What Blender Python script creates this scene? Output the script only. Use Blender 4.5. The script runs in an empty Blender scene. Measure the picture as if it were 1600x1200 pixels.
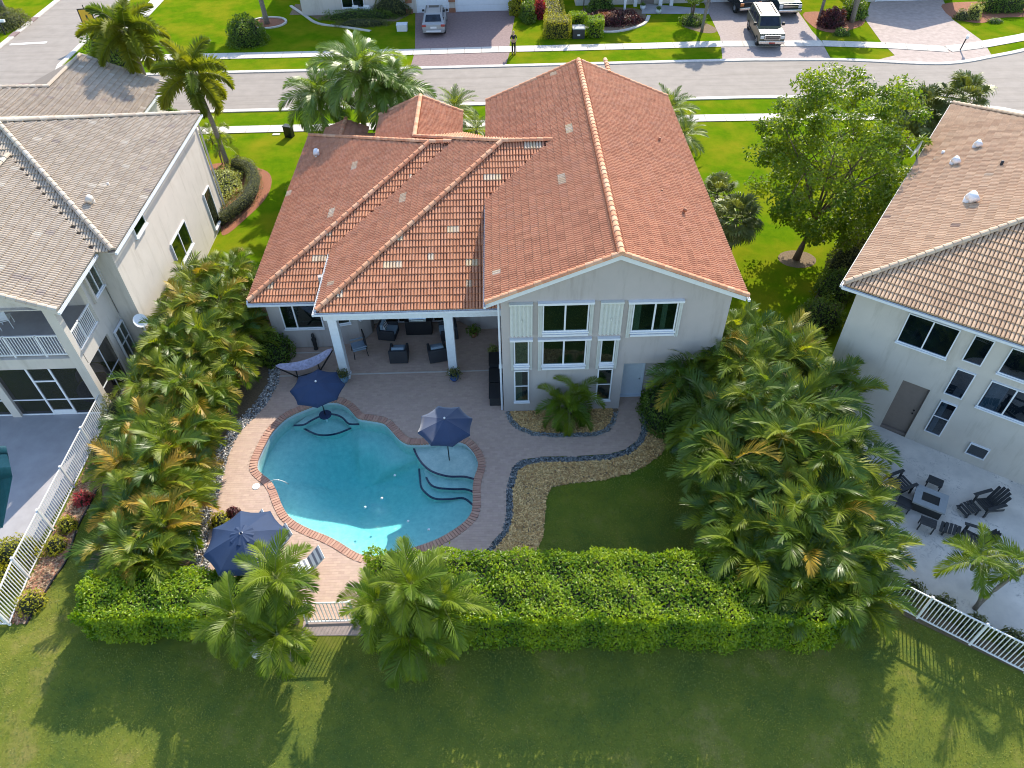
import bpy, bmesh, math, random
import numpy as np
from mathutils import Vector, Matrix
from mathutils.geometry import tessellate_polygon

scene = bpy.context.scene
col = scene.collection
R = math.radians

# ------------------------------------------------------------------ camera, sky, sun, exposure
cam_data = bpy.data.cameras.new('camera')
cam_data.sensor_width = 36.0
cam_data.lens = 25.74
cam_data.clip_start = 0.5
cam_data.clip_end = 1500
camera = bpy.data.objects.new('camera', cam_data)
col.objects.link(camera)
camera.matrix_world = Matrix(((0.9996, 0.02752, -0.00578, 0.0),
                              (-0.02352, 0.70542, -0.7084, 0.0),
                              (-0.01542, 0.70826, 0.70579, 23.0),
                              (0, 0, 0, 1)))
scene.camera = camera

SUN_DIR = Vector((0.49, 1.31, 1.0)).normalized()          # towards the sun
SUN_EL = math.asin(SUN_DIR.z)
SUN_ROT = math.atan2(SUN_DIR.x, SUN_DIR.y)
world = bpy.data.worlds.new('World')
scene.world = world
world.use_nodes = True
wn = world.node_tree
bg = wn.nodes['Background']
sky_tex = wn.nodes.new('ShaderNodeTexSky')
sky_tex.sky_type = 'NISHITA'
sky_tex.sun_disc = False
sky_tex.sun_elevation = SUN_EL
sky_tex.sun_rotation = SUN_ROT
sky_tex.air_density = 1.0
sky_tex.dust_density = 0.6
wn.links.new(sky_tex.outputs[0], bg.inputs[0])
bg.inputs[1].default_value = 0.15

sun_data = bpy.data.lights.new('sun', 'SUN')
sun_data.energy = 3.1
sun_data.angle = R(0.5)
sun_data.color = (1.0, 0.91, 0.76)
sun = bpy.data.objects.new('sun', sun_data)
sun.rotation_euler = SUN_DIR.to_track_quat('Z', 'Y').to_euler()
sun.location = (20, 60, 60)
col.objects.link(sun)

scene.view_settings.view_transform = 'Standard'
scene.view_settings.look = 'None'
scene.view_settings.exposure = 1.42
scene.view_settings.gamma = 1.0
scene.view_settings.use_curve_mapping = False
scene.cycles.max_bounces = 8
scene.cycles.transparent_max_bounces = 16
scene.cycles.diffuse_bounces = 3
scene.cycles.glossy_bounces = 3
scene.cycles.caustics_reflective = False
scene.cycles.caustics_refractive = False
scene.cycles.pixel_filter_type = 'BLACKMAN_HARRIS'
scene.cycles.filter_width = 1.05

rng = np.random.default_rng(7)
rnd = random.Random(11)

# ------------------------------------------------------------------ helpers
def tag(o, label=None, cat=None, group=None, kind=None):
    if label: o['label'] = label
    if cat: o['category'] = cat
    if group: o['group'] = group
    if kind: o['kind'] = kind
    return o

def empty(name, loc=(0, 0, 0), rz=0.0, label=None, cat=None, group=None, kind=None):
    o = bpy.data.objects.new(name, None)
    o.empty_display_size = 0.2
    col.objects.link(o)
    o.location = loc
    o.rotation_euler = (0, 0, rz)
    return tag(o, label, cat, group, kind)

def obj(name, me, parent=None, kind=None, label=None):
    o = bpy.data.objects.new(name, me)
    col.objects.link(o)
    if parent is not None: o.parent = parent
    if kind: o['kind'] = kind
    if label: o['label'] = label
    return o

def children(o):
    return [c for c in bpy.data.objects if c.parent == o]

def copy_tree(o, parent=None, kids=None):
    c = o.copy(); col.objects.link(c); c.parent = parent
    for ch in list(o.children): copy_tree(ch, c)
    return c

def np_mesh(name, V, F, mats=None, colr=None, mi=None, smooth=False):
    """V (n,3); F (m,k) uniform faces"""
    V = np.asarray(V, np.float32); F = np.asarray(F, np.int32)
    me = bpy.data.meshes.new(name)
    n, m, k = len(V), len(F), F.shape[1]
    me.vertices.add(n); me.vertices.foreach_set('co', V.ravel())
    me.loops.add(m * k); me.loops.foreach_set('vertex_index', F.ravel())
    me.polygons.add(m)
    me.polygons.foreach_set('loop_start', np.arange(0, m * k, k, dtype=np.int32))
    try: me.polygons.foreach_set('loop_total', np.full(m, k, np.int32))
    except Exception: pass
    if mi is not None: me.polygons.foreach_set('material_index', np.asarray(mi, np.int32))
    me.polygons.foreach_set('use_smooth', np.full(m, bool(smooth)))
    if colr is not None:
        a = me.color_attributes.new('Col', 'FLOAT_COLOR', 'POINT')
        c4 = np.ones((n, 4), np.float32); c4[:, :3] = colr
        a.data.foreach_set('color', c4.ravel())
    for mm in (mats or []): me.materials.append(mm)
    me.update(calc_edges=True)
    return me

class MB:
    """collects shapes into one mesh"""
    def __init__(s): s.v = []; s.f = []; s.m = []; s.M = Matrix()
    def add(s, vs, fs, mi=0, M=None):
        T = s.M @ M if M is not None else s.M
        b = len(s.v)
        s.v += [tuple(T @ Vector(p)) for p in vs]
        for f in fs: s.f.append(tuple(b + i for i in f)); s.m.append(mi)
        return s
    def box(s, x0, x1, y0, y1, z0, z1, mi=0, M=None):
        vs = [(x0, y0, z0), (x1, y0, z0), (x1, y1, z0), (x0, y1, z0), (x0, y0, z1), (x1, y0, z1), (x1, y1, z1), (x0, y1, z1)]
        return s.add(vs, [(3, 2, 1, 0), (4, 5, 6, 7), (0, 1, 5, 4), (1, 2, 6, 5), (2, 3, 7, 6), (3, 0, 4, 7)], mi, M)
    def bar(s, p, q, w, h=None, mi=0, up=(0, 0, 1)):
        p, q = Vector(p), Vector(q); d = q - p; L = d.length
        if L < 1e-6: return s
        h = h or w
        y = d.normalized(); u = Vector(up)
        if abs(y.dot(u)) > .98: u = Vector((1, 0, 0))
        x = y.cross(u).normalized(); z = x.cross(y)
        M = Matrix((x, y, z)).transposed().to_4x4(); M.translation = p
        return s.box(-w / 2, w / 2, 0, L, -h / 2, h / 2, mi, M)
    def tube(s, pts, rs, n=8, mi=0, caps=True):
        pts = [Vector(p) for p in pts]
        if not hasattr(rs, '__len__'): rs = [rs] * len(pts)
        vs = []; fs = []
        for i, p in enumerate(pts):
            d = (pts[min(i + 1, len(pts) - 1)] - pts[max(i - 1, 0)]).normalized()
            u = Vector((0, 0, 1)) if abs(d.z) < .95 else Vector((1, 0, 0))
            a = d.cross(u).normalized(); b = a.cross(d)
            for k in range(n):
                t = 2 * math.pi * k / n
                vs.append(p + (a * math.cos(t) + b * math.sin(t)) * rs[i])
        for i in range(len(pts) - 1):
            for k in range(n):
                k2 = (k + 1) % n
                fs.append((i * n + k, i * n + k2, (i + 1) * n + k2, (i + 1) * n + k))
        if caps:
            fs.append(tuple(range(n - 1, -1, -1))); fs.append(tuple((len(pts) - 1) * n + k for k in range(n)))
        return s.add(vs, fs, mi)
    def lathe(s, prof, n=14, c=(0, 0, 0), mi=0):
        vs = []; fs = []
        for r, z in prof:
            for k in range(n):
                t = 2 * math.pi * k / n
                vs.append((c[0] + r * math.cos(t), c[1] + r * math.sin(t), c[2] + z))
        for i in range(len(prof) - 1):
            for k in range(n):
                k2 = (k + 1) % n
                fs.append((i * n + k, i * n + k2, (i + 1) * n + k2, (i + 1) * n + k))
        fs.append(tuple(range(n - 1, -1, -1))); fs.append(tuple((len(prof) - 1) * n + k for k in range(n)))
        return s.add(vs, fs, mi)
    def prism(s, poly, z0, z1, mi=0, M=None):
        n = len(poly)
        vs = [(x, y, z0) for x, y in poly] + [(x, y, z1) for x, y in poly]
        fs = [(i, (i + 1) % n, n + (i + 1) % n, n + i) for i in range(n)]
        for t in tessellate_polygon([[Vector((x, y, 0)) for x, y in poly]]):
            a, b, c = t
            ax, ay = poly[a]; bx, by = poly[b]; cx, cy = poly[c]
            if (bx - ax) * (cy - ay) - (by - ay) * (cx - ax) < 0: b, c = c, b
            fs.append((n + a, n + b, n + c)); fs.append((a, c, b))
        return s.add(vs, fs, mi, M)
    def build(s, name, mats, parent=None, kind=None, smooth=False, bevel=0.0, label=None):
        me = s.mesh(name, mats, smooth, bevel)
        return obj(name, me, parent, kind, label)
    def mesh(s, name, mats, smooth=False, bevel=0.0):
        me = bpy.data.meshes.new(name)
        me.from_pydata(s.v, [], s.f)
        if not isinstance(mats, (list, tuple)): mats = [mats]
        for m in mats: me.materials.append(m)
        me.polygons.foreach_set('material_index', s.m)
        if smooth: me.polygons.foreach_set('use_smooth', [True] * len(s.f))
        if bevel:
            bm = bmesh.new(); bm.from_mesh(me)
            bmesh.ops.remove_doubles(bm, verts=bm.verts, dist=1e-5)
            bmesh.ops.bevel(bm, geom=[e for e in bm.edges if e.calc_face_angle(0) > .4], offset=bevel, segments=2, affect='EDGES', profile=.6)
            bm.to_mesh(me); bm.free()
        me.update()
        return me

def frame(u, o, z=0.0):
    """matrix for a wall: x along u, y into the wall (away from viewer), z up"""
    u = Vector((u[0], u[1], 0)).normalized()
    n = Vector((-u.y, u.x, 0))
    M = Matrix((u, n, Vector((0, 0, 1)))).transposed().to_4x4()
    M.translation = (o[0], o[1], z)
    return M

def inpoly(P, poly):
    P = np.asarray(P); x, y = P[:, 0], P[:, 1]
    r = np.zeros(len(P), bool); n = len(poly)
    for i in range(n):
        x0, y0 = poly[i]; x1, y1 = poly[(i + 1) % n]
        if y0 == y1: continue
        c = ((y0 > y) != (y1 > y)) & (x < (x1 - x0) * (y - y0) / (y1 - y0) + x0)
        r ^= c
    return r

def sheet(name, loops, z, mat, kind='structure', thick=0.0, parent=None):
    """flat polygon with holes (loops[0] is the outline); with thickness it gets sides"""
    flat = [p for L in loops for p in L]
    tris = tessellate_polygon([[Vector((x, y, 0)) for x, y in L] for L in loops])
    vs = [(x, y, z) for x, y in flat]; fs = []
    for a, b, c in tris:
        ax, ay = flat[a]; bx, by = flat[b]; cx, cy = flat[c]
        cr = (bx - ax) * (cy - ay) - (by - ay) * (cx - ax)
        if abs(cr) < 1e-9: continue
        fs.append((a, b, c) if cr > 0 else (a, c, b))
    if thick:
        n = len(flat); vs += [(x, y, z - thick) for x, y in flat]; k = 0
        for L in loops:
            m = len(L)
            for i in range(m):
                j = (i + 1) % m
                fs.append((k + i, n + k + i, n + k + j, k + j))
            k += m
    me = bpy.data.meshes.new(name); me.from_pydata(vs, [], fs); me.materials.append(mat); me.update()
    return obj(name, me, parent, kind)

def smooth_loop(pts, sub=4, closed=True):
    """Catmull-Rom through the points"""
    out = []; n = len(pts)
    rngi = range(n) if closed else range(n - 1)
    for i in rngi:
        p0 = pts[(i - 1) % n] if closed or i > 0 else pts[0]
        p1 = pts[i]; p2 = pts[(i + 1) % n]
        p3 = pts[(i + 2) % n] if closed or i + 2 < n else pts[-1]
        for k in range(sub):
            t = k / sub
            out.append(tuple(0.5 * (2 * p1[d] + (p2[d] - p0[d]) * t + (2 * p0[d] - 5 * p1[d] + 4 * p2[d] - p3[d]) * t * t + (3 * p1[d] - p0[d] - 3 * p2[d] + p3[d]) * t ** 3) for d in (0, 1)))
    if not closed: out.append(tuple(pts[-1]))
    return out

def offset_loop(pts, d):
    """positive d = outwards for a clockwise loop, inwards otherwise"""
    n = len(pts); out = []
    for i in range(n):
        a = Vector(pts[i - 1]); b = Vector(pts[(i + 1) % n]); t = (b - a).normalized()
        out.append((pts[i][0] - t.y * d, pts[i][1] + t.x * d))
    return out

# ------------------------------------------------------------------ materials
def new_mat(name):
    m = bpy.data.materials.new(name); m.use_nodes = True
    nt = m.node_tree; b = nt.nodes['Principled BSDF']
    return m, nt, b

def noise_ramp(nt, scale, stops, detail=4.0, rough=.6, coord=None, dist=0.0):
    tc = nt.nodes.new('ShaderNodeTexCoord') if coord is None else None
    nz = nt.nodes.new('ShaderNodeTexNoise'); nz.inputs['Scale'].default_value = scale
    nz.inputs['Detail'].default_value = detail; nz.inputs['Roughness'].default_value = rough
    nz.inputs['Distortion'].default_value = dist
    nt.links.new((tc.outputs['Object'] if tc else coord), nz.inputs['Vector'])
    rp = nt.nodes.new('ShaderNodeValToRGB')
    e = rp.color_ramp.elements
    while len(e) < len(stops): e.new(.5)
    for i, (p, c) in enumerate(stops):
        e[i].position = p; e[i].color = (*c, 1)
    nt.links.new(nz.outputs['Fac'], rp.inputs['Fac'])
    return nz, rp

def mixc(nt, a, b, fac, mode='MIX'):
    mx = nt.nodes.new('ShaderNodeMix'); mx.data_type = 'RGBA'; mx.blend_type = mode
    for sock, v in ((mx.inputs[6], a), (mx.inputs[7], b), (mx.inputs[0], fac)):
        if hasattr(v, 'is_output') or hasattr(v, 'links'): nt.links.new(v, sock)
        elif isinstance(v, tuple): sock.default_value = (*v, 1)
        else: sock.default_value = v
    return mx.outputs[2]

def bump(nt, b, h, strength=.3, dist=.02):
    bp = nt.nodes.new('ShaderNodeBump'); bp.inputs['Strength'].default_value = strength; bp.inputs['Distance'].default_value = dist
    nt.links.new(h, bp.inputs['Height']); nt.links.new(bp.outputs[0], b.inputs['Normal'])

def solid(name, c, rough=.6, metal=0.0, var=.12, scale=6.0, bumpy=0.0, bscale=60.0, spec=.5):
    m, nt, b = new_mat(name)
    lo = tuple(x * (1 - var) for x in c); hi = tuple(min(1, x * (1 + var)) for x in c)
    nz, rp = noise_ramp(nt, scale, [(.3, lo), (.7, hi)])
    nt.links.new(rp.outputs[0], b.inputs['Base Color'])
    b.inputs['Roughness'].default_value = rough; b.inputs['Metallic'].default_value = metal
    b.inputs['Specular IOR Level'].default_value = spec
    if bumpy:
        n2, r2 = noise_ramp(nt, bscale, [(0, (0, 0, 0)), (1, (1, 1, 1))])
        bump(nt, b, n2.outputs['Fac'], bumpy)
    return m

def attr_mat(name, rough=.8, var=.15, scale=40.0, bumpy=.2, spec=.4):
    """colour from the per-piece 'Col' attribute, mottled"""
    m, nt, b = new_mat(name)
    at = nt.nodes.new('ShaderNodeAttribute'); at.attribute_name = 'Col'
    nz, rp = noise_ramp(nt, scale, [(.25, (1 - var,) * 3), (.75, (1 + var,) * 3)])
    c = mixc(nt, at.outputs['Color'], rp.outputs[0], 1.0, 'MULTIPLY')
    nt.links.new(c, b.inputs['Base Color']); b.inputs['Roughness'].default_value = rough
    b.inputs['Specular IOR Level'].default_value = spec
    if bumpy: bump(nt, b, nz.outputs['Fac'], bumpy)
    return m

def leaf_mat(name, a, c, rough=.45, trans=.3, attr=False, spec=.4, gain=(1.9, 1.75, .5)):
    """leaf: two greens mixed by a random per object (or the 'Col' attribute), with light passing through"""
    m, nt, b = new_mat(name)
    if attr:
        at = nt.nodes.new('ShaderNodeAttribute'); at.attribute_name = 'Col'
        base = mixc(nt, a, c, at.outputs['Fac'])
        sp = nt.nodes.new('ShaderNodeSeparateColor'); nt.links.new(at.outputs['Color'], sp.inputs[0])
        base = mixc(nt, a, c, sp.outputs[0])
    else:
        oi = nt.nodes.new('ShaderNodeObjectInfo')
        base = mixc(nt, a, c, oi.outputs['Random'])
    nz, rp = noise_ramp(nt, 9.0, [(.3, (.75, .78, .75)), (.7, (1.25, 1.2, 1.1))])
    base = mixc(nt, base, rp.outputs[0], 1.0, 'MULTIPLY')
    nt.links.new(base, b.inputs['Base Color'])
    b.inputs['Roughness'].default_value = rough; b.inputs['Specular IOR Level'].default_value = spec
    tr = nt.nodes.new('ShaderNodeBsdfTranslucent')
    tcol = mixc(nt, base, gain, 1.0, 'MULTIPLY')
    nt.links.new(tcol, tr.inputs[0])
    mx = nt.nodes.new('ShaderNodeMixShader'); mx.inputs[0].default_value = trans
    nt.links.new(b.outputs[0], mx.inputs[1]); nt.links.new(tr.outputs[0], mx.inputs[2])
    nt.links.new(mx.outputs[0], nt.nodes['Material Output'].inputs[0])
    return m

def glass_dark(name, c=(.012, .022, .022), rough=.04):
    m, nt, b = new_mat(name)
    nz, rp = noise_ramp(nt, 2.2, [(.35, tuple(x * .6 for x in c)), (.65, tuple(x * 1.8 for x in c))])
    nt.links.new(rp.outputs[0], b.inputs['Base Color'])
    b.inputs['Roughness'].default_value = rough; b.inputs['IOR'].default_value = 1.5
    return m

def grass_mat(name, dark, light, dry, dry_amt=.62):
    m, nt, b = new_mat(name)
    tc = nt.nodes.new('ShaderNodeTexCoord'); co = tc.outputs['Object']
    n1, r1 = noise_ramp(nt, 1.1, [(.3, dark), (.7, light)], detail=8, rough=.75, coord=co)
    n2, r2 = noise_ramp(nt, .33, [(.42, (0, 0, 0)), (dry_amt, (1, 1, 1))], detail=5, coord=co)
    c = mixc(nt, r1.outputs[0], dry, r2.outputs[0])
    # drier olive turf by the lake, carrying the inner lawn's shade as colour
    sx = nt.nodes.new('ShaderNodeSeparateXYZ'); nt.links.new(co, sx.inputs[0])
    mr = nt.nodes.new('ShaderNodeMapRange'); mr.inputs[1].default_value = 14.0; mr.inputs[2].default_value = 23.0; mr.inputs[3].default_value = 1.0; mr.inputs[4].default_value = 0.0
    nt.links.new(sx.outputs[1], mr.inputs[0])
    n4, r4 = noise_ramp(nt, .55, [(.32, (.070, .108, .026)), (.55, (.140, .160, .028)), (.80, (.27, .215, .085))], detail=7, rough=.7, coord=co)
    c = mixc(nt, c, r4.outputs[0], mr.outputs[0])
    n3, r3 = noise_ramp(nt, 26.0, [(.25, (.55, .6, .5)), (.75, (1.4, 1.35, 1.3))], detail=6, rough=.8, coord=co)
    c = mixc(nt, c, r3.outputs[0], 1.0, 'MULTIPLY')
    nt.links.new(c, b.inputs['Base Color']); b.inputs['Roughness'].default_value = .8
    b.inputs['Specular IOR Level'].default_value = .0
    bump(nt, b, n3.outputs['Fac'], .35, .03)
    return m

M = {}
M['lawn'] = grass_mat('lawn_grass', (.058, .130, .004), (.118, .192, .005), (.21, .20, .012), .74)
M['blade'] = leaf_mat('grass_blade', (.07, .135, .05), (.34, .33, .10), trans=.45, attr=True, spec=.3, rough=.5, gain=(2.8, 2.5, .8))
def weathered(name, c, var, sx, sy, sz, rough=.92, bumpy=.12, bscale=120, stain=.75, lo=.52, hi=.68, coat=.5):
    """plain surface with streaked staining; sx, sy, sz stretch the stain noise"""
    m, nt, b = new_mat(name)
    tc = nt.nodes.new('ShaderNodeTexCoord')
    mp = nt.nodes.new('ShaderNodeMapping'); mp.inputs['Scale'].default_value = (sx, sy, sz); nt.links.new(tc.outputs['Object'], mp.inputs[0])
    n1, r1 = noise_ramp(nt, 1.0, [(lo, (1, 1, 1)), (hi, (stain, stain * .99, stain * .96))], detail=7, rough=.7, coord=mp.outputs[0])
    n2, r2 = noise_ramp(nt, 1.1, [(.3, tuple(x * (1 - var) for x in c)), (.7, tuple(x * (1 + var) for x in c))], detail=6, coord=tc.outputs['Object'])
    cc = mixc(nt, r2.outputs[0], r1.outputs[0], 1.0, 'MULTIPLY')
    nt.links.new(cc, b.inputs['Base Color']); b.inputs['Roughness'].default_value = rough; b.inputs['Specular IOR Level'].default_value = .3
    n3, r3 = noise_ramp(nt, bscale, [(0, (0, 0, 0)), (1, (1, 1, 1))], coord=tc.outputs['Object']); bump(nt, b, n3.outputs['Fac'], bumpy)
    return m
M['road'] = weathered('road_asphalt', (.275, .24, .208), .09, .06, 1.6, 1, .9, .2, 90, .80, .48, .70)
M['concrete'] = weathered('pale_concrete', (.54, .50, .445), .08, .9, .9, 1, .9, .1, 90, .82, .5, .7)
M['curb'] = solid('curb_concrete', (.54, .50, .45), .9, var=.15, scale=2.0)
M['white_line'] = solid('road_paint', (.78, .77, .74), .8, var=.05)
M['paver_base'] = solid('paver_bedding_sand', (.40, .29, .225), .95, var=.10)
M['paver'] = attr_mat('deck_paver', .85, .06, 9.0, .0)
M['coping'] = attr_mat('coping_brick', .85, .12, 22.0, .04)
M['wall'] = weathered('grey_beige_stucco', (.44, .395, .37), .04, 2.6, 2.6, .35, stain=.86)
M['wall_cream'] = weathered('cream_stucco', (.56, .51, .45), .05, 2.2, 2.2, .3, stain=.84)
M['wall_right'] = weathered('pale_stucco', (.50, .47, .42), .05, 2.2, 2.2, .3, stain=.82)
M['white'] = solid('white_paint', (.72, .73, .74), .5, var=.04)
M['trim'] = solid('grey_white_trim', (.66, .69, .72), .5, var=.05)
M['shutter'] = solid('ivory_shutter', (.62, .63, .58), .5, var=.05)
def thin_glass(name, tint):
    m, nt, b = new_mat(name); nt.nodes.remove(b)
    tr = nt.nodes.new('ShaderNodeBsdfTransparent'); tr.inputs[0].default_value = (*tint, 1)
    gl = nt.nodes.new('ShaderNodeBsdfGlossy'); gl.inputs['Roughness'].default_value = .02
    lw = nt.nodes.new('ShaderNodeLayerWeight'); lw.inputs[0].default_value = .5
    pw = nt.nodes.new('ShaderNodeMath'); pw.operation = 'POWER'; pw.inputs[1].default_value = 4.0; nt.links.new(lw.outputs['Facing'], pw.inputs[0])
    fr = nt.nodes.new('ShaderNodeMath'); fr.operation = 'MULTIPLY_ADD'; fr.inputs[1].default_value = .85; fr.inputs[2].default_value = .12; nt.links.new(pw.outputs[0], fr.inputs[0])
    nz, rp = noise_ramp(nt, .8, [(0, (0, 0, 0)), (1, (1, 1, 1))], detail=1); bp = nt.nodes.new('ShaderNodeBump'); bp.inputs['Strength'].default_value = .06; bp.inputs['Distance'].default_value = .2
    nt.links.new(nz.outputs['Fac'], bp.inputs['Height']); nt.links.new(bp.outputs[0], gl.inputs['Normal'])
    mx = nt.nodes.new('ShaderNodeMixShader'); nt.links.new(fr.outputs[0], mx.inputs[0]); nt.links.new(tr.outputs[0], mx.inputs[1]); nt.links.new(gl.outputs[0], mx.inputs[2])
    nt.links.new(mx.outputs[0], nt.nodes['Material Output'].inputs[0]); return m
M['glass'] = thin_glass('window_glass', (.55, .68, .62))
M['glass_blue'] = thin_glass('window_glass_blue', (.50, .62, .72))
M['room'] = solid('dim_room', (.028, .032, .032), .9, var=.5, scale=1.2)
M['curtain'] = solid('curtain_cloth', (.30, .31, .29), .9, var=.2, scale=5)
M['tile'] = attr_mat('roof_tile', .82, .14, 14.0, .0, .3)
M['under_red'] = solid('roof_underlay_red', (.16, .06, .045), .95)  # kept dark, so the trough shade between tiles is in its colour
M['under_tan'] = solid('roof_underlay_tan', (.20, .16, .13), .95)
M['dark'] = solid('dark_recess', (.02, .02, .022), .9)
M['mulch'] = attr_mat('wood_chips', .95, .3, 60, .3)
M['mulch_base'] = solid('mulch_ground', (.17, .12, .07), 1.0, var=.35, scale=14, bumpy=.5, bscale=50)
M['red_mulch'] = solid('red_mulch_ground', (.26, .10, .05), 1.0, var=.35, scale=18, bumpy=.5, bscale=50)
M['stone'] = attr_mat('edging_stone', .8, .25, 30, .2)
M['navy'] = solid('navy_canvas', (.011, .031, .082), .8, var=.1, scale=2.0, bumpy=.1)
M['navy_sheen'] = solid('sheen_navy_canvas', (.012, .032, .085), .8, var=.1, scale=2.0, bumpy=.1)
M['navy_sheen'].node_tree.nodes['Principled BSDF'].inputs['Sheen Weight'].default_value = .42  # sheen added so the sunlit part of this canopy turns paler
M['black_metal'] = solid('black_metal', (.02, .02, .022), .4, var=.1)
M['white_metal'] = solid('white_metal', (.74, .74, .73), .4, var=.04)
M['wicker'] = solid('dark_wicker', (.030, .032, .038), .7, var=.3, scale=60, bumpy=.4, bscale=120)
M['cushion'] = solid('blue_grey_cushion', (.22, .29, .36), .9, var=.08)
M['black'] = solid('black_plastic', (.015, .016, .018), .5)
M['steel'] = solid('grill_steel', (.45, .50, .52), .3, metal=.8)
M['blue_pot'] = solid('blue_glaze', (.03, .09, .28), .25)
M['teal_pot'] = solid('grey_blue_glaze', (.12, .24, .36), .3)
M['terracotta'] = solid('terracotta', (.3, .13, .07), .8)
M['bark'] = solid('palm_trunk_bark', (.20, .17, .135), .95, var=.3, scale=12, bumpy=.5, bscale=30)
M['bark_tree'] = solid('tree_bark', (.13, .09, .06), .95, var=.3, scale=12, bumpy=.5, bscale=30)
M['cane'] = solid('palm_cane', (.13, .15, .05), .7, var=.3)
M['rachis'] = solid('frond_stalk', (.24, .27, .06), .6, var=.2)
M['rachis_dry'] = solid('dry_frond_stalk', (.28, .20, .09), .8, var=.2)
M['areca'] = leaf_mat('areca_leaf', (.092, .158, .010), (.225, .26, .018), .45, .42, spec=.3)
M['areca_dark'] = leaf_mat('areca_leaf_dark', (.042, .100, .014), (.12, .18, .020), .36, .38, spec=.4)  # deeper green fronds, mixed in at random
M['areca_gold'] = leaf_mat('areca_leaf_golden', (.26, .24, .025), (.36, .22, .02), .5, .3)
M['dry'] = leaf_mat('dry_frond', (.26, .17, .08), (.36, .26, .15), .8, .2)
M['foxtail'] = leaf_mat('foxtail_leaf', (.07, .115, .014), (.17, .19, .02), .45, .42, spec=.3)
M['queen'] = leaf_mat('queen_palm_leaf', (.08, .15, .016), (.17, .25, .035), .38, .32, spec=.45)
M['adonidia'] = leaf_mat('front_palm_leaf', (.080, .150, .010), (.18, .24, .018), .42, .42, spec=.3)
M['date'] = leaf_mat('date_palm_leaf', (.10, .15, .03), (.20, .25, .05), .5, .3)
M['sabal'] = leaf_mat('fan_palm_leaf', (.085, .115, .03), (.17, .20, .06), .5, .25)
M['hedge'] = leaf_mat('hedge_leaf', (.072, .18, .006), (.29, .38, .012), .40, .42, attr=True, spec=.4)
M['bush'] = leaf_mat('bush_leaf', (.06, .125, .012), (.15, .22, .022), .45, .3, attr=True)
M['bush_pale'] = leaf_mat('variegated_leaf', (.22, .26, .06), (.40, .42, .16), .5, .3, attr=True)
M['bush_olive'] = leaf_mat('olive_leaf', (.08, .10, .03), (.17, .18, .06), .5, .3, attr=True)
M['bush_gold'] = leaf_mat('golden_leaf', (.20, .22, .01), (.40, .36, .02), .5, .3, attr=True)
M['bush_red'] = leaf_mat('red_leaf', (.22, .02, .03), (.45, .05, .07), .5, .3, attr=True)
M['bush_maroon'] = leaf_mat('maroon_leaf', (.045, .012, .018), (.12, .03, .035), .5, .25, attr=True)
M['bush_pink'] = leaf_mat('pink_leaf', (.30, .12, .08), (.48, .22, .15), .5, .25, attr=True)
M['tree'] = leaf_mat('broad_tree_leaf', (.06, .13, .005), (.185, .25, .010), .40, .42, attr=True, spec=.35)
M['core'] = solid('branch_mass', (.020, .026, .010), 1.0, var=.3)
M['rubber'] = solid('tyre_rubber', (.018, .018, .018), .9)
M['rim'] = solid('wheel_rim', (.5, .5, .52), .35, metal=.6)
M['red_lamp'] = solid('red_lamp', (.35, .05, .04), .2)
M['clear_lamp'] = solid('clear_lamp', (.6, .6, .58), .15)
M['amber_lamp'] = solid('amber_lamp', (.6, .2, .05), .2)
M['carglass'] = glass_dark('car_glass', (.010, .014, .022), .03)
M['silver'] = solid('silver_car_paint', (.33, .335, .34), .3, metal=.3, var=.02)
M['olive'] = solid('olive_tan_car_paint', (.105, .10, .055), .3, metal=.0, var=.02)
M['teal'] = solid('dark_teal_car_paint', (.010, .040, .045), .2, metal=.2, var=.02)
M['blackcar'] = solid('black_car_paint', (.012, .015, .018), .22, metal=.1, var=.02)
M['chrome'] = solid('chrome', (.6, .6, .6), .2, metal=.9)
M['garage'] = solid('garage_door_white', (.70, .72, .74), .55, var=.03)
M['patio_conc'] = solid('grey_patio_concrete', (.34, .325, .33), .9, var=.12, scale=1.2)
M['drive'] = solid('driveway_pavers', (.31, .25, .23), .9, var=.15, scale=5.0, bumpy=.15, bscale=30)
M['drive_red'] = solid('driveway_pavers_red', (.22, .15, .14), .9, var=.18, scale=5.0, bumpy=.15, bscale=30)
M['drive_pale'] = solid('driveway_pavers_pale', (.36, .285, .25), .9, var=.18, scale=2.2, bumpy=.15, bscale=30)
M['wood_dark'] = solid('charcoal_slats', (.030, .033, .036), .6, var=.2)
M['fire_top'] = solid('fire_table_top', (.30, .32, .33), .7, var=.08)
M['yellow_sign'] = solid('yellow_sign_face', (.62, .36, .02), .5, var=.03)
M['red_door'] = solid('brown_door', (.20, .165, .14), .7, var=.06)
M['door_white'] = solid('white_door', (.60, .66, .72), .5, var=.03)
M['striped'] = None
def striped():
    m, nt, b = new_mat('striped_sling')
    tc = nt.nodes.new('ShaderNodeTexCoord'); sx = nt.nodes.new('ShaderNodeSeparateXYZ'); nt.links.new(tc.outputs['Object'], sx.inputs[0])
    mt = nt.nodes.new('ShaderNodeMath'); mt.operation = 'MULTIPLY'; mt.inputs[1].default_value = 5.6; nt.links.new(sx.outputs[0], mt.inputs[0])
    fr = nt.nodes.new('ShaderNodeMath'); fr.operation = 'FRACT'; nt.links.new(mt.outputs[0], fr.inputs[0])
    gt = nt.nodes.new('ShaderNodeMath'); gt.operation = 'GREATER_THAN'; gt.inputs[1].default_value = .45; nt.links.new(fr.outputs[0], gt.inputs[0])
    c = mixc(nt, (.22, .23, .27), (.78, .78, .78), gt.outputs[0]); nt.links.new(c, b.inputs['Base Color']); b.inputs['Roughness'].default_value = .8
    return m
M['striped'] = striped()
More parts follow.
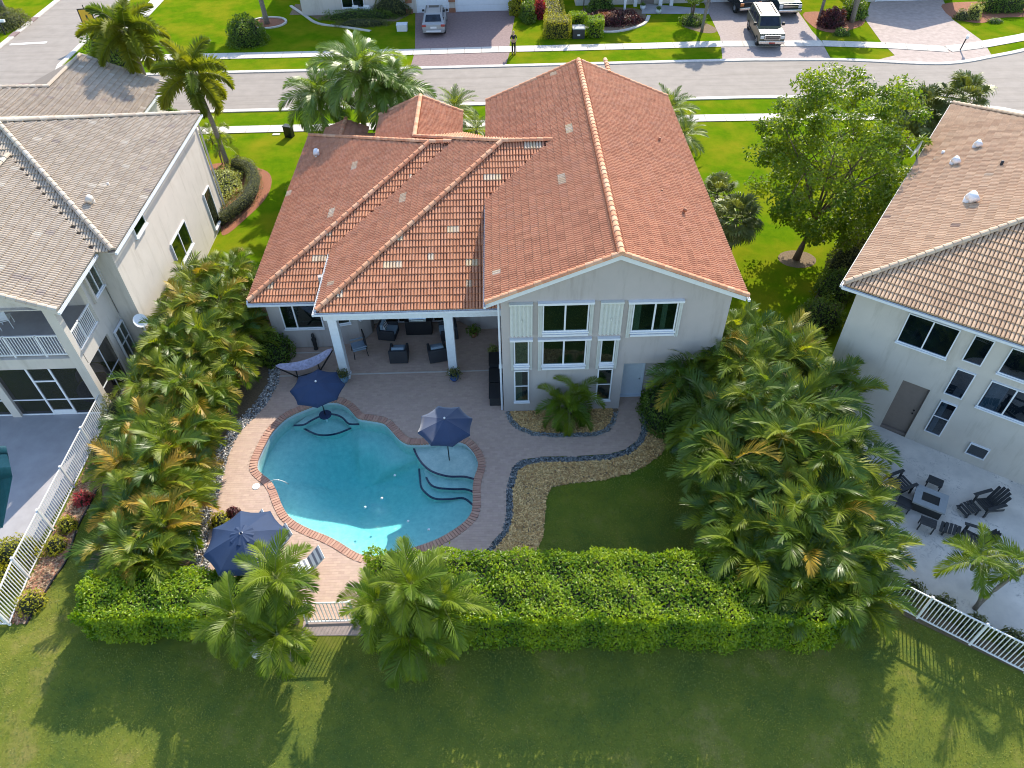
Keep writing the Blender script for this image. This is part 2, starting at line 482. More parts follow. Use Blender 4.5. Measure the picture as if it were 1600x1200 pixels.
def travertine():
    m, nt, b = new_mat('travertine')
    n1, r1 = noise_ramp(nt, .9, [(.35, (.54, .50, .45)), (.7, (.74, .68, .60))], detail=6)
    n2, r2 = noise_ramp(nt, 2.6, [(.54, (0, 0, 0)), (.66, (1, 1, 1))], detail=9, rough=.8, dist=2.2)
    n3, r3 = noise_ramp(nt, .45, [(.45, (0, 0, 0)), (.58, (1, 1, 1))], detail=2)
    f = mixc(nt, (0., 0., 0.), r2.outputs[0], r3.outputs[0])
    c = mixc(nt, r1.outputs[0], (.13, .13, .135), f)
    nt.links.new(c, b.inputs['Base Color']); b.inputs['Roughness'].default_value = .7
    return m
M['travertine'] = travertine()
def plaster():
    m, nt, b = new_mat('pool_plaster')
    n1, r1 = noise_ramp(nt, 5.0, [(.25, (.40, .52, .50)), (.75, (.66, .72, .66))], detail=6, rough=.7)
    nt.links.new(r1.outputs[0], b.inputs['Base Color']); b.inputs['Roughness'].default_value = .8
    return m
M['plaster'] = plaster()
M['plaster_green'] = solid('green_pool_plaster', (.28, .42, .38), .8)
M['pool_tile'] = solid('navy_trim_tile', (.012, .02, .07), .4)
def water(name, absorb, density):
    m, nt, b = new_mat(name)
    nt.nodes.remove(b)
    out = nt.nodes['Material Output']
    tr = nt.nodes.new('ShaderNodeBsdfTransparent')
    gl = nt.nodes.new('ShaderNodeBsdfGlossy'); gl.inputs['Roughness'].default_value = .03
    nz, rp = noise_ramp(nt, 5.0, [(0, (0, 0, 0)), (1, (1, 1, 1))], detail=5, rough=.65, dist=.8)
    bp = nt.nodes.new('ShaderNodeBump'); bp.inputs['Strength'].default_value = .8; bp.inputs['Distance'].default_value = .06
    nt.links.new(nz.outputs['Fac'], bp.inputs['Height']); nt.links.new(bp.outputs[0], gl.inputs['Normal'])
    lw = nt.nodes.new('ShaderNodeLayerWeight'); lw.inputs[0].default_value = .5
    nt.links.new(bp.outputs[0], lw.inputs['Normal'])
    pw = nt.nodes.new('ShaderNodeMath'); pw.operation = 'POWER'; pw.inputs[1].default_value = 5.0; nt.links.new(lw.outputs['Facing'], pw.inputs[0])
    fr = nt.nodes.new('ShaderNodeMath'); fr.operation = 'MULTIPLY_ADD'; fr.inputs[1].default_value = .98; fr.inputs[2].default_value = .02; nt.links.new(pw.outputs[0], fr.inputs[0])
    mx = nt.nodes.new('ShaderNodeMixShader')
    nt.links.new(fr.outputs[0], mx.inputs[0]); nt.links.new(tr.outputs[0], mx.inputs[1]); nt.links.new(gl.outputs[0], mx.inputs[2])
    nt.links.new(mx.outputs[0], out.inputs['Surface'])
    va = nt.nodes.new('ShaderNodeVolumeAbsorption'); va.inputs[0].default_value = (*absorb, 1); va.inputs[1].default_value = density
    nt.links.new(va.outputs[0], out.inputs['Volume'])
    return m
M['water'] = water('pool_water', (.0, .875, .90), .55)
M['water_green'] = water('green_pool_water', (.0, .62, .60), .9)
def screen():
    m, nt, b = new_mat('insect_screen')
    b.inputs['Base Color'].default_value = (.02, .02, .022, 1); b.inputs['Roughness'].default_value = .7
    tr = nt.nodes.new('ShaderNodeBsdfTransparent'); mx = nt.nodes.new('ShaderNodeMixShader'); mx.inputs[0].default_value = .42
    nt.links.new(tr.outputs[0], mx.inputs[1]); nt.links.new(b.outputs[0], mx.inputs[2])
    nt.links.new(mx.outputs[0], nt.nodes['Material Output'].inputs[0])
    return m
M['screen'] = screen()
# ------------------------------------------------------------------ ground, pools, paving, roads
POOL = [(-9.95, 20.62), (-9.47, 21.42), (-8.73, 21.91), (-8.02, 22.24), (-7.46, 22.24), (-7.01, 21.99), (-6.68, 21.6), (-6.4, 21.26), (-5.87, 21.12), (-5.3, 20.94), (-4.93, 20.52), (-4.55, 20.02), (-4.19, 19.76), (-3.79, 19.71), (-3.33, 19.73), (-2.67, 19.84), (-1.94, 19.76), (-1.54, 19.35), (-1.31, 18.84), (-1.27, 18.42), (-1.40, 17.91), (-1.46, 17.4), (-1.45, 16.79), (-1.49, 16.27), (-1.73, 15.84), (-2.2, 15.43), (-2.77, 15.07), (-3.4, 14.82), (-4.09, 14.61), (-4.71, 14.46), (-5.35, 14.48), (-5.85, 14.73), (-6.37, 15.09), (-6.88, 15.38), (-7.46, 15.65), (-8.06, 15.99), (-8.49, 16.36), (-8.84, 16.89), (-9.15, 17.51), (-9.47, 17.99), (-9.9, 18.37), (-10.15, 18.66), (-10.22, 19.07), (-10.18, 19.49), (-10.11, 19.92)]
POOL_S = smooth_loop(POOL, 3)
POOL_OUT = offset_loop(POOL_S, .31)            # outer edge of the brick coping
POOL_MID = offset_loop(POOL_S, .15)
LPOOL = [(-24.5, 20.25), (-20.92, 20.25), (-19.9, 18.6), (-19.14, 16.15), (-24.5, 16.05)]
LPOOL_OUT = [(-24.8, 20.5), (-20.75, 20.5), (-19.62, 18.65), (-18.8, 15.8), (-24.8, 15.75)]
DECK = [(-10.55, 25.88), (-10.25, 23.5), (-10.56, 22.1), (-10.9, 21.4), (-11.3, 20.65), (-11.46, 19.6), (-11.43, 18.4), (-11.35, 17.2), (-11.38, 16.4), (-11.2, 15.3), (-10.8, 14.1), (-9.6, 13.3), (-7.3, 13.1), (-7.1, 12.05), (-5.2, 12.05), (-5.0, 13.3), (-2.3, 13.5), (-.95, 14.6), (-.35, 15.4), (-.2, 16.1), (-.17, 17.3), (.08, 18.35), (.4, 18.72), (1.25, 18.86), (2.68, 18.84), (3.98, 18.9), (4.65, 19.1), (5.24, 19.55), (5.5, 20.1), (5.75, 22.3), (4.72, 22.3), (4.70, 21.24), (4.5, 20.6), (4.17, 20.1), (3.56, 19.85), (1.97, 19.86), (.9, 20.0), (.26, 20.42), (0, 20.8), (-.16, 21.4), (-.16, 27.0), (-1.5, 26.9), (-2.3, 27.5), (-6.4, 27.5), (-6.4, 26.8), (-6.9, 26.2), (-8.1, 25.9)]

def bank_edge(x): return np.where(x < 11, 11.3, np.where(x > 16, 7.8, 11.3 - .7 * (x - 11)))
def ground_z(x, y):
    """flat up to the bank edge, then falling gently towards the lake"""
    d = np.clip(bank_edge(x) - y, 0, 10.0)
    return -.16 * d * d / (d + 1.0)
sheet('lawn', [[(-150, 11.3), (11, 11.3), (16, 7.8), (150, 7.8), (150, 260), (-150, 260)], POOL_MID[::-1], LPOOL_OUT[::-1]], 0.0, M['lawn'])
gx = np.array([-150, -60, -30, 0, 11, 13.5, 16, 30, 60, 150.]); gd = np.array([0, .25, .5, .75, 1, 1.5, 2, 2.5, 3, 3.5, 4, 5, 6, 8, 10, 20, 60.])
V = np.array([[x, float(bank_edge(x)) - d, float(ground_z(x, bank_edge(x) - d))] for d in gd for x in gx])
F = [[(j + 1) * len(gx) + i, (j + 1) * len(gx) + i + 1, j * len(gx) + i + 1, j * len(gx) + i] for j in range(len(gd) - 1) for i in range(len(gx) - 1)]
obj('lawn', np_mesh('lawn', V, F, [M['lawn']], smooth=True), None, 'structure')

# --- main pool basin: wall, sloping floor, shelf, steps
def pool_basin(name, loop, z_rim, z_wall, z_deep, mat, shelf_pull=((.97, .02), (.85, .09), (.72, .18), (.6, .30), (.5, .47), (.4, .66), (.28, .86), (.14, .98)), c=None):
    n = len(loop); cx, cy = c or (sum(p[0] for p in loop) / n, sum(p[1] for p in loop) / n)
    rings = [(1.0, z_rim), (1.0, z_wall)] + [(s, z_wall + (z_deep - z_wall) * k) for s, k in shelf_pull]
    vs = []; fs = []
    for s, z in rings:
        for x, y in loop: vs.append((cx + (x - cx) * s, cy + (y - cy) * s, z))
    for i in range(len(rings) - 1):
        for k in range(n):
            k2 = (k + 1) % n
            fs.append((i * n + k, i * n + k2, (i + 1) * n + k2, (i + 1) * n + k))
    b = (len(rings) - 1) * n; vs.append((cx, cy, z_deep))
    for k in range(n): fs.append((b + k, b + (k + 1) % n, len(vs) - 1))
    me = bpy.data.meshes.new(name); me.from_pydata(vs, [], fs); me.materials.append(mat); me.update()
    return obj(name, me, None, 'structure')
basin = pool_basin('pool_basin', POOL_S, .0, -.70, -1.85, M['plaster'], c=(-6.4, 18.9))
basin.data.polygons.foreach_set('use_smooth', [i >= len(POOL_S) for i in range(len(basin.data.polygons))])
SHELF = [(-3.99, 19.82), (-3.86, 19.43), (-3.57, 18.91), (-3.15, 18.49), (-2.5, 18.22), (-1.85, 18.18), (-1.40, 18.02), (-1.25, 18.45), (-1.3, 18.9), (-1.55, 19.4), (-1.95, 19.8), (-2.67, 19.88), (-3.33, 19.78)]
ST1 = [(-3.55, 18.85), (-3.40, 18.37), (-3.2, 18.0), (-2.87, 17.82), (-2.23, 17.74), (-1.79, 17.72), (-1.43, 17.55), (-1.38, 18.05), (-1.85, 18.25), (-2.5, 18.3), (-3.15, 18.6)]
ST2 = [(-3.75, 19.0), (-3.68, 18.5), (-3.6, 18.05), (-3.35, 17.7), (-3.0, 17.46), (-2.43, 17.42), (-1.86, 17.44), (-1.44, 17.02), (-1.42, 17.6), (-1.8, 17.8), (-2.25, 17.85), (-2.9, 17.95), (-3.2, 18.3), (-3.4, 18.9)]
SEAT = [(-9.28, 21.33), (-8.84, 21.36), (-8.54, 21.61), (-8.03, 21.92), (-7.54, 21.89), (-7.19, 21.66), (-6.9, 21.34), (-6.45, 21.30), (-6.7, 21.65), (-7.02, 22.02), (-7.48, 22.27), (-8.02, 22.27), (-8.73, 21.95)]
SEAT2 = [(-8.9, 21.37), (-8.32, 21.02), (-7.83, 20.95), (-7.36, 21.05), (-6.85, 21.32), (-7.19, 21.70), (-7.54, 21.95), (-8.03, 21.97), (-8.54, 21.66)]
for nm, poly, z in (('sun_shelf', SHELF, -.28), ('pool_step', ST1, -.50), ('pool_step', ST2, -.72), ('pool_bench', SEAT, -.42), ('pool_bench', SEAT2, -.68)):
    mb = MB(); mb.prism(poly, -1.6, z); mb.build(nm, M['plaster'], basin)
def trim_line(pts, z, name='trim_tile'):
    p = smooth_loop(pts, 4, closed=False); mb = MB()
    for a, b in zip(p[:-1], p[1:]): mb.bar((*a, z), (*b, z), .075, .035)
    mb.build(name, M['pool_tile'], basin)
trim_line(SHELF[:7], -.268); trim_line(ST1[1:7], -.49); trim_line(ST2[:8], -.71)
trim_line(SEAT[:8], -.41); trim_line(SEAT2[:5], -.67)
def ring_strip(name, loop, z0, z1, mat, off, parent):
    L = offset_loop(loop, off); n = len(L)
    vs = [(x, y, z0) for x, y in L] + [(x, y, z1) for x, y in L]
    me = bpy.data.meshes.new(name); me.from_pydata(vs, [], [(k, (k + 1) % n, n + (k + 1) % n, n + k) for k in range(n)]); me.materials.append(mat); me.update()
    return obj(name, me, parent)
ring_strip('waterline_tile', POOL_S, -.17, -.005, M['trim'], -.006, basin)
for x, y, lb in ((-4.6, 18.2, 'tiny white light blob nearest the umbrella shelf'), (-5.0, 17.1, 'tiny white light blob in the middle of the pool'), (-3.9, 16.0, 'tiny white light blob below the pool steps, nearer the middle'), (-5.6, 16.7, 'tiny white light blob beside the sunlit end of the pool'), (-3.1, 15.6, 'tiny white light blob closest to the right coping bend')):
    mb = MB(); mb.lathe([(.0, .0), (.05, .0), (.05, .03), (.02, .05)], 10); fb = mb.build('light_blob', M['white'])  # small white solids stand in for blobs of light in the pool
    fb.location = (x, y, -.1); tag(fb, lb, 'pool float', 'white light blobs on the pool')
mb = MB(); mb.prism(offset_loop(POOL_S, .02), -2.4, -.10)
pool_water = mb.build('pool_water', M['water'], None, 'structure')
mb = MB(); mb.tube([(-9.62 + .85 * t, 17.82 + .10 * t, -.02 + 1.3 * t * (1 - t) - .08 * t) for t in np.linspace(0, 1, 10)], [.010 + .012 * t for t in np.linspace(0, 1, 10)], 6)
mb.build('water_jet', M['clear_lamp'], pool_water, smooth=True)

# --- brick coping round the pool, brick by brick
mb = MB()
n = len(POOL_S)
vs = [(x, y, .012) for x, y in offset_loop(POOL_S, .005)] + [(x, y, .012) for x, y in POOL_OUT] + [(x, y, -.12) for x, y in offset_loop(POOL_S, .005)]
mb.add(vs, [(n + k, n + (k + 1) % n, (k + 1) % n, k) for k in range(n)] + [(k, (k + 1) % n, 2 * n + (k + 1) % n, 2 * n + k) for k in range(n)])
coping = mb.build('pool_coping', M['paver_base'], None, 'structure')
brick_me = []
for c in ((.45, .26, .185), (.42, .235, .17), (.48, .29, .21), (.40, .225, .165)):
    b_ = MB(); b_.box(-.052, .052, -.02, .29, -.03, .045)
    me = b_.mesh('brick', M['coping'], bevel=.008)
    a = me.color_attributes.new('Col', 'FLOAT_COLOR', 'POINT'); a.data.foreach_set('color', np.tile((*c, 1), (len(me.vertices), 1)).ravel().astype(np.float32))
    brick_me.append(me)
seg = [(Vector(POOL_S[i]), Vector(POOL_S[(i + 1) % n])) for i in range(n)]
per = sum((b - a).length for a, b in seg); nb = int(per / .118); step = per / nb
acc = 0.0; si = 0
for k in range(nb):
    d = k * step
    while d > acc + (seg[si][1] - seg[si][0]).length: acc += (seg[si][1] - seg[si][0]).length; si += 1
    a, b = seg[si]; t = (b - a).normalized(); p = a + t * (d - acc)
    o = obj('brick', brick_me[rnd.randrange(4)], coping)
    nrm = Vector((-t.y, t.x))
    # local +y points outwards
    o.matrix_local = Matrix(((nrm.y, nrm.x, 0, p.x), (-nrm.x, nrm.y, 0, p.y), (0, 0, 1, rnd.uniform(-.003, .003)), (0, 0, 0, 1)))

# --- paver deck: bedding with a hole for the pool, pavers laid one by one as real pieces
deck = sheet('paver_deck', [DECK, POOL_OUT[::-1]], .0245, M['paver_base'])
def pavers(name, poly, holes, z, L, W, cols, parent, gap=.0042, angle=0.0, amask=None):
    P = np.array(poly); x0, y0 = P.min(0); x1, y1 = P.max(0)
    rows = int((y1 - y0) / W) + 1; cs = []
    for r in range(rows):
        y = y0 + (r + .5) * W; off = (r % 2) * L * .5
        xs = np.arange(x0 - L + off, x1 + L, L); cs.append(np.stack([xs, np.full_like(xs, y)], 1))
    C = np.concatenate(cs); ok = inpoly(C, poly)
    for h in holes: ok &= ~inpoly(C, h)
    C = C[ok]; m = len(C)
    hx, hy = L / 2 - gap / 2, W / 2 - gap / 2
    zt = z + rng.uniform(-.0012, .0012, m)
    V = np.zeros((m, 8, 3))
    for i, (sx, sy) in enumerate(((-1, -1), (1, -1), (1, 1), (-1, 1))):
        V[:, i, 0] = C[:, 0] + sx * hx; V[:, i, 1] = C[:, 1] + sy * hy; V[:, i, 2] = zt
        V[:, i + 4, 0] = V[:, i, 0]; V[:, i + 4, 1] = V[:, i, 1]; V[:, i + 4, 2] = z - .005
    Fq = np.array([(0, 1, 2, 3), (0, 4, 5, 1), (1, 5, 6, 2), (2, 6, 7, 3), (3, 7, 4, 0)])
    F = (np.arange(m)[:, None, None] * 8 + Fq[None]).reshape(-1, 4)
    cc = np.array(cols)[rng.integers(0, len(cols), m)] * rng.uniform(.945, 1.055, (m, 1))
    me = np_mesh(name, V.reshape(-1, 3), F, [M['paver']], np.repeat(cc, 8, 0))
    return obj(name, me, parent, 'stuff')
pavers('paver', DECK, [POOL_OUT], .028, .215, .107, [(.45, .325, .255), (.46, .335, .26), (.44, .315, .25), (.465, .34, .265), (.45, .325, .26)], deck)
for x0, x1, y in ((-10.3, -.3, 23.97), (-10.1, -8.0, 25.50)):
    mb = MB(); mb.box(x0, x1, y - .035, y + .035, .0, .036); mb.build('deck_drain', M['concrete'], deck)

# --- beds: mulch, edging stones
def scatter_pts(poly, dens, holes=()):
    P = np.array(poly); lo, hi = P.min(0), P.max(0); n = int(dens * np.prod(hi - lo))
    C = rng.uniform(lo, hi, (n, 2)); ok = inpoly(C, poly)
    for h in holes: ok &= ~inpoly(C, h)
    return C[ok]
def chips(name, poly, dens, cols, size=.05, z=.02, holes=()):
    C = scatter_pts(poly, dens, holes); m = len(C)
    a = rng.uniform(0, 6.28, m); L = rng.uniform(.6, 1.5, m) * size; W = L * rng.uniform(.2, .5, m); tz = rng.uniform(-.02, .02, m)
    dx, dy = np.cos(a), np.sin(a); zz = z + rng.uniform(0, .02, m)
    V = np.zeros((m, 4, 3))
    for i, (s, t) in enumerate(((-1, -1), (1, -1), (1, 1), (-1, 1))):
        V[:, i, 0] = C[:, 0] + dx * L * s - dy * W * t; V[:, i, 1] = C[:, 1] + dy * L * s + dx * W * t; V[:, i, 2] = zz + tz * s
    cc = np.array(cols)[rng.integers(0, len(cols), m)] * rng.uniform(.7, 1.3, (m, 1))
    F = np.arange(m * 4).reshape(-1, 4)
    return obj(name, np_mesh(name, V.reshape(-1, 3), F, [M['mulch']], np.repeat(cc, 4, 0)), None, 'stuff')
def stones(name, poly, dens, cols, size=.06, z=.02):
    C = scatter_pts(poly, dens); m = len(C)
    base = np.array([(1, 0, 0), (0, 1, 0), (-1, 0, 0), (0, -1, 0), (.1, .1, 1.0)], float)
    a = rng.uniform(0, 6.28, m); s = rng.uniform(.5, 1.3, (m, 1)) * size
    V = np.zeros((m, 5, 3))
    for i in range(5):
        x, y, zz = base[i] * (1, .75, .7)
        V[:, i, 0] = C[:, 0] + (x * np.cos(a) - y * np.sin(a)) * s[:, 0]; V[:, i, 1] = C[:, 1] + (x * np.sin(a) + y * np.cos(a)) * s[:, 0]; V[:, i, 2] = z - .01 + zz * s[:, 0] + rng.uniform(0, .012, m)
    F = (np.arange(m)[:, None, None] * 5 + np.array([(0, 1, 4), (1, 2, 4), (2, 3, 4), (3, 0, 4)])[None]).reshape(-1, 3)
    cc = np.array(cols)[rng.integers(0, len(cols), m)] * rng.uniform(.6, 1.35, (m, 1))
    return obj(name, np_mesh(name, V.reshape(-1, 3), F, [M['stone']], np.repeat(cc, 5, 0)), None, 'stuff')
EDGE_IN = [(-2.3, 13.45), (-.95, 14.58), (-.35, 15.38), (-.2, 16.1), (-.17, 17.3), (.08, 18.35), (.4, 18.70), (1.25, 18.84), (2.68, 18.82), (3.98, 18.88), (4.65, 19.08), (5.24, 19.53), (5.5, 20.1), (5.62, 21.2)]
EDGE_OUT = [(-2.1, 13.2), (-.72, 14.5), (-.08, 15.35), (.07, 16.1), (.1, 17.2), (.3, 18.08), (.6, 18.42), (1.3, 18.56), (2.68, 18.54), (4.05, 18.6), (4.85, 18.85), (5.48, 19.4), (5.78, 20.05), (5.95, 21.2)]
MULCH = EDGE_OUT + [(6.4, 20.6), (6.5, 19.3), (6.04, 18.75), (5.45, 18.3), (4.76, 17.92), (3.58, 17.6), (2.31, 17.48), (1.6, 17.32), (1.36, 16.9), (1.25, 15.9), (1.1, 15.0), (.75, 14.3), (0, 13.5), (-1, 13.0)]
CHIP = [(.62, .40, .16), (.50, .29, .10), (.70, .48, .21), (.38, .21, .08)]
sheet('mulch_bed', [MULCH], .010, M['mulch_base']); chips('mulch_chips', MULCH, 700, CHIP)
EDGE = EDGE_IN + EDGE_OUT[::-1]
sheet('stone_edging_bed', [EDGE], .006, M['dark']); stones('edging_stones', EDGE, 800, [(.19, .21, .21), (.12, .14, .14), (.30, .31, .30), (.08, .09, .10)], .042)
BED = [(-.16, 21.4), (0, 20.8), (.26, 20.42), (.9, 20.0), (1.97, 19.86), (3.56, 19.85), (4.17, 20.1), (4.5, 20.6), (4.70, 21.24), (4.70, 21.42)]
BEDIN = [(.05, 21.4), (.2, 20.95), (.42, 20.62), (.98, 20.25), (1.97, 20.1), (3.5, 20.1), (4.02, 20.3), (4.3, 20.72), (4.48, 21.26), (4.48, 21.42)]
sheet('flower_bed', [BED], .010, M['mulch_base']); chips('mulch_chips', BEDIN, 700, CHIP)
stones('edging_stones', BED[:9] + BEDIN[:9][::-1], 800, [(.19, .21, .21), (.12, .14, .14), (.30, .31, .30)], .042)
GRAV = [(-10.55, 25.85), (-10.25, 23.5), (-10.56, 22.1), (-10.9, 21.4), (-11.3, 20.65), (-11.46, 19.6), (-11.43, 18.4), (-11.35, 17.2), (-11.38, 16.4), (-11.2, 15.3), (-10.8, 14.1), (-10.3, 13.6), (-11.2, 13.5), (-11.55, 14.2), (-11.85, 15.76), (-11.95, 17), (-12.1, 18.5), (-12.05, 19.7), (-11.8, 20.9), (-11.45, 21.6), (-11.1, 22.3), (-10.75, 23.5), (-11.1, 25.8)]
sheet('gravel_bed', [GRAV], .004, M['mulch_base']); stones('gravel_stones', GRAV, 330, [(.42, .40, .37), (.25, .25, .25), (.55, .52, .48), (.15, .16, .17)], .06)
LBANK = [(-10.75, 26.0), (-10.4, 23.5), (-11.1, 22.3), (-11.45, 21.6), (-11.8, 20.9), (-12.05, 19.7), (-12.1, 18.5), (-11.95, 17), (-11.85, 15.76), (-11.5, 13.6), (-15.2, 13.8), (-15.5, 16.5), (-16.2, 18.2), (-17.0, 22), (-17.0, 25.4), (-16.1, 25.5), (-15.9, 31.5), (-11.5, 30.5)]
sheet('bank_bed', [LBANK], .003, M['mulch_base'])
FBED = [(-17.1, 21.9), (-17.15, 12.3), (-16.5, 12.2), (-16.42, 12.92), (-16.28, 13.91), (-16.14, 14.68), (-16.29, 16.06), (-16.25, 17.08), (-16.21, 18.09), (-16.0, 20), (-16.0, 22)]
sheet('fence_bed', [FBED], .006, M['mulch_base']); chips('mulch_chips', FBED, 500, [(.30, .20, .12), (.20, .11, .06), (.40, .28, .18), (.36, .16, .10)])
mb = MB()
pe = smooth_loop([(-16.5, 12.2), (-16.42, 12.92), (-16.28, 13.91), (-16.14, 14.68), (-16.29, 16.06), (-16.25, 17.08), (-16.21, 18.09), (-16.0, 20)], 4, False)
for a, b in zip(pe[:-1], pe[1:]): mb.bar((*a, .03), (*b, .03), .04, .09)
mb.build('bed_edging', M['black'], None, 'structure')

# --- neighbours' patios
sheet('left_patio', [[(-30, 22.2), (-17.35, 22.2), (-17.25, 20.0), (-17.5, 15.5), (-19.2, 15.2), (-30, 15.2)], LPOOL[::-1]], .02, M['patio_conc'])
lb = pool_basin('left_pool_basin', LPOOL[::-1], .02, -.9, -1.6, M['plaster_green'])
mb = MB(); mb.prism(offset_loop(LPOOL, .02), -1.9, -.08); mb.build('left_pool_water', M['water_green'], None, 'structure')
mb = MB(); mb.prism([(-24.4, 20.1), (-21.0, 20.1), (-20.5, 19.4), (-24.4, 19.4)], -1.2, -.35); mb.build('pool_step', M['plaster_green'], lb)
sheet('right_patio', [[(12.0, 22.6), (16.36, 19.24), (26.0, 12.24), (26, 4), (17.4, 9.8), (13.6, 12.6), (12.6, 15)]], .02, M['travertine'])
sheet('right_side_bed', [[(13.3, 12.2), (15.0, 10.9), (20, 7.6), (20, 6.8), (13.0, 11.6)]], .024, M['mulch_base'])
# side strip between the houses on the right
sheet('side_bed', [[(13.2, 23), (15.6, 26.3), (17.4, 28.8), (18.8, 30.8), (20.8, 33.4), (22, 36), (21, 37), (19.6, 34.6), (17.6, 31.4), (16.0, 29.4), (14.6, 27.4), (12.6, 24.2)]], .004, M['mulch_base'])

# --- streets
CN = [(-42.2, 51.9), (-18.5, 51.9), (-3.8, 52.0), (14.2, 52.0), (19.5, 51.95), (25, 51.6), (29.2, 51.0), (34.3, 49.4), (36.3, 48.3), (42, 44.5), (60, 30)]
CF = [(-34.2, 58.5), (-20, 58.5), (-8, 58.4), (1.0, 58.4), (17.7, 58.4), (21.2, 58.3), (26, 58.05), (29.1, 57.6), (32, 57.0), (34.5, 56.75), (36.6, 57.1), (38.6, 57.8), (41.7, 58.9), (46, 61), (60, 68)]
road_poly = [(-42.2, 20), (-42.2, 140), (-35.7, 140), (-35.7, 61), (-35.3, 59.4)] + CF + CN[::-1][:-1] + [(-34.6, 51.9), (-35.4, 51.0), (-35.8, 49.5), (-35.8, 20)]
sheet('road', [road_poly[::-1]], .006, M['road'])
sheet('stop_line', [[(-41.8, 65.75), (-38.8, 66.0), (-38.8, 66.4), (-41.8, 66.15)]], .011, M['white_line'])
sheet('paver_crossing', [[(-37.3, 57.6), (-35.75, 57.6), (-34.9, 63.2), (-33.4, 63.2), (-33.4, 51.5), (-35.75, 51.5)]], .011, M['drive_red'])
def ribbon(name, line, w, h, mat, z=0.0, side=1):
    """kerb: a raised band beside a line"""
    L = [Vector((*p, 0)) for p in line]; out = []
    for i, p in enumerate(L):
        t = (L[min(i + 1, len(L) - 1)] - L[max(i - 1, 0)]).normalized(); out.append(p + Vector((-t.y, t.x, 0)) * w * side)
    mb = MB(); n = len(L)
    vs = [(p.x, p.y, z) for p in L] + [(p.x, p.y, h) for p in L] + [(p.x, p.y, h) for p in out] + [(p.x, p.y, z) for p in out]
    fs = []
    for i in range(n - 1):
        for k in range(3): fs.append((k * n + i, k * n + i + 1, (k + 1) * n + i + 1, (k + 1) * n + i))
    mb.add(vs, fs); return mb.build(name, mat, None, 'structure')
ribbon('curb', smooth_loop([(-34.4, 51.9)] + CN[1:], 4, False), .42, .07, M['curb'], 0, -1)
ribbon('curb', smooth_loop(CF, 4, False), .42, .07, M['curb'], 0, 1)
ribbon('curb', [(-42.2, 20), (-42.2, 140)], .5, .08, M['curb'], 0, 1)
ribbon('curb', [(-35.7, 140), (-35.7, 61), (-35.3, 59.4), (-34.2, 58.5)], .4, .08, M['curb'], 0, 1)
for y in (68.2, 71.9): mb = MB(); mb.box(-42.75, -42.18, y - .55, y + .55, .02, .10); mb.build('storm_inlet', M['drive_red'], None, 'structure')
def sidewalk(name, line, w, L=1.5, z=.045):
    """concrete footpath of separate slabs along a line"""
    base = empty(name, (0, 0, 0), kind='structure')
    P = [Vector(p) for p in line]; segs = []
    for a, b in zip(P[:-1], P[1:]):
        d = (b - a).length; k = max(1, round(d / L))
        for i in range(k): segs.append((a.lerp(b, i / k), a.lerp(b, (i + 1) / k)))
    cache = {}
    for a, b in segs:
        t = (b - a).normalized(); l = (b - a).length; key = round(l, 2)
        if key not in cache:
            m_ = MB(); m_.box(.008, l - .008, -w / 2, w / 2, -.02, 0); cache[key] = m_.mesh('slab', M['concrete'], bevel=.008)
        o = obj('slab', cache[key], base)
        o.matrix_local = Matrix(((t.x, -t.y, 0, a.x), (t.y, t.x, 0, a.y), (0, 0, 1, z), (0, 0, 0, 1)))
    return base
sidewalk('sidewalk', [(-33, 48.72), (-16, 48.7), (14.2, 48.65), (21, 48.5), (27.4, 48.1), (32, 46.8), (36, 44.5)], 1.05)
sidewalk('sidewalk', [(-31.5, 62.15), (-7, 61.95), (0, 62.05), (11.7, 62.0), (18.5, 62.05), (26.6, 61.6), (31.5, 60.85), (36.0, 59.75), (38.8, 60.4), (43.3, 61.9), (50, 64.8)], 1.25)
sidewalk('sidewalk', [(-32.6, 62.2), (-32.6, 100)], 1.3)
sheet('driveway_brown', [[(-7.0, 58.82), (.55, 58.82), (.9, 61.4), (.9, 62.7), (1.7, 71.6), (-7.5, 71.6), (-6.9, 62.6), (-6.9, 61.3)]], .012, M['drive_red'])
sheet('driveway_grey', [[(17.7, 58.82), (26.2, 58.5), (26.6, 62), (26.6, 64.5), (27.2, 76), (19.2, 76), (18.6, 63.6), (18.2, 61.4), (17.9, 59.8)]], .012, M['drive'])
sheet('driveway_pale', [[(29.6, 57.95), (32, 57.4), (34.5, 57.18), (36.6, 57.5), (38.9, 58.4), (39.6, 61.1), (39.4, 66.4), (40.8, 71.4), (34.2, 71.4), (32.0, 67), (31.4, 61.6), (31.4, 58.8)]], .012, M['drive_pale'])
sheet('front_path', [[(-7.6, 71.5), (-6.9, 72.6), (-19, 74.5), (-19, 71.6), (-17.2, 71.4), (-16, 70.0), (-9, 69.2)]], .008, M['mulch_base'])
sheet('front_walk', [[(12.9, 69.6), (18.8, 69.1), (19.1, 70.4), (13.4, 72.3)]], .024, M['patio_conc'])
sheet('mulch_ring', [smooth_loop([(-20.6 + 1.6 * math.cos(a), 69.6 + 1.3 * math.sin(a)) for a in np.linspace(0, 6.283, 9)[:-1]], 3)], .012, M['red_mulch'])
ribbon('bed_curb', smooth_loop([(-20.6 + 1.6 * math.cos(a), 69.6 + 1.3 * math.sin(a)) for a in np.linspace(0, 6.283, 13)], 2, False), .2, .1, M['concrete'], 0, -1)
sheet('maroon_bed', [smooth_loop([(7.2, 67.5), (8.6, 65.8), (10.4, 65.7), (12.4, 67.1), (13.2, 69.0), (12.6, 71), (8, 71.5)], 4)], .010, M['mulch_base'])
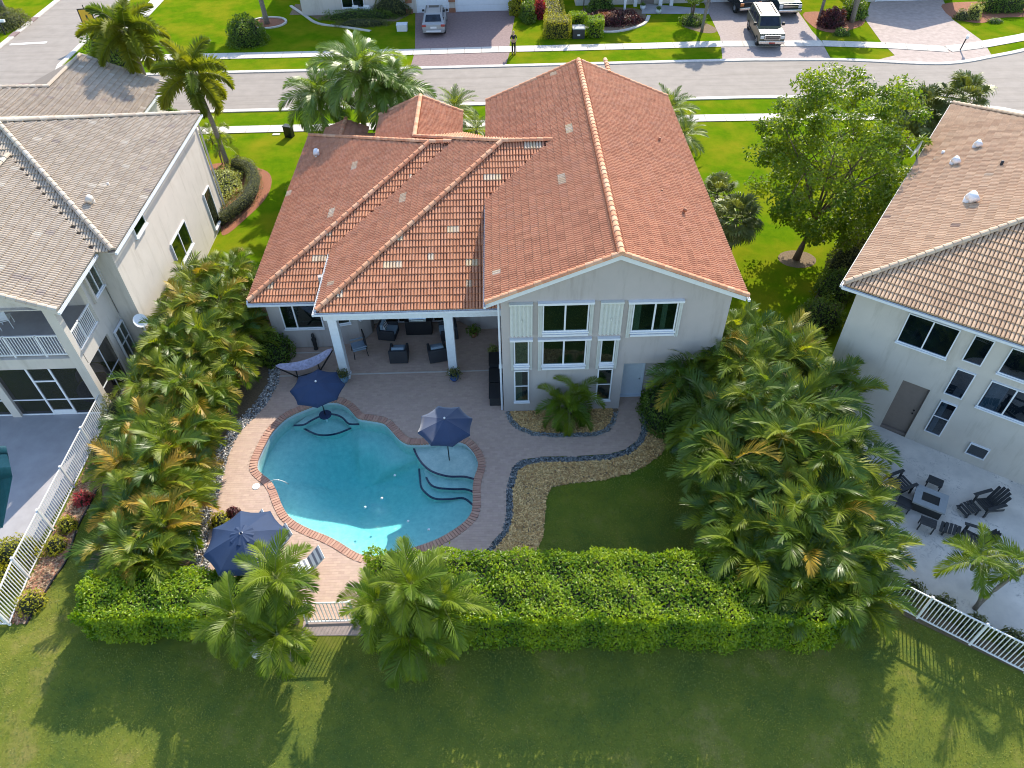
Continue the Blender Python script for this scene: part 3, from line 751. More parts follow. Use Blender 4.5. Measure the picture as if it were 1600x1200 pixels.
ribbon('bed_curb', smooth_loop([(7.0, 67.5), (8.5, 65.7), (10.4, 65.6), (12.5, 67.0), (13.3, 69.0)], 5, False), .3, .09, M['concrete'], 0, -1)
ribbon('bed_curb', smooth_loop([(-19.2, 74), (-17.6, 71.6), (-15.9, 69.2), (-13.5, 68.2), (-11, 67)], 5, False), .25, .09, M['concrete'], 0, -1)
sheet('trunk_bed', [smooth_loop([(15.9, 66.6), (17.2, 64.8), (18.3, 64.6), (18.7, 65.6), (17.6, 67.4)], 4)], .010, M['mulch_base'])
sheet('red_bed', [smooth_loop([(27.0, 65.4), (28.2, 63.9), (30.2, 64.7), (31.6, 66.0), (31.8, 68), (27.4, 69)], 4)], .020, M['red_mulch'])
sheet('right_mulch_bed', [smooth_loop([(39.6, 68.4), (39.8, 66.2), (41.5, 65.3), (43.4, 66.4), (47, 66.8), (48, 70), (41, 70.5)], 4)], .020, M['red_mulch'])
sheet('red_bed', [smooth_loop([(-15.8, 35.6), (-15.0, 37.2), (-14.3, 39.4), (-14.3, 41.3), (-14.9, 42.8), (-16.5, 43.6), (-18.5, 44), (-19.5, 42), (-16.5, 37)], 4)], .006, M['red_mulch'])
sheet('tree_ring', [smooth_loop([(15.55 + 1.0 * math.cos(a), 31.9 + .8 * math.sin(a)) for a in np.linspace(0, 6.283, 9)[:-1]], 3)], .006, M['mulch_base'])
# ------------------------------------------------------------------ houses
S = .417; CS = 1 / math.sqrt(1 + S * S)
TW, TL = .266, .335
CAMP = Vector((0, 0, 23.0))
def pair_geo(nb, L=.385):
    """one roof tile with nb barrels; x along the eave, y up the slope, z out"""
    w = TW / 2; V = []; F = []
    prof = [(.0085, -.012), (.0115, .030), (.034, .064), (.0665, .078), (.099, .064), (.1215, .030), (.1245, -.012)]
    K = len(prof)
    for b in range(nb):
        o = len(V)
        for (y, dz) in ((-.02, .034), (L, -.010)):
            for x, z in prof: V.append((b * w + x, y, z + dz))
        for x, z in prof: V.append((b * w + x, -.018, min(z, 0) - .004))
        for k in range(K - 1):
            F.append((o + k, o + k + 1, o + K + k + 1, o + K + k)); F.append((o + 2 * K + k, o + 2 * K + k + 1, o + k + 1, o + k))
    return np.array(V), np.array(F)
G1 = pair_geo(1); G2 = pair_geo(2)
def cap_geo(L=.39):
    V = []; F = []; n = 7
    for y, r in ((-.02, .125), (L, .105)):
        for k in range(n):
            t = math.pi * k / (n - 1); V.append((r * math.cos(t), y, r * math.sin(t) * .9))
    for k in range(n - 1): F.append((k, n + k, n + k + 1, k + 1))
    V.append((0, -.02, 0)); c = len(V) - 1
    return V, F, [(c, k, k + 1) for k in range(n - 1)]

class Roof:
    def __init__(s, root, under, tile_cols, pale, cap_cols, pale_fn):
        s.root = root; s.mb = MB(); s.under = under; s.cols = tile_cols; s.pale = pale; s.capc = cap_cols; s.tiles = []; s.caps = []; s.pale_fn = pale_fn
    def face(s, O, up, poly, holes=(), lift=.0, tiles=True):
        """O: a point on the eave line (x,y,z); up: horizontal up-slope unit; poly: plan outline of the face"""
        O = Vector(O); up = Vector((up[0], up[1], 0)).normalized(); e = Vector((up.y, -up.x, 0))
        sl = Vector((up.x * CS, up.y * CS, S * CS)); nrm = e.cross(sl)
        zf = lambda x, y: O.z + S * ((x - O.x) * up.x + (y - O.y) * up.y)
        s.mb.add([(x, y, zf(x, y) - .012) for x, y in poly], [tuple(range(len(poly)))])
        if not tiles: return
        P = np.array(poly); a = (P[:, 0] - O.x) * e.x + (P[:, 1] - O.y) * e.y; b = (P[:, 0] - O.x) * up.x + (P[:, 1] - O.y) * up.y
        a0, a1, b0, b1 = a.min(), a.max(), b.min(), b.max()
        dr = TL * CS; w = TW / 2
        nr = int((b1 - b0) / dr) + 1; nc = int((a1 - a0) / w) + 1
        rr, cc = np.meshgrid(np.arange(nr), np.arange(nc), indexing='ij'); rr = rr.ravel(); cc = cc.ravel()
        ca = a0 + (cc + .5) * w; cb = b0 + (rr + .5) * dr
        XY = np.stack([O.x + ca * e.x + cb * up.x, O.y + ca * e.y + cb * up.y], 1)
        ok = inpoly(XY, poly)
        for h in holes: ok &= ~inpoly(XY, h)
        runs = {}
        have = {(int(r), int(c)) for r, c in zip(rr[ok], cc[ok])}
        Bm = Matrix((e, sl, nrm)).transposed()
        for r, c in have:
            if c % 2 == 1:
                if (r, c - 1) in have: continue
                nb = 1
            else: nb = 2 if (r, c + 1) in have else 1
            aa = a0 + c * w; bb = b0 + r * dr
            p = Vector((O.x + aa * e.x + bb * up.x, O.y + aa * e.y + bb * up.y, O.z + S * bb))
            k_ = c // 2; rr_ = runs.setdefault(r, [-9, 0])
            q = s.pale_fn(e, up, r, k_)
            colr = np.array(s.pale[rnd.randrange(len(s.pale))] if q else s.cols[rnd.randrange(len(s.cols))])
            s.tiles.append((p, Bm, nb, colr * rnd.uniform(.93, 1.07), q))
    def cap_line(s, p0, p1, rise=.035):
        """ridge tiles from the low end p0 to p1"""
        p0, p1 = Vector(p0), Vector(p1); d = p1 - p0; L = d.length; n = max(1, round(L / .335)); y = d.normalized()
        x = y.cross(Vector((0, 0, 1))).normalized(); z = x.cross(y)
        # a slight pitch so each cap laps the one below
        y2 = (y - z * .035).normalized(); z2 = x.cross(y2)
        for i in range(n):
            Mx = Matrix((x, y2, z2)).transposed().to_4x4(); Mx.translation = p0 + d * (i / n) + z * (rise + .014); s.caps.append(Mx)
    def finish(s, budget=300):
        roof = s.mb.build('roof', s.under, s.root)
        s.tiles.sort(key=lambda t: (t[0] - CAMP).length + (0 if t[2] == 2 else 500))
        var = {}
        for t in s.tiles[:budget]:
            p, Bm, nb, c, q = t
            key = (q, rnd.randrange(4))
            if key not in var:
                var[key] = np_mesh('roof_tile', G2[0], G2[1], [M['tile']], np.tile(c, (len(G2[0]), 1)))
            o = obj('roof_tile', var[key], roof); Mx = Bm.to_4x4(); Mx.translation = p; o.matrix_local = Mx
        rest = s.tiles[budget:]
        Vs = []; Fs = []; Cs = []; off = 0
        for nb, g in ((1, G1), (2, G2)):
            T = [t for t in rest if t[2] == nb]
            if not T: continue
            Bs = np.array([[list(r) for r in t[1]] for t in T]); Ps = np.array([t[0][:] for t in T]); c = np.array([t[3] for t in T])
            V = np.einsum('nij,kj->nki', Bs, g[0]) + Ps[:, None, :] + rng.normal(0, .003, (len(T), 1, 3))
            F = g[1][None] + (np.arange(len(T)) * len(g[0]))[:, None, None] + off
            Vs.append(V.reshape(-1, 3)); Fs.append(F.reshape(-1, 4)); Cs.append(np.repeat(c, len(g[0]), 0)); off += len(T) * len(g[0])
        obj('roof_tile', np_mesh('roof_tile', np.concatenate(Vs), np.concatenate(Fs), [M['tile']], np.concatenate(Cs)), roof, 'stuff')
        V, F, E = cap_geo(); cm = []
        for c in s.capc:
            me = bpy.data.meshes.new('ridge_tile'); me.from_pydata(V, [], F + E); me.materials.append(M['tile'])
            a = me.color_attributes.new('Col', 'FLOAT_COLOR', 'POINT'); a.data.foreach_set('color', np.tile((*c, 1), (len(V), 1)).ravel().astype(np.float32)); me.update(); cm.append(me)
        s.caps.sort(key=lambda m: (m.translation - CAMP).length)
        for Mx in s.caps[:300]:
            o = obj('ridge_tile', cm[rnd.randrange(len(cm))], roof); o.matrix_local = Mx
        return roof

def window(root, Mw, x0, x1, z0, z1, vs=(), hs=(), fw=.055, proud=.075, glass='glass', sill=True, mat='white', curt=()):
    """frame with separate panes; Mw is a wall frame (y into the wall)"""
    mb = MB(); mb.M = Mw
    mb.box(x0, x1, -proud, .02, z0, z0 + fw); mb.box(x0, x1, -proud, .02, z1 - fw, z1)
    mb.box(x0, x0 + fw, -proud, .02, z0 + fw, z1 - fw); mb.box(x1 - fw, x1, -proud, .02, z0 + fw, z1 - fw)
    for v in vs: mb.box(v - fw * .6, v + fw * .6, -proud, .02, z0 + fw, z1 - fw)
    xs = [x0 + fw] + [w for v in vs for w in (v - fw * .6, v + fw * .6)] + [x1 - fw]
    for h in hs:
        for i in range(0, len(xs), 2): mb.box(xs[i], xs[i + 1], -proud * .9, .02, h - fw * .4, h + fw * .4)
    if sill: mb.box(x0 - .03, x1 + .03, -proud - .06, .01, z0 - .06, z0 - .002)
    w = mb.build('window', M[mat], root)
    zs = [z0 + fw] + [q for h in sorted(hs) for q in (h - fw * .4, h + fw * .4)] + [z1 - fw]
    for i in range(0, len(xs), 2):
        for j in range(0, len(zs), 2):
            p = MB(); p.M = Mw; p.box(xs[i], xs[i + 1], -.050, -.046, zs[j], zs[j + 1])
            p.build('pane', M[glass], w)
    p = MB(); p.M = Mw; p.box(x0 + fw * .5, x1 - fw * .5, -.006, -.002, z0 + fw * .5, z1 - fw * .5); p.build('dark_interior', M['room'], w)
    for a_, b_ in curt:
        p = MB(); p.M = Mw; n_ = max(3, int((b_ - a_) / .06)); d_ = (b_ - a_) / n_
        for i in range(n_): p.box(a_ + i * d_, a_ + (i + 1) * d_ - .004, -.030 - .008 * (i % 2), -.010, z0 + fw, z1 - fw)
        p.build('curtain', M['curtain'], w)
    return w

def shutter_stack(root, Mw, x0, x1, z0, z1):
    """folded accordion shutter: upright slats side by side"""
    mb = MB(); mb.M = Mw; n = 4; w = (x1 - x0) / n
    for i in range(n): mb.box(x0 + i * w + .004, x0 + (i + 1) * w - .004, -.13 + (i % 2) * .015, -.002, z0, z1)
    return mb.build('shutter', M['shutter'], root)
def shutter_closed(root, Mw, x0, x1, z0, z1):
    mb = MB(); mb.M = Mw; n = 11; w = (x1 - x0) / n
    V = []
    for i in range(n + 1):
        y = -.14 if i % 2 else -.05
        V += [(x0 + i * w, y, z0), (x0 + i * w, y, z1), (x0 + i * w, -.01, z0), (x0 + i * w, -.01, z1)]
    F = []
    for i in range(n):
        a, b = 4 * i, 4 * i + 4
        F += [(a, b, b + 1, a + 1), (a, a + 2, b + 2, b), (a + 1, b + 1, b + 3, a + 3)]
    F += [(0, 1, 3, 2), (4 * n, 4 * n + 2, 4 * n + 3, 4 * n + 1)]
    mb.add(V, F); mb.box(x0 - .02, x1 + .02, -.17, -.01, z1 + .002, z1 + .07); mb.box((x0 + x1) / 2 - .02, (x0 + x1) / 2 + .02, -.17, -.15, z0 + .75, z0 + .87)
    return mb.build('shutter', M['shutter'], root)

# ================= main house
H1 = empty('house', (3.0, 30.0, 0), label='house with orange barrel tile roof behind the curved pool', cat='house')
def sub(o, root):            # keep world placement while parented
    o.location = o.location - root.location if o.type == 'EMPTY' else o.location
    return o
H1.location = (0, 0, 0)
def run_hash(r, k, seed):
    h = math.sin(r * 12.9898 + k * 78.233 + seed * 37.719) * 43758.5453
    return h - math.floor(h)
def pale1(e, up, r, k):
    rate = .030 if up.y > .7 else (.0022 if up.x > .7 else .0008)       # bleached tiles lie in short runs along a row
    return any(run_hash(r, k - d, up.x * 3 + up.y) < rate * (1.0, .8, .5)[d] for d in range(3))
RA = Roof(H1, M['under_red'], [(.49, .225, .125), (.47, .21, .117), (.51, .235, .13), (.455, .20, .11), (.49, .23, .135)], [(.58, .45, .29), (.54, .39, .26), (.56, .44, .32)], [(.60, .31, .175), (.56, .26, .14), (.62, .35, .21), (.54, .24, .13)], pale1)
EZ, ML, MR, MC = 6.13, -.72, 8.9, 4.09
YF, YB = 21.12, 38.3
RZ = EZ + S * (MC - ML)
RA.face((ML, YF, EZ), (1, 0), [(ML, YF), (MC, YF), (MC, YB), (ML, YB)], holes=[[(ML - .1, 28.35), (2.25, 31.2), (ML - .1, 34.1)]])
RA.face((MR, YF, EZ), (-1, 0), [(MR, YF), (MR, YB), (MC, YB), (MC, YF)])
RA.cap_line((MC, YF - .05, RZ + .04), (MC, YB, RZ + .04))
ZM = 4.1
RA.face((-7.75, 23.4, ZM), (0, 1), [(-7.75, 23.4), (-.22, 23.4), (-.22, 28.3), (-.72, 28.3), (2.25, 31.2), (.05, 31.2)])
RA.face((-7.75, 23.4, ZM), (1, 0), [(-7.75, 23.4), (.05, 31.2), (-4.4, 35.65), (-4.45, 40.6), (-6.9, 40.6), (-6.9, 36.5), (-2.55, 33.2), (-7.75, 28.02)])
RA.face((-2.15, 35.0, ZM + S * 1.0), (-1, 0), [(-2.15, 33.5), (-2.15, 40.6), (-4.45, 40.6), (-4.45, 35.7)])
RA.face((2.25, 38.3, 7.35 - S * 7.1), (0, -1), [(2.25, 31.2), (-.7, 34.1), (-2.15, 38.3), (-4.4, 35.65), (.05, 31.2)])
zl = 3.05
RA.face((-11.3, 25.5, zl), (1, 0), [(-11.3, 25.5), (-3.45, 33.35), (-11.3, 41.2)])
RA.face((-11.3, 25.5, zl), (0, 1), [(-11.3, 25.5), (-7.6, 25.5), (-7.6, 28.12), (-2.55, 33.2), (-3.45, 33.35)])
RA.face((-3.45, 41.2, zl), (0, -1), [(-11.3, 41.2), (-3.45, 33.35), (-2.5, 33.3), (-6.9, 37.5), (-6.9, 41.2)])
hz = lambda t, z: z + S * t
RA.cap_line((-7.70, 23.45, ZM + .06), (.05, 31.2, ZM + S * 7.8 + .06))
RA.cap_line((.05, 31.2, ZM + S * 7.8 + .05), (2.25, 31.2, ZM + S * 7.8 + .05))
RA.cap_line((-4.4, 35.65, ZM + S * 3.35 + .05), (.05, 31.2, ZM + S * 7.8 + .05))
RA.cap_line((-4.45, 40.6, ZM + S * 3.3 + .05), (-4.45, 35.7, ZM + S * 3.3 + .05))
RA.cap_line((-11.25, 25.55, zl + .06), (-3.45, 33.35, zl + S * 7.85 + .06))
RA.cap_line((-3.45, 33.35, zl + S * 7.85 + .05), (-2.45, 33.35, zl + S * 7.85 + .05))
RA.cap_line((-11.25, 41.15, zl + .05), (-3.45, 33.35, zl + S * 7.85 + .05))
# far small hip beside the entry
RA.face((-10.3, 40, 3.3), (1, 0), [(-10.3, 39.2), (-10.3, 41.6), (-9.05, 41.6), (-9.05, 39.2)])
RA.face((-7.8, 40, 3.3), (-1, 0), [(-7.8, 39.2), (-9.05, 39.2), (-9.05, 41.6), (-7.8, 41.6)])
RA.cap_line((-9.05, 39.2, 3.87), (-9.05, 41.6, 3.87))
# verges of the big gable, and the far verges
for yv, x0, x1 in ((YF + .02, ML, MC), (YF + .02, MR, MC), (YB - .02, ML, MC), (YB - .02, MR, MC)):
    RA.cap_line((x0, yv, EZ + .05), (x1, yv, RZ + .05), .0)
RA.cap_line((-6.9, 40.58, ZM + S * .85 + .05), (-4.45, 40.58, ZM + S * 3.3 + .05), .0)
RA.cap_line((-2.15, 40.58, ZM + S * 1.0 + .05), (-4.45, 40.58, ZM + S * 3.3 + .05), .0)
# a short dormer ridge on the far side of the big roof
RA.cap_line((5.7, 38.2, 7.5), (5.7, 40.0, 7.5))
roof1 = RA.finish(300)
# vents on the roof (parts of the roof)
def vent(roof, p, h, r, mat, hood=True):
    mb = MB(); mb.tube([(p[0], p[1], p[2] - .1), (p[0], p[1], p[2] + h)], r, 10)
    if hood:
        mb.tube([(p[0], p[1], p[2] + h * .95), (p[0] + .02, p[1] - r * .6, p[2] + h + r), (p[0] + .02, p[1] - r * 2.2, p[2] + h + r * .5)], [r, r * 1.15, r * 1.1], 10)
    mb.build('roof_vent', M[mat], roof, smooth=True)
vent(roof1, (-10.15, 37.72, 3.55), .22, .14, 'white')
vent(roof1, (7.37, 31.98, 6.79), .22, .06, 'red_lamp' if False else 'terracotta', False)
vent(roof1, (7.31, 25.72, 6.81), .2, .06, 'terracotta'); vent(roof1, (6.61, 26.99, 7.1), .12, .05, 'terracotta', False)

# walls
FY = 21.42
Wm = frame((1, 0), (0, FY))
mb = MB()
mb.M = Wm
def gable_poly(x0, x1, zl_, zr_, apex=None): pass
# upper gable wall, thick
g = [(-.19, 2.64), (8.45, 2.64), (8.45, EZ + S * (MR - 8.45) - .10), (MC, RZ - .12), (-.19, EZ + S * (-.19 - ML) - .10)]
mb.add([(x, 0, z) for x, z in g] + [(x, .22, z) for x, z in g], [(0, 1, 2, 3, 4), (9, 8, 7, 6, 5)] + [(i, 5 + i, 5 + (i + 1) % 5, (i + 1) % 5) for i in range(5)])
mb.box(-.19, 4.72, 0, .22, 0, 2.64)
mb.box(4.52, 4.72, .22, .85, 0, 2.64)
mb.M = Matrix()
mb.box(4.72, 8.45, 22.27, 22.45, 0, 2.64)                       # recessed ground-floor wall
mb.box(4.72, 8.45, FY + .22, 22.27, 2.50, 2.64)                # soffit of the recess
mb.box(-.19, .03, FY + .22, 38.0, 0, EZ + .06)                  # left side wall of the tall wing
mb.box(8.23, 8.45, FY + .22, 38.0, 0, EZ + .06)
mb.box(.03, 8.23, 37.8, 38.0, 0, EZ)
wall = mb.build('wall', M['wall'], H1)
mb = MB()                                                       # ground-floor back wall of the covered patio
mb.box(-6.42, -2.27, 27.5, 27.7, 0, 4.0)
def wallseg(mb, a, b, z0, z1, t=.2):
    a = Vector((*a, 0)); b = Vector((*b, 0)); d = (b - a); L = d.length; u = d.normalized()
    mb.box(0, L, 0, t, z0, z1, 0, frame(u, a))
wallseg(mb, (-2.27, 27.5), (-1.54, 26.87), 0, 4.0); mb.box(-1.54, -.19, 26.87, 27.07, 0, 4.0)
wallseg(mb, (-8.1, 25.92), (-6.88, 26.2), 0, 4.0); wallseg(mb, (-6.88, 26.2), (-6.42, 26.8), 0, 4.0); wallseg(mb, (-6.42, 26.8), (-6.42, 27.7), 0, 4.0)
mb.box(-10.75, -8.1, 25.92, 26.12, 0, 3.15); mb.box(-10.75, -10.55, 26.12, 40.9, 0, 3.15)
mb.box(-10.55, -6.9, 40.7, 40.9, 0, 3.2); mb.box(-6.75, -2.3, 40.2, 40.4, 0, 4.5); mb.box(-2.5, -2.3, 34, 40.2, 0, 4.4); mb.box(-6.75, -6.55, 36, 40.2, 0, 4.4)
mb.build('wall', M['wall'], H1)
mb = MB(); mb.box(-7.6, -.2, 23.62, 27.6, 3.86, 3.95); mb.box(-11.15, -8.0, 25.62, 26.0, 2.93, 2.97); mb.box(-7.62, -7.58, 23.6, 28.3, 3.86, 4.05)
mb.build('soffit', M['trim'], H1)
mb = MB(); mb.box(-7.6, -.2, 23.66, 23.96, 3.45, 3.86); mb.build('beam', M['trim'], H1)
for x in (-7.29, -2.43):
    mb = MB(); mb.box(x - .19, x + .19, 23.70, 24.08, 0, 3.45); mb.box(x - .22, x + .22, 23.67, 24.11, 0.0, .12); mb.build('column', M['trim'], H1, bevel=.012)
# fascia, gutters
mb = MB()
mb.box(-7.78, -.2, 23.40, 23.60, ZM - .13, ZM - .035); mb.box(-7.82, -7.66, 23.6, 28.0, ZM - .13, ZM - .035)
mb.box(-11.35, -7.7, 25.46, 25.62, zl - .13, zl - .03); mb.box(-11.4, -11.24, 25.62, 41, zl - .13, zl - .03)
mb.build('fascia', M['trim'], H1)
def gutter(root, a, b, mat='trim', w=.085, h=.10):
    a, b = Vector(a), Vector(b); u = (b - a); L = u.length; Mx = frame(u, a, a.z)
    m_ = MB(); m_.M = Mx
    m_.box(0, L, -w, -w + .012, 0, h); m_.box(0, L, -w + .012, 0, 0, .012); m_.box(0, L, -.01, 0, .012, h)
    m_.box(0, .01, -w + .012, -.01, .012, h); m_.box(L - .01, L, -w + .012, -.01, .012, h)
    return m_.build('gutter', M[mat], root)
gutter(H1, (-7.82, 23.39, ZM - .14), (-.2, 23.39, ZM - .14)); gutter(H1, (-11.3, 25.45, zl - .14), (-7.85, 25.45, zl - .14))
gutter(H1, (-7.83, 28.0, ZM - .14), (-7.83, 23.3, ZM - .14)); gutter(H1, (ML - .01, 34, EZ - .13), (ML - .01, 21.0, EZ - .13)); gutter(H1, (MR + .01, 21.0, EZ - .13), (MR + .01, 38.2, EZ - .13))
# barge boards of the gable
mb = MB()
for xa, xb in ((ML, MC), (MR, MC)):
    mb.add([(xa, YF + .06, EZ - .24), (xb, YF + .06, RZ - .24), (xb, YF + .06, RZ - .03), (xa, YF + .06, EZ - .03), (xa, YF + .12, EZ - .24), (xb, YF + .12, RZ - .24), (xb, YF + .12, RZ - .03), (xa, YF + .12, EZ - .03)],
           [(0, 1, 2, 3), (7, 6, 5, 4), (0, 4, 5, 1), (3, 2, 6, 7), (0, 3, 7, 4), (1, 5, 6, 2)])
    mb.add([(xa, YF + .12, EZ - .16), (xb, YF + .12, RZ - .16), (xb, FY + .01, RZ - .16), (xa, FY + .01, EZ - .16)], [(0, 1, 2, 3)])
mb.build('barge_board', M['white'], H1)
mb = MB(); mb.tube([(-.27, 21.5, 5.85), (-.27, 21.5, .05)], .045, 8); mb.box(-.34, -.20, 21.48, 21.60, 2.5, 2.62); mb.build('downpipe', M['trim'], H1)
# windows and accordion shutters of the gable front
def track(x0, x1, z):
    m_ = MB(); m_.M = Wm; m_.box(x0, x1, -.17, -.002, z, z + .09); m_.build('shutter_track', M['white'], H1)
shutter_closed(H1, Wm, .15, 1.0, 4.32, 5.88); shutter_closed(H1, Wm, 3.56, 4.40, 4.30, 5.86)
window(H1, Wm, 1.38, 3.14, 4.50, 5.84, vs=(2.24,)); shutter_stack(H1, Wm, 1.22, 1.37, 4.32, 5.84); shutter_stack(H1, Wm, 3.16, 3.30, 4.32, 5.84); track(1.20, 3.32, 5.87); track(1.38, 3.14, 4.33)
window(H1, Wm, 4.78, 6.48, 4.40, 5.80, vs=(5.62,), curt=((4.84, 5.10), (5.9, 6.1))); shutter_stack(H1, Wm, 4.61, 4.76, 4.14, 5.80); shutter_stack(H1, Wm, 6.50, 6.64, 4.14, 5.80); track(4.58, 6.67, 5.82); track(4.78, 6.48, 4.22)
window(H1, Wm, .27, .88, 2.80, 4.07, hs=(), curt=((.32, .83),)); shutter_stack(H1, Wm, .14, .255, 2.55, 4.07); shutter_stack(H1, Wm, .895, 1.0, 2.55, 4.07); track(.12, 1.02, 4.10); track(.27, .88, 2.63)
window(H1, Wm, 1.39, 3.13, 2.74, 4.06, vs=(2.24,)); shutter_stack(H1, Wm, 1.23, 1.375, 2.50, 4.06); shutter_stack(H1, Wm, 3.145, 3.29, 2.50, 4.06); track(1.21, 3.31, 4.09); track(1.39, 3.13, 2.56)
window(H1, Wm, 3.69, 4.27, 2.76, 4.03); shutter_stack(H1, Wm, 3.56, 3.675, 2.50, 4.03); shutter_stack(H1, Wm, 4.285, 4.40, 2.50, 4.03); track(3.54, 4.42, 4.06); track(3.69, 4.27, 2.60)
window(H1, Wm, .26, .88, .66, 2.46, hs=(1.58,), curt=((.32, .6),)); window(H1, Wm, 3.67, 4.29, .62, 2.44, hs=(1.55,))
Wd = frame((1, 0), (0, 22.27))
mb = MB(); mb.M = Wd; mb.box(4.88, 5.72, -.05, .0, .05, 2.15); mb.box(4.80, 4.88, -.07, .0, .0, 2.22); mb.box(5.72, 5.80, -.07, .0, 0, 2.22); mb.box(4.88, 5.72, -.07, 0, 2.15, 2.22); mb.box(4.8, 5.8, -.2, .0, 0.0, .048)
d_ = mb.build('door', M['door_white'], H1)
mb = MB(); mb.M = Wd; mb.lathe([(.0, 0), (.03, 0), (.035, .03), (.0, .05)], 8, (5.62, -.09, 1.0)); mb.build('handle', M['steel'], d_)
# patio-side openings
Wl = frame((1, 0), (0, 25.92))
window(H1, Wl, -10.15, -8.35, 1.22, 2.86, vs=(-9.55,)); window(H1, frame((-6.42 + 6.88, .6), (-6.88, 26.2)), .12, .62, 1.3, 2.9)
window(H1, frame((1.22, .28), (-8.1, 25.92)), .35, .95, 1.3, 2.9)
window(H1, frame((1, 0), (0, 26.87)), -1.2, -.35, 1.25, 2.4)
window(H1, frame((1, 0), (0, 27.5)), -6.0, -2.7, .1, 2.6, vs=(-5.2, -4.35, -3.5), sill=False)

# ================= neighbour on the left
H2 = empty('house', (0, 0, 0), label='cream two-storey house with pale tan tile roof and upstairs balcony', cat='house')
def pale2(e, up, r, k): return run_hash(r, k, 5) < .03
TAN = [(.45, .37, .285), (.435, .355, .27), (.465, .385, .30), (.425, .345, .265)]
RB = Roof(H2, M['under_tan'], TAN, [(.54, .47, .38), (.36, .29, .24)], [(.48, .41, .32), (.44, .36, .28), (.50, .44, .36)], pale2)
ZB = 6.0
RB.face((-15.9, 25.3, ZB), (-1, 0), [(-15.9, 25.3), (-15.9, 38.0), (-22.25, 31.65)])
RB.face((-15.9, 25.3, ZB), (0, 1), [(-16.65, 25.3), (-15.9, 25.3), (-22.25, 31.65), (-29, 31.65), (-29, 25.3), (-21.3, 29.95)])
RB.face((-15.9, 38.0, ZB), (0, -1), [(-15.9, 38.0), (-29, 38.0), (-29, 31.65), (-22.25, 31.65)])
RB.face((-16.65, 21.55, ZB), (-1, 0), [(-16.65, 21.55), (-16.65, 25.3), (-21.3, 29.95), (-21.3, 21.55)])
RB.face((-25.95, 21.55, ZB), (1, 0), [(-25.95, 21.55), (-21.3, 21.55), (-21.3, 29.95), (-25.95, 25.3)], tiles=False)
RB.cap_line((-15.95, 25.35, ZB + .06), (-22.25, 31.65, ZB + S * 6.35 + .06)); RB.cap_line((-15.95, 37.95, ZB + .06), (-22.25, 31.65, ZB + S * 6.35 + .06))
RB.cap_line((-22.25, 31.65, ZB + S * 6.35 + .05), (-27, 31.65, ZB + S * 6.35 + .05)); RB.cap_line((-21.3, 21.6, ZB + S * 4.65 + .05), (-21.3, 29.9, ZB + S * 4.65 + .05))
RB.cap_line((-16.65, 21.57, ZB + .04), (-21.3, 21.57, ZB + S * 4.65 + .04), 0.0)
RB.face((-21.83, 36, 3.5), (-1, 0), [(-21.83, 36), (-21.83, 48.2), (-26.45, 48.2), (-26.45, 43.3), (-31.5, 38.25), (-31.5, 36)])
RB.face((-31.1, 48.2, 3.5), (1, 0), [(-31.1, 43.3), (-26.45, 43.3), (-26.45, 48.2), (-31.1, 48.2)], tiles=False)
RB.cap_line((-26.45, 48.1, 3.5 + S * 4.62 + .05), (-26.45, 43.3, 3.5 + S * 4.62 + .05)); RB.cap_line((-26.45, 43.3, 3.5 + S * 4.62 + .05), (-31.5, 38.25, 3.5 + S * 9.67 + .05))
RB.cap_line((-21.83, 48.18, 3.54), (-26.45, 48.18, 3.54 + S * 4.62), 0.0)
roof2 = RB.finish(300)
vent(roof2, (-17.5, 28.01, 6.7), .16, .13, 'wall_cream'); vent(roof2, (-17.41, 29.56, 6.66), .1, .06, 'wall_cream', False); vent(roof2, (-19.07, 30.83, 7.34), .06, .04, 'black', False)
mb = MB(); mb.box(-16.4, -16.2, 25.5, 37.7, 0, 5.95); mb.box(-29, -16.4, 37.5, 37.7, 0, 5.95); mb.box(-17.26, -16.4, 25.5, 25.7, 0, 5.95)
mb.box(-22.5, -22.3, 37.7, 48.0, 0, 3.5); mb.box(-31.5, -22.5, 47.8, 48.0, 0, 3.5)
mb.add([(-31.0, 47.9, 3.5), (-22.3, 47.9, 3.5), (-26.45, 47.9, 5.35)], [(0, 1, 2)])
mb.build('wall', M['wall_cream'], H2)
LY = 21.87; Wf = frame((1, 0), (0, LY)); Ws = frame((0, 1), (-17.06, 0))
mb = MB()
mb.M = Wf
mb.box(-26, -17.06, 0, .25, 2.80, 3.34)                                   # band between the storeys
for x0, x1 in ((-17.46, -17.06), (-21.35, -20.98), (-25.5, -25.1)): mb.box(x0, x1, 0, .30, 0, 2.80)
for x0, x1 in ((-17.46, -17.06), (-25.5, -25.1)): mb.box(x0, x1, 0, .30, 3.34, 5.93)
mb.add([(-17.06, 0, 5.93), (-25.5, 0, 5.93), (-21.3, 0, ZB + S * 4.65 - .15), (-17.06, .2, 5.93), (-25.5, .2, 5.93), (-21.3, .2, ZB + S * 4.65 - .15)], [(1, 0, 2), (3, 4, 5), (0, 3, 5, 2), (1, 2, 5, 4), (0, 1, 4, 3)])
mb.M = Ws                                                                 # right side of the balcony wing (x = world y)
mb.box(LY + .30, 25.5, 0, .22, 2.72, 3.42); mb.box(24.05, 25.5, 0, .22, 3.42, 5.93); mb.box(22.17, 22.30, 0, .22, .0, .01)
mb.box(24.10, 24.45, 0, .22, 0, 2.72); mb.box(24.45, 25.45, .05, .22, 0, 2.72); mb.box(LY + .3, 24.10, 0, .22, 0.0, .10)
mb.M = Matrix(); mb.box(-26, -17.3, 25.3, 25.5, 0, 5.93); mb.box(-17.3, -17.06, 25.45, 25.52, 0, 5.93)
mb.build('wall', M['wall_cream'], H2)
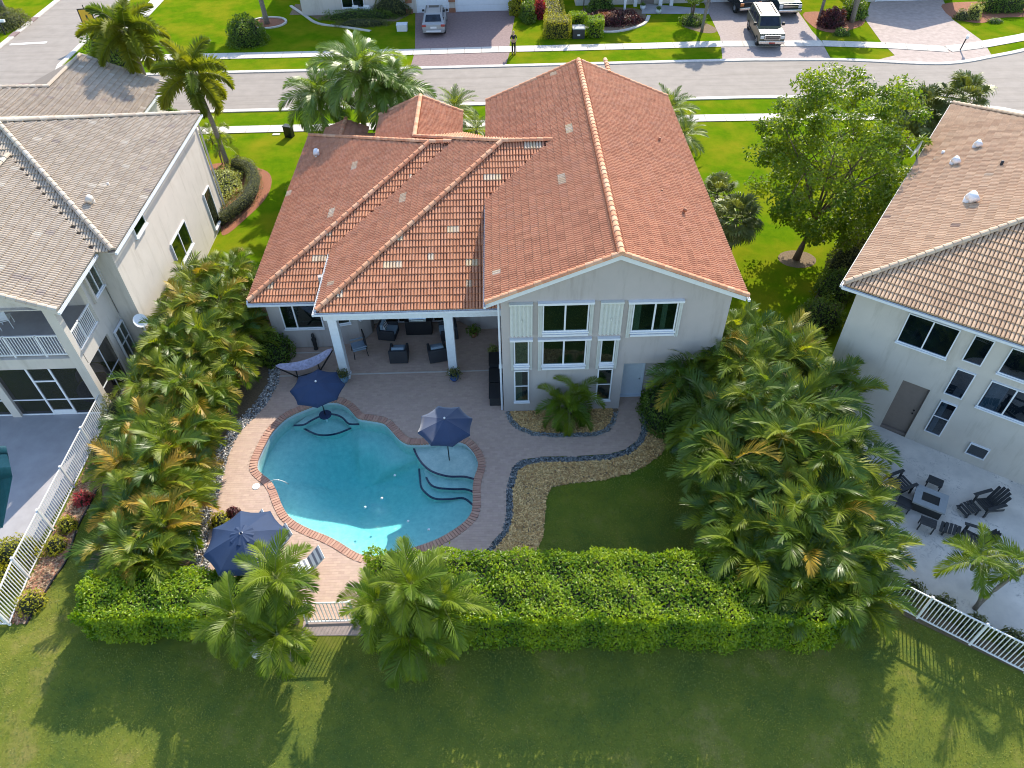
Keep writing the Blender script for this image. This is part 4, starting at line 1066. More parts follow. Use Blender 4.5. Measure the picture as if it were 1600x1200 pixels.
mb = MB(); mb.box(-26, -17.30, 22.14, 25.28, 3.20, 3.335); mb.build('balcony_floor', M['patio_conc'], H2)
mb = MB(); mb.box(-26, -16.8, 21.7, 25.4, 5.93, 5.97); mb.box(-16.2, -15.95, 25.35, 38, 5.9, 5.94); mb.build('soffit', M['wall_cream'], H2)
gutter(H2, (-15.88, 25.3, ZB - .14), (-15.88, 38.0, ZB - .14)); gutter(H2, (-16.63, 21.5, ZB - .14), (-16.63, 25.25, ZB - .14)); gutter(H2, (-21.81, 38, 3.36), (-21.81, 48.2, 3.36))
mb = MB(); mb.tube([(-16.1, 37.75, 5.8), (-16.12, 37.75, .05)], .05, 8); mb.build('downpipe', M['wall_cream'], H2)
mb = MB()
mb.add([(-16.65, 21.6, ZB - .25), (-21.3, 21.6, ZB + S * 4.65 - .25), (-21.3, 21.6, ZB + S * 4.65 - .03), (-16.65, 21.6, ZB - .03), (-16.65, 21.66, ZB - .25), (-21.3, 21.66, ZB + S * 4.65 - .25), (-21.3, 21.66, ZB + S * 4.65 - .03), (-16.65, 21.66, ZB - .03)], [(3, 2, 1, 0), (4, 5, 6, 7), (0, 1, 5, 4), (3, 7, 6, 2), (0, 4, 7, 3)])
mb.build('barge_board', M['wall_cream'], H2)
def railing(name, Mw, x0, x1, z0, z1, posts, root, sp=.115):
    r = MB(); r.M = Mw; r.box(x0, x1, -.03, .03, z1 - .05, z1); r.box(x0, x1, -.025, .025, z0, z0 + .05)
    r = r.build('railing', M['white_metal'], root)
    bm_ = MB(); bm_.box(-.012, .012, -.012, .012, z0 + .05, z1 - .05); me = bm_.mesh('baluster', M['white_metal'])
    n = int((x1 - x0) / sp)
    for i in range(1, n):
        o = obj('baluster', me, r); o.matrix_local = Mw @ Matrix.Translation((x0 + (x1 - x0) * i / n, 0, 0))
    pm = MB(); pm.box(-.03, .03, -.03, .03, z0 - .1, z1 + .02); pme = pm.mesh('post', M['white_metal'])
    for x in posts: o = obj('post', pme, r); o.matrix_local = Mw @ Matrix.Translation((x, 0, 0))
    return r
Wr = frame((1, 0), (0, LY + .12)); railing('railing', Wr, -25.1, -17.46, 3.45, 4.47, (-20.95, -19.65, -18.40), H2)
railing('railing', frame((0, 1), (-17.15, 0)), LY + .3, 24.05, 3.40, 4.38, (22.95,), H2)
# screened room: frames and screens
mb = MB(); mb.M = Wf
fx = [-25.1, -21.35], [-20.98, -17.46]
for a, b in fx:
    mb.box(a, b, .10, .16, 2.72, 2.80); mb.box(a, b, .10, .16, 0.02, .08); mb.box(a, b, .105, .155, .90, .95)
for x in (-19.60, -18.66): mb.box(x - .04, x + .04, .09, .17, .08, 2.72)
mb.box(-19.56, -18.70, .10, .16, 1.97, 2.04); mb.box(-19.56, -18.70, .10, .16, .08, .30)
sf = mb.build('screen_frame', M['white'], H2)
for x0, x1 in ((-25.1, -21.35), (-20.98, -19.64), (-19.56, -18.70), (-18.62, -17.46)):
    for z0, z1 in ((.30 if x0 == -19.56 else .08, .90), (.95, 2.72)):
        p = MB(); p.M = Wf; p.box(x0, x1, .128, .132, z0, z1); p.build('screen', M['screen'], sf)
p = MB(); p.M = Ws; p.box(LY + .3, 24.10, .10, .104, .10, 2.72); p.build('screen', M['screen'], sf)
mb = MB(); mb.M = Ws; mb.box(LY + .3, 24.1, .08, .12, 1.20, 1.25); mb.box(23.2, 23.25, .08, .12, .1, 2.72); mb.build('screen_frame', M['trim'], H2)
Wb = frame((0, 1), (-16.2, 0))
window(H2, Wb, 27.75, 29.0, 5.05, 5.85); window(H2, Wb, 30.3, 32.5, 1.6, 3.0, vs=(31.4,)); window(H2, Wb, 35.6, 36.6, .4, 2.6)
window(H2, Ws, 24.45, 25.35, 4.35, 5.75, vs=(24.9,)); window(H2, Ws, 24.5, 25.4, .5, 2.4, vs=(24.95,), hs=(1.6,))
for q0_, q1_ in ((24.3, 24.43), (25.37, 25.48)): mb = MB(); mb.M = Ws; mb.box(q0_, q1_, -.13, -.002, 4.2, 5.8); mb.build('shutter', M['wall_cream'], H2)
window(H2, frame((1, 0), (0, 25.3)), -20.5, -18.9, 3.4, 5.4, vs=(-19.7,), sill=False)

# ================= neighbour on the right
H3 = empty('house', (0, 0, 0), label='pale house with brown tile hip roof beside the right travertine patio', cat='house')
th = R(-36); U3 = Vector((math.cos(th), math.sin(th), 0)); N3 = Vector((-U3.y, U3.x, 0)); O3 = Vector((16.36, 19.23, 0))
def W3(u, n): p = O3 + U3 * u + N3 * n; return (p.x, p.y)
def pale3(e, up, r, k): return run_hash(r, k, 9) < .010
RC = Roof(H3, M['under_tan'], [(.54, .365, .235), (.52, .345, .22), (.56, .385, .25), (.50, .33, .21)], [(.47, .36, .26), (.30, .20, .15)], [(.56, .43, .30), (.52, .39, .27), (.50, .37, .26)], pale3)
z3 = 6.2; uL, nF, nB = -4.47, -.3, 18.0
RC.face((*W3(uL, nF), z3), tuple(U3[:2]), [W3(uL, nF), W3(uL + 9.15, nF + 9.15), W3(uL, nB)])
RC.face((*W3(uL, nF), z3), tuple(N3[:2]), [W3(uL, nF), W3(11, nF), W3(11, nF + 9.15), W3(uL + 9.15, nF + 9.15)])
RC.face((*W3(uL, nB), z3), tuple((-N3)[:2]), [W3(uL, nB), W3(uL + 9.15, nF + 9.15), W3(11, nF + 9.15), W3(11, nB)])
ap = (*W3(uL + 9.15, nF + 9.15), z3 + S * 9.15 + .06)
RC.cap_line((*W3(uL + .05, nF + .05), z3 + .06), ap); RC.cap_line((*W3(uL + .05, nB - .05), z3 + .06), ap); RC.cap_line(ap, (*W3(11, nF + 9.15), ap[2]))
roof3 = RC.finish(300)
for p, h, r, hd, mt in (((21.18, 30.2, 7.0), .2, .12, True, 'white'), ((19.79, 29.16, 6.79), .2, .13, True, 'white'), ((20.84, 27.63, 7.52), .25, .06, False, 'black'), ((18.42, 25.27, 7.28), .24, .17, True, 'white'), ((19.54, 30.12, 6.47), .1, .05, False, 'black'), ((20.1, 30.6, 6.6), .1, .07, False, 'white')): vent(roof3, p, h, r, mt, hd)
F3 = frame(U3[:2], O3)
mb = MB(); mb.M = F3
mb.box(-3.93, -1.20, 0, .25, 0, 6.1); mb.box(-.20, 12, 0, .25, 0, 6.1); mb.box(-1.20, -.20, 0, .25, 2.76, 6.1)
mb.box(-3.93, -3.70, .25, 17.6, 0, 6.1); mb.box(-3.7, 12, 17.4, 17.6, 0, 6.1)
mb.box(-1.20, -.20, .32, .40, 0, .02)
mb.build('wall', M['wall_right'], H3)
mb = MB(); mb.M = F3; mb.box(uL, 12, nF + .02, 0, 6.05, 6.09); mb.box(uL, -3.93, 0, 18, 6.05, 6.09); mb.build('soffit', M['wall_right'], H3)
gutter(H3, (*W3(uL, nF - .01), z3 - .14), (*W3(11.5, nF - .01), z3 - .14)); gutter(H3, (*W3(uL - .01, nB), z3 - .14), (*W3(uL - .01, nF), z3 - .14))
for x0, x1, z0, z1, vs_, hs_ in ((-2.02, -.26, 4.44, 5.80, (-1.14,), ()), (.20, .85, 4.60, 5.82, (), ()), (1.38, 3.1, 4.62, 5.80, (2.24,), ()), (.22, .87, 2.90, 4.20, (), ()), (.28, .88, .80, 2.54, (), (1.72,)), (1.38, 3.1, 2.88, 4.2, (2.24,), ()), (3.3, 3.9, 2.88, 4.2, (), ()), (3.3, 3.9, 4.6, 5.8, (), ()), (1.9, 2.6, .5, 1.1, (), ())):
    window(H3, F3, x0, x1, z0, z1, vs_, hs_, glass='glass_blue', fw=.042, sill=x1 - x0 > 1, mat='trim', curt=((x0 + .1, x0 + .1 + .3 * (x1 - x0)),) if z0 in (2.88, .80) else ())
mb = MB(); mb.M = F3; mb.box(-1.17, -.23, .14, .19, .16, 2.73); mb.box(-1.2, -1.17, .06, .24, .0, 2.76); mb.box(-.23, -.2, .06, .24, 0, 2.76); mb.box(-1.17, -.23, .05, .24, 0.0, .15)
d_ = mb.build('door', M['red_door'], H3)
mb = MB(); mb.M = F3
for z in (1.25, 1.42): mb.lathe([(0, 0), (.035, 0), (.035, .04), (0, .05)], 8, (-.36, .10, z))
mb.build('handle', M['black_metal'], d_)

# ================= houses across the street (mostly above the frame)
def simple_house(label, x0, x1, y0, y1, zw, zr, mat, ridge='y', name='house', over=.5):
    h = empty(name, (0, 0, 0), label=label, cat='house')
    m_ = MB(); m_.box(x0, x1, y0, y0 + .25, 0, zw); m_.box(x0, x0 + .25, y0 + .25, y1, 0, zw); m_.box(x1 - .25, x1, y0 + .25, y1, 0, zw); m_.box(x0 + .25, x1 - .25, y1 - .25, y1, 0, zw)
    xc = (x0 + x1) / 2; yc = (y0 + y1) / 2
    if ridge == 'y': m_.add([(x0, y0 + .1, zw), (x1, y0 + .1, zw), (xc, y0 + .1, zr - .1)], [(0, 1, 2)])
    m_.build('wall', M[mat], h)
    r = MB(); a, b, c, d = x0 - over, x1 + over, y0 - over, y1 + over
    if ridge == 'y':
        V = [(a, c, zw), (xc, c, zr), (b, c, zw), (a, d, zw), (xc, d, zr), (b, d, zw)]
        F = [(0, 1, 4, 3), (1, 2, 5, 4)]
    else:
        q = min((d - c) / 2, (b - a) / 2 - .1)
        V = [(a, c, zw), (b, c, zw), (b, d, zw), (a, d, zw), (a + q, yc, zr), (b - q, yc, zr)]
        F = [(0, 1, 5, 4), (1, 2, 5), (2, 3, 4, 5), (3, 0, 4)]
    r.add(V, F); r.add([(x, y, z - .12) for x, y, z in V], [f[::-1] for f in F])
    r.build('roof', M['under_tan'], h)
    return h
def garage(h, x0, x1, y, z1=2.2):
    m_ = MB()
    n = 4; dz = (z1 - .02) / n
    for i in range(n):
        m_.box(x0, x1, y - .035, y - .005, .02 + i * dz + .008, .02 + (i + 1) * dz - .008)
        k = max(2, round((x1 - x0) / .6)); w = (x1 - x0) / k
        for j in range(k): m_.box(x0 + j * w + .08, x0 + (j + 1) * w - .08, y - .048, y - .036, .02 + i * dz + .09, .02 + (i + 1) * dz - .09)
    m_.box(x0 - .1, x0 - .005, y - .07, y - .002, 0, z1 + .1); m_.box(x1 + .005, x1 + .1, y - .07, y - .002, 0, z1 + .1); m_.box(x0, x1, y - .07, y - .002, z1, z1 + .1)
    m_.build('garage_door', M['garage'], h)
H4 = simple_house('two-storey house with white garage doors behind the silver SUV', -17.7, 2.1, 71.3, 84, 6.6, 8.6, 'wall_cream', 'x')
garage(H4, -3.7, 1.3, 71.3); garage(H4, -7.2, -4.45, 71.3)
W4 = frame((1, 0), (0, 71.3)); window(H4, W4, -14, -12, .6, 2.2, vs=(-13,)); window(H4, W4, -10.5, -9, .6, 2.2)
mb = MB()
for x in (-8.0, -4.1, 1.75): mb.box(x - .3, x + .3, 71.12, 71.29, 0, .35); mb.box(x - .3, x + .3, 71.12, 71.29, .9, 1.2)
mb.build('stone_band', M['terracotta'], H4)
H5 = simple_house('low house behind the maroon flower bed and grey driveway', 7.2, 27.5, 72.2, 86, 3.3, 6.4, 'wall_cream', 'x')
W5 = frame((1, 0), (0, 72.2))
mb = MB(); mb.M = W5; mb.box(13.2, 14.4, -.06, -.002, .0, 2.2); mb.build('door', M['red_door'], H5)
for x in (12.6, 14.9, 15.9, 18.3): mb = MB(); mb.box(x - .15, x + .15, 71.5, 71.8, 0, 2.9); mb.build('column', M['white'], H5)
garage(H5, 19.8, 25.2, 72.2)
window(H5, W5, 8.3, 10.2, .6, 2.3, vs=(9.25,)); window(H5, W5, 15.4, 17.8, .6, 2.2, vs=(16.6,))
H6 = simple_house('house with pale garage door above the sunlit pale driveway', 33.6, 41.6, 71.3, 84, 3.25, 5.2, 'wall_cream', 'y')
garage(H6, 34.6, 40.5, 71.3)
# ------------------------------------------------------------------ plants
def frond_mesh(name, kind, seed, leafm, stalkm):
    """a palm frond of unit length along +x, bending down towards the tip"""
    r = random.Random(seed); V = []; F = []; MI = []
    K = dict(areca=dict(n=32, B=100, ll=.36, w=.021, a0=58, a1=22, v=30, start=.22, rows=(1,), sag=.35),
             adonidia=dict(n=32, B=85, ll=.34, w=.018, a0=60, a1=25, v=12, start=.14, rows=(1, 2), sag=.45),
             foxtail=dict(n=30, B=85, ll=.25, w=.034, a0=72, a1=40, v=15, start=.14, rows=(1, -1, 2), sag=.2),
             queen=dict(n=36, B=105, ll=.30, w=.020, a0=65, a1=35, v=5, start=.12, rows=(1, 2), sag=.9),
             date=dict(n=30, B=55, ll=.26, w=.020, a0=55, a1=25, v=20, start=.14, rows=(1,), sag=.25))[kind]
    N = 12; pts = []; p = Vector((0, 0, 0)); ang = 0.0; tw = r.uniform(-.12, .12)
    B = R(K['B']) * r.uniform(.8, 1.15); yaw = 0.0
    for i in range(N + 1):
        t = i / N; pts.append((p.copy(), ang, yaw))
        ang = -B * (t ** 1.6); yaw += tw / N
        p += Vector((math.cos(ang) * math.cos(yaw), math.cos(ang) * math.sin(yaw), math.sin(ang))) / N
    def at(t):
        f = min(t * N, N - 1e-6); i = int(f); u = f - i
        a, b = pts[i], pts[i + 1]; pos = a[0].lerp(b[0], u); an = a[1] + (b[1] - a[1]) * u; yw = a[2] + (b[2] - a[2]) * u
        d = Vector((math.cos(an) * math.cos(yw), math.cos(an) * math.sin(yw), math.sin(an))); s = Vector((-math.sin(yw), math.cos(yw), 0)); return pos, d, s, d.cross(s)
    # stalk: triangular tube
    for i in range(N + 1):
        pos, d, s, u = at(i / N * .999); w = .012 * (1 - .8 * i / N) + .001
        V += [pos + s * w, pos - s * w, pos - u * w * 1.2]
    for i in range(N):
        for k in range(3): F.append((3 * i + k, 3 * i + (k + 1) % 3, 3 * i + 3 + (k + 1) % 3, 3 * i + 3 + k)); MI.append(1)
    n = K['n']
    for j in range(n):
        t = K['start'] + (1 - K['start']) * (j + .5) / n
        pos, d, s, u = at(min(t, .998))
        q = (t - K['start']) / (1 - K['start'])
        L = K['ll'] * (math.sin(math.pi * (.22 + .72 * q)) ** .8) * r.uniform(.88, 1.1)
        a = R(K['a0'] + (K['a1'] - K['a0']) * q + r.uniform(-7, 7))
        for side in (1, -1):
            for row in K['rows']:
                v = R(K['v'] + r.uniform(-8, 8))
                if row == -1: v = -R(35)
                if row == 2: v = R(60 if kind == 'foxtail' else 35)
                out = s * side * math.cos(v) + u * math.sin(v)
                dr = (d * math.cos(a) + out * math.sin(a)).normalized()
                w = K['w'] * r.uniform(.8, 1.15); sg = K['sag'] * r.uniform(.6, 1.3)
                wv = dr.cross(out.cross(d).normalized()); wv = d - dr * d.dot(dr); wv = wv.normalized() if wv.length > 1e-4 else s
                m = pos + dr * L * .5 + Vector((0, 0, -1)) * L * sg * .12
                dn = (dr + Vector((0, 0, -1)) * sg * .75).normalized(); e = m + dn * L * .5
                b = len(V)
                V += [pos - wv * w * .25, pos + wv * w * .25, m + wv * w * .5, m - wv * w * .5, e]
                F.append((b, b + 1, b + 2, b + 3)); MI.append(0); F.append((b + 3, b + 2, b + 4)); MI.append(0)
    me = bpy.data.meshes.new(name); me.from_pydata(V, [], F); me.materials.append(leafm); me.materials.append(stalkm)
    me.polygons.foreach_set('material_index', MI); me.update(); return me
def fan_mesh(name, seed, leafm, stalkm, n=20):
    r = random.Random(seed); V = []; F = []; MI = []
    ps = [Vector((x, 0, -.12 * x * x)) for x in np.linspace(0, .55, 6)]
    for i, p in enumerate(ps): w = .012; V += [p + Vector((0, w, 0)), p - Vector((0, w, 0)), p - Vector((0, 0, w))]
    for i in range(5):
        for k in range(3): F.append((3 * i + k, 3 * i + (k + 1) % 3, 3 * i + 3 + (k + 1) % 3, 3 * i + 3 + k)); MI.append(1)
    c = ps[-1]
    for j in range(n):
        a = R(-118 + 236 * j / (n - 1) + r.uniform(-3, 3)); L = .55 * (1 - .22 * abs(a) / R(118)) * r.uniform(.88, 1.05)
        d = Vector((math.cos(a), math.sin(a), .12)).normalized(); s = Vector((-math.sin(a), math.cos(a), 0)); up = Vector((0, 0, 1)); w = .085 * L / .55
        m1 = c + d * L * .55 + up * .03; e = c + d * L * .88 - up * (.16 + .1 * r.random()) ; m2 = c + d * L * .8 - up * .04
        b = len(V)
        V += [c, m1 + s * w * .5 - up * .025, m1 + up * .01, m1 - s * w * .5 - up * .025, m2 + s * w * .22 - up * .02, m2 - s * w * .22 - up * .02, e]
        F += [(b, b + 1, b + 2), (b, b + 2, b + 3), (b + 1, b + 4, b + 5, b + 3), (b + 4, b + 6, b + 5)]; MI += [0] * 4
    me = bpy.data.meshes.new(name); me.from_pydata(V, [], F); me.materials.append(leafm); me.materials.append(stalkm)
    me.polygons.foreach_set('material_index', MI); me.update(); return me
FR = {}
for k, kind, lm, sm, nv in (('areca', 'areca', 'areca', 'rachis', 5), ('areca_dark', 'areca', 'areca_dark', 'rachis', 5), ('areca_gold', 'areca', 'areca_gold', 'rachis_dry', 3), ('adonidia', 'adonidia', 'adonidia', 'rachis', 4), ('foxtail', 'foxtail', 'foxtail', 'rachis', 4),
                            ('queen', 'queen', 'queen', 'rachis', 4), ('date', 'date', 'date', 'rachis', 4), ('dry', 'areca', 'dry', 'rachis_dry', 2)):
    FR[k] = [frond_mesh('frond', kind, 100 + i + len(FR) * 10, M[lm], M[sm]) for i in range(nv)]
FR['fan'] = [fan_mesh('frond', 300 + i, M['sabal'], M['rachis']) for i in range(3)]
FR['fan_dry'] = [fan_mesh('frond', 320 + i, M['dry'], M['rachis_dry']) for i in range(2)]

def put_frond(root, kind, pos, az, el, L, roll=0.0, name='frond'):
    o = obj(name, FR[kind][rnd.randrange(len(FR[kind]))], root)
    o.matrix_local = Matrix.Translation(pos) @ Matrix.Rotation(az, 4, 'Z') @ Matrix.Rotation(-el, 4, 'Y') @ Matrix.Rotation(roll, 4, 'X') @ Matrix.Scale(L, 4)
    return o

def palm(loc, h, kind, n, L, label, lean=(0, 0), el=(-25, 80), trunk_r=.13, group=None, name='palm_tree', dry=0, drykind='dry', heads=None, crownshaft=True, mat='bark'):
    """single or multi-headed palm: trunk(s) and fronds"""
    root = empty(name, (loc[0], loc[1], float(ground_z(np.array(loc[0]), loc[1]))), label=label, cat='palm tree', group=group)
    heads = heads or [(lean[0], lean[1], h)]
    for hx, hy, hh in heads:
        top = Vector((hx, hy, hh)); mb = MB()
        pts = [Vector((hx * t * t, hy * t * t, hh * t)) for t in np.linspace(0, 1, 9)]
        rs = [trunk_r * (1.25 if i == 0 else 1.0) * (1 - .25 * i / 8) * (1.04 if i % 2 else .97) for i in range(9)]
        mb.tube(pts, rs, 9)
        mb.build('trunk', M[mat], root, smooth=True)
        if crownshaft:
            s_ = MB(); s_.tube([top - Vector((0, 0, .5)), top - Vector((0, 0, .15)), top + Vector((0, 0, .25))], [trunk_r * .8, trunk_r * .95, trunk_r * .35], 9); s_.build('crownshaft', M['cane'], root, smooth=True)
        nn = n // len(heads) if len(heads) > 1 else n
        for i in range(nn):
            f = (i + .5) / nn; e = R(el[0] + (el[1] - el[0]) * (f ** 1.3)) + rnd.uniform(-.12, .12)
            az = i * 2.39996 + rnd.uniform(-.2, .2)
            put_frond(root, kind, top + Vector((0, 0, .1 * f)), az, e, L * rnd.uniform(.85, 1.1) * (1 - .2 * f), rnd.uniform(-.3, .3))
        for i in range(dry):
            put_frond(root, drykind, top - Vector((0, 0, .15)), rnd.uniform(0, 6.28), R(rnd.uniform(-75, -45)), L * rnd.uniform(.7, .9), rnd.uniform(-.3, .3))
    return root

def areca(loc, h, n, L, label, group, spread=.9, kinds=('areca',), gold=.06, name='areca_palm'):
    """clump: several thin canes, each with a few arching fronds"""
    root = empty(name, (loc[0], loc[1], 0), label=label, cat='palm', group=group)
    ns = 7; per = max(3, n // ns)
    for s in range(ns):
        a = s * 2.39996 + rnd.uniform(-.3, .3); rr = spread * math.sqrt((s + .4) / ns) * rnd.uniform(.7, 1.1)
        b = Vector((.25 * math.cos(a) * rr, .25 * math.sin(a) * rr, 0)); top = Vector((rr * math.cos(a) * .75, rr * math.sin(a) * .75, h * rnd.uniform(.45, .75)))
        mb = MB(); mb.tube([b, b.lerp(top, .5) + Vector((0, 0, .1)), top], [.05, .042, .035], 6); mb.build('cane', M['cane'], root, smooth=True)
        for i in range(per):
            f = (i + .5) / per; e = R(-5 + 80 * f) + rnd.uniform(-.15, .15)
            az = a + rnd.gauss(0, 1.0) if f < .7 else rnd.uniform(0, 6.28)
            k = 'areca_gold' if rnd.random() < gold else kinds[rnd.randrange(len(kinds))]
            put_frond(root, k, top + Vector((0, 0, .15 * f)), az, e, L * rnd.uniform(.8, 1.15), rnd.uniform(-.4, .4))
    return root

ORD = ['first', 'second', 'third', 'fourth', 'fifth', 'sixth', 'seventh', 'eighth', 'ninth', 'tenth']
# left bank of areca palms: fence side, middle, deck side
LB = {'fence': [(-14.5, 28.0, 3.2), (-14.6, 25.9, 3.1), (-14.7, 23.9, 3.0), (-14.6, 21.8, 2.8), (-14.4, 19.6, 2.6), (-14.2, 17.6, 2.4), (-13.7, 15.9, 2.2), (-13.4, 14.5, 1.9)],
      'middle': [(-13.2, 28.7, 3.2), (-13.0, 26.2, 3.3), (-13.1, 23.4, 3.3), (-12.95, 20.9, 3.1), (-12.85, 18.5, 3.0), (-12.85, 16.7, 2.6), (-12.5, 15.0, 2.3), (-12.4, 13.8, 2.0)],
      'deck': [(-12.0, 27.6, 2.8), (-12.0, 25.0, 2.8), (-12.1, 23.2, 2.6), (-12.4, 21.4, 2.4), (-12.6, 19.6, 2.3), (-12.6, 17.6, 2.2), (-12.2, 15.9, 1.9)]}
for side, L_ in LB.items():
    for i, (x, y, h) in enumerate(L_):
        where = {'fence': 'on the fence side of the left bank', 'middle': 'along the middle of the left bank', 'deck': 'beside the gravel edge of the deck'}[side]
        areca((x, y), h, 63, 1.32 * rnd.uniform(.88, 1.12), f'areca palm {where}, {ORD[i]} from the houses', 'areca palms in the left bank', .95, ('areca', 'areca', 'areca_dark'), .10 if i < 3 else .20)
RBK = {'house': [(8.2, 22.0, 4.2), (9.7, 22.4, 4.3), (7.4, 20.6, 3.6), (9.4, 20.5, 4.6), (11.2, 20.9, 4.5), (12.3, 19.7, 4.0)],
       'lawn': [(7.6, 18.4, 3.9), (7.7, 16.3, 3.8), (7.5, 14.4, 3.4), (7.8, 13.0, 2.9), (8.2, 12.0, 2.2)],
       'middle': [(9.2, 18.4, 4.9), (9.3, 16.4, 4.9), (9.2, 14.4, 4.4), (9.2, 12.9, 3.6), (9.4, 11.8, 2.5)],
       'patio': [(10.7, 18.2, 4.7), (10.7, 16.2, 4.6), (10.6, 14.4, 4.2), (10.5, 12.9, 3.4), (10.6, 11.8, 2.4)],
       'edge': [(11.9, 17.6, 4.0), (11.9, 15.9, 3.7), (11.7, 14.3, 3.3), (11.4, 13.0, 2.8)]}
for side, L_ in RBK.items():
    for i, (x, y, h) in enumerate(L_):
        where = {'house': 'against the grey gable wall', 'lawn': 'overhanging the shaded lawn', 'middle': 'in the heart of the right bank', 'patio': 'in the patio half of the right bank', 'edge': 'on the travertine patio edge'}[side]
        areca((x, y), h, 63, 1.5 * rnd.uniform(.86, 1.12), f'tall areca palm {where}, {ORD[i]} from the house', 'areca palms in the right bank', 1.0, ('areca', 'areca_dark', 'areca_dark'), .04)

# palms by the gate, in the bed, at the patio
palm((-7.35, 12.0), 2.7, 'adonidia', 22, 1.75, 'bushy green palm left of the white gate, upper head', el=(-35, 75), trunk_r=.10, group='palms flanking the gate')
palm((-8.35, 11.1), 2.2, 'adonidia', 20, 1.65, 'bushy green palm furthest left of the white gate', (-.2, 0), (-40, 75), .10, 'palms flanking the gate')
palm((-7.3, 10.75), 1.9, 'adonidia', 20, 1.6, 'lowest bushy palm left of the gate, reaching over the lawn', (.1, -.2), (-45, 75), .10, 'palms flanking the gate', dry=1)
palm((-4.05, 11.25), 2.4, 'adonidia', 18, 1.55, 'bushy palm just right of the white gate', (-.1, 0), (-35, 75), .10, 'palms flanking the gate')
palm((-3.1, 11.45), 2.9, 'adonidia', 24, 1.8, 'tallest bushy palm right of the gate, rising above the hedge', (0, 0), (-35, 78), .10, 'palms flanking the gate')
palm((-2.3, 11.15), 2.4, 'adonidia', 20, 1.7, 'bushy palm against the hedge, rightmost of those by the gate', (.1, 0), (-40, 75), .10, 'palms flanking the gate')
palm((-3.15, 10.55), 1.8, 'adonidia', 22, 1.7, 'low palm in front of the hedge with a dead hanging frond', (0, -.1), (-45, 75), .10, 'palms flanking the gate', dry=4)
palm((2.5, 20.75), 1.2, 'adonidia', 34, 1.5, 'full green palm in the small bed under the gable windows', (0, 0), (-50, 80), .13, heads=[(-.35, .1, 1.1), (.3, .2, 1.4), (.0, -.2, .9)], crownshaft=False)
palm((15.5, 11.75), 2.2, 'adonidia', 26, 1.5, 'yellow green palm with slanting trunks at the travertine patio corner', heads=[(-.6, .5, 2.2), (.75, .2, 2.3)], el=(-35, 75), trunk_r=.07)

# palms by the street
palm((-23.45, 49.4), 6.3, 'foxtail', 20, 3.3, 'foxtail palm leaning over the left garage roof', (-.3, .2), (-30, 70), .16, 'foxtail palms by the left house')
palm((-17.5, 43.4), 5.6, 'foxtail', 18, 3.0, 'tall foxtail palm rising from the variegated bed', (-.7, .7), (-40, 80), .16, 'foxtail palms by the left house')
palm((-10.9, 43.6), 4.4, 'queen', 22, 2.9, 'queen palm with dark trunk, leftmost of the clump behind the roof', (0, 0), (-30, 80), .15, 'queen palms behind the orange roof')
palm((-8.4, 42.7), 6.0, 'queen', 28, 3.3, 'tallest queen palm of the clump behind the orange roof', (.3, .1), (-30, 80), .16, 'queen palms behind the orange roof')
palm((-6.5, 42.3), 5.2, 'queen', 26, 2.9, 'queen palm nearest the entry roof', (.2, .1), (-30, 80), .15, 'queen palms behind the orange roof')
palm((-3.0, 47.6), 1.6, 'date', 34, 2.0, 'small yellow green date palm beside the entry roof', (0, 0), (-20, 80), .15, crownshaft=False)
palm((-1.6, 45.6), 1.0, 'date', 22, 1.5, 'low feathery palm between the entry roof and the tall gable', (0, 0), (-25, 80), .12, crownshaft=False)
palm((11.0, 46.0), 1.8, 'date', 30, 2.1, 'grey green date palm beyond the right gable corner, nearer the street', (0, 0), (-20, 80), .15, crownshaft=False)
palm((11.6, 43.6), 1.3, 'date', 28, 1.8, 'grey green date palm beside the gable, nearer the house', (0, 0), (-25, 80), .14, crownshaft=False)
palm((25.3, 42.6), 3.0, 'fan', 36, 1.9, 'cabbage palm with dead skirt beyond the brown roof, left head', (0, 0), (-55, 80), .17, 'cabbage palms by the street', dry=10, drykind='fan_dry', crownshaft=False)
palm((27.3, 41.9), 4.0, 'fan', 36, 2.0, 'tallest cabbage palm beyond the brown roof', (0, 0), (-45, 80), .17, 'cabbage palms by the street', dry=3, drykind='fan_dry', crownshaft=False)
palm((26.4, 40.6), 2.5, 'fan', 30, 1.9, 'cabbage palm nearest the brown roof edge', (0, 0), (-55, 80), .17, 'cabbage palms by the street', dry=8, drykind='fan_dry', crownshaft=False)
palm((11.6, 34.9), 2.1, 'fan', 30, 1.5, 'fan palm beside the tall gable wall, farther one', (0, 0), (-50, 80), .16, 'fan palms beside the gable', crownshaft=False)
palm((11.9, 32.2), 2.4, 'fan', 34, 1.6, 'fan palm beside the tall gable wall, nearer one', (0, 0), (-50, 80), .16, 'fan palms beside the gable', dry=2, drykind='fan_dry', crownshaft=False)
palm((-18.0, 43.9), 1.8, 'areca', 22, 1.3, 'feathery stemmed palm by the cream wall corner', heads=[(-.3, .2, 1.7), (.2, .3, 2.1), (.3, -.2, 1.5)], el=(-20, 75), trunk_r=.04)
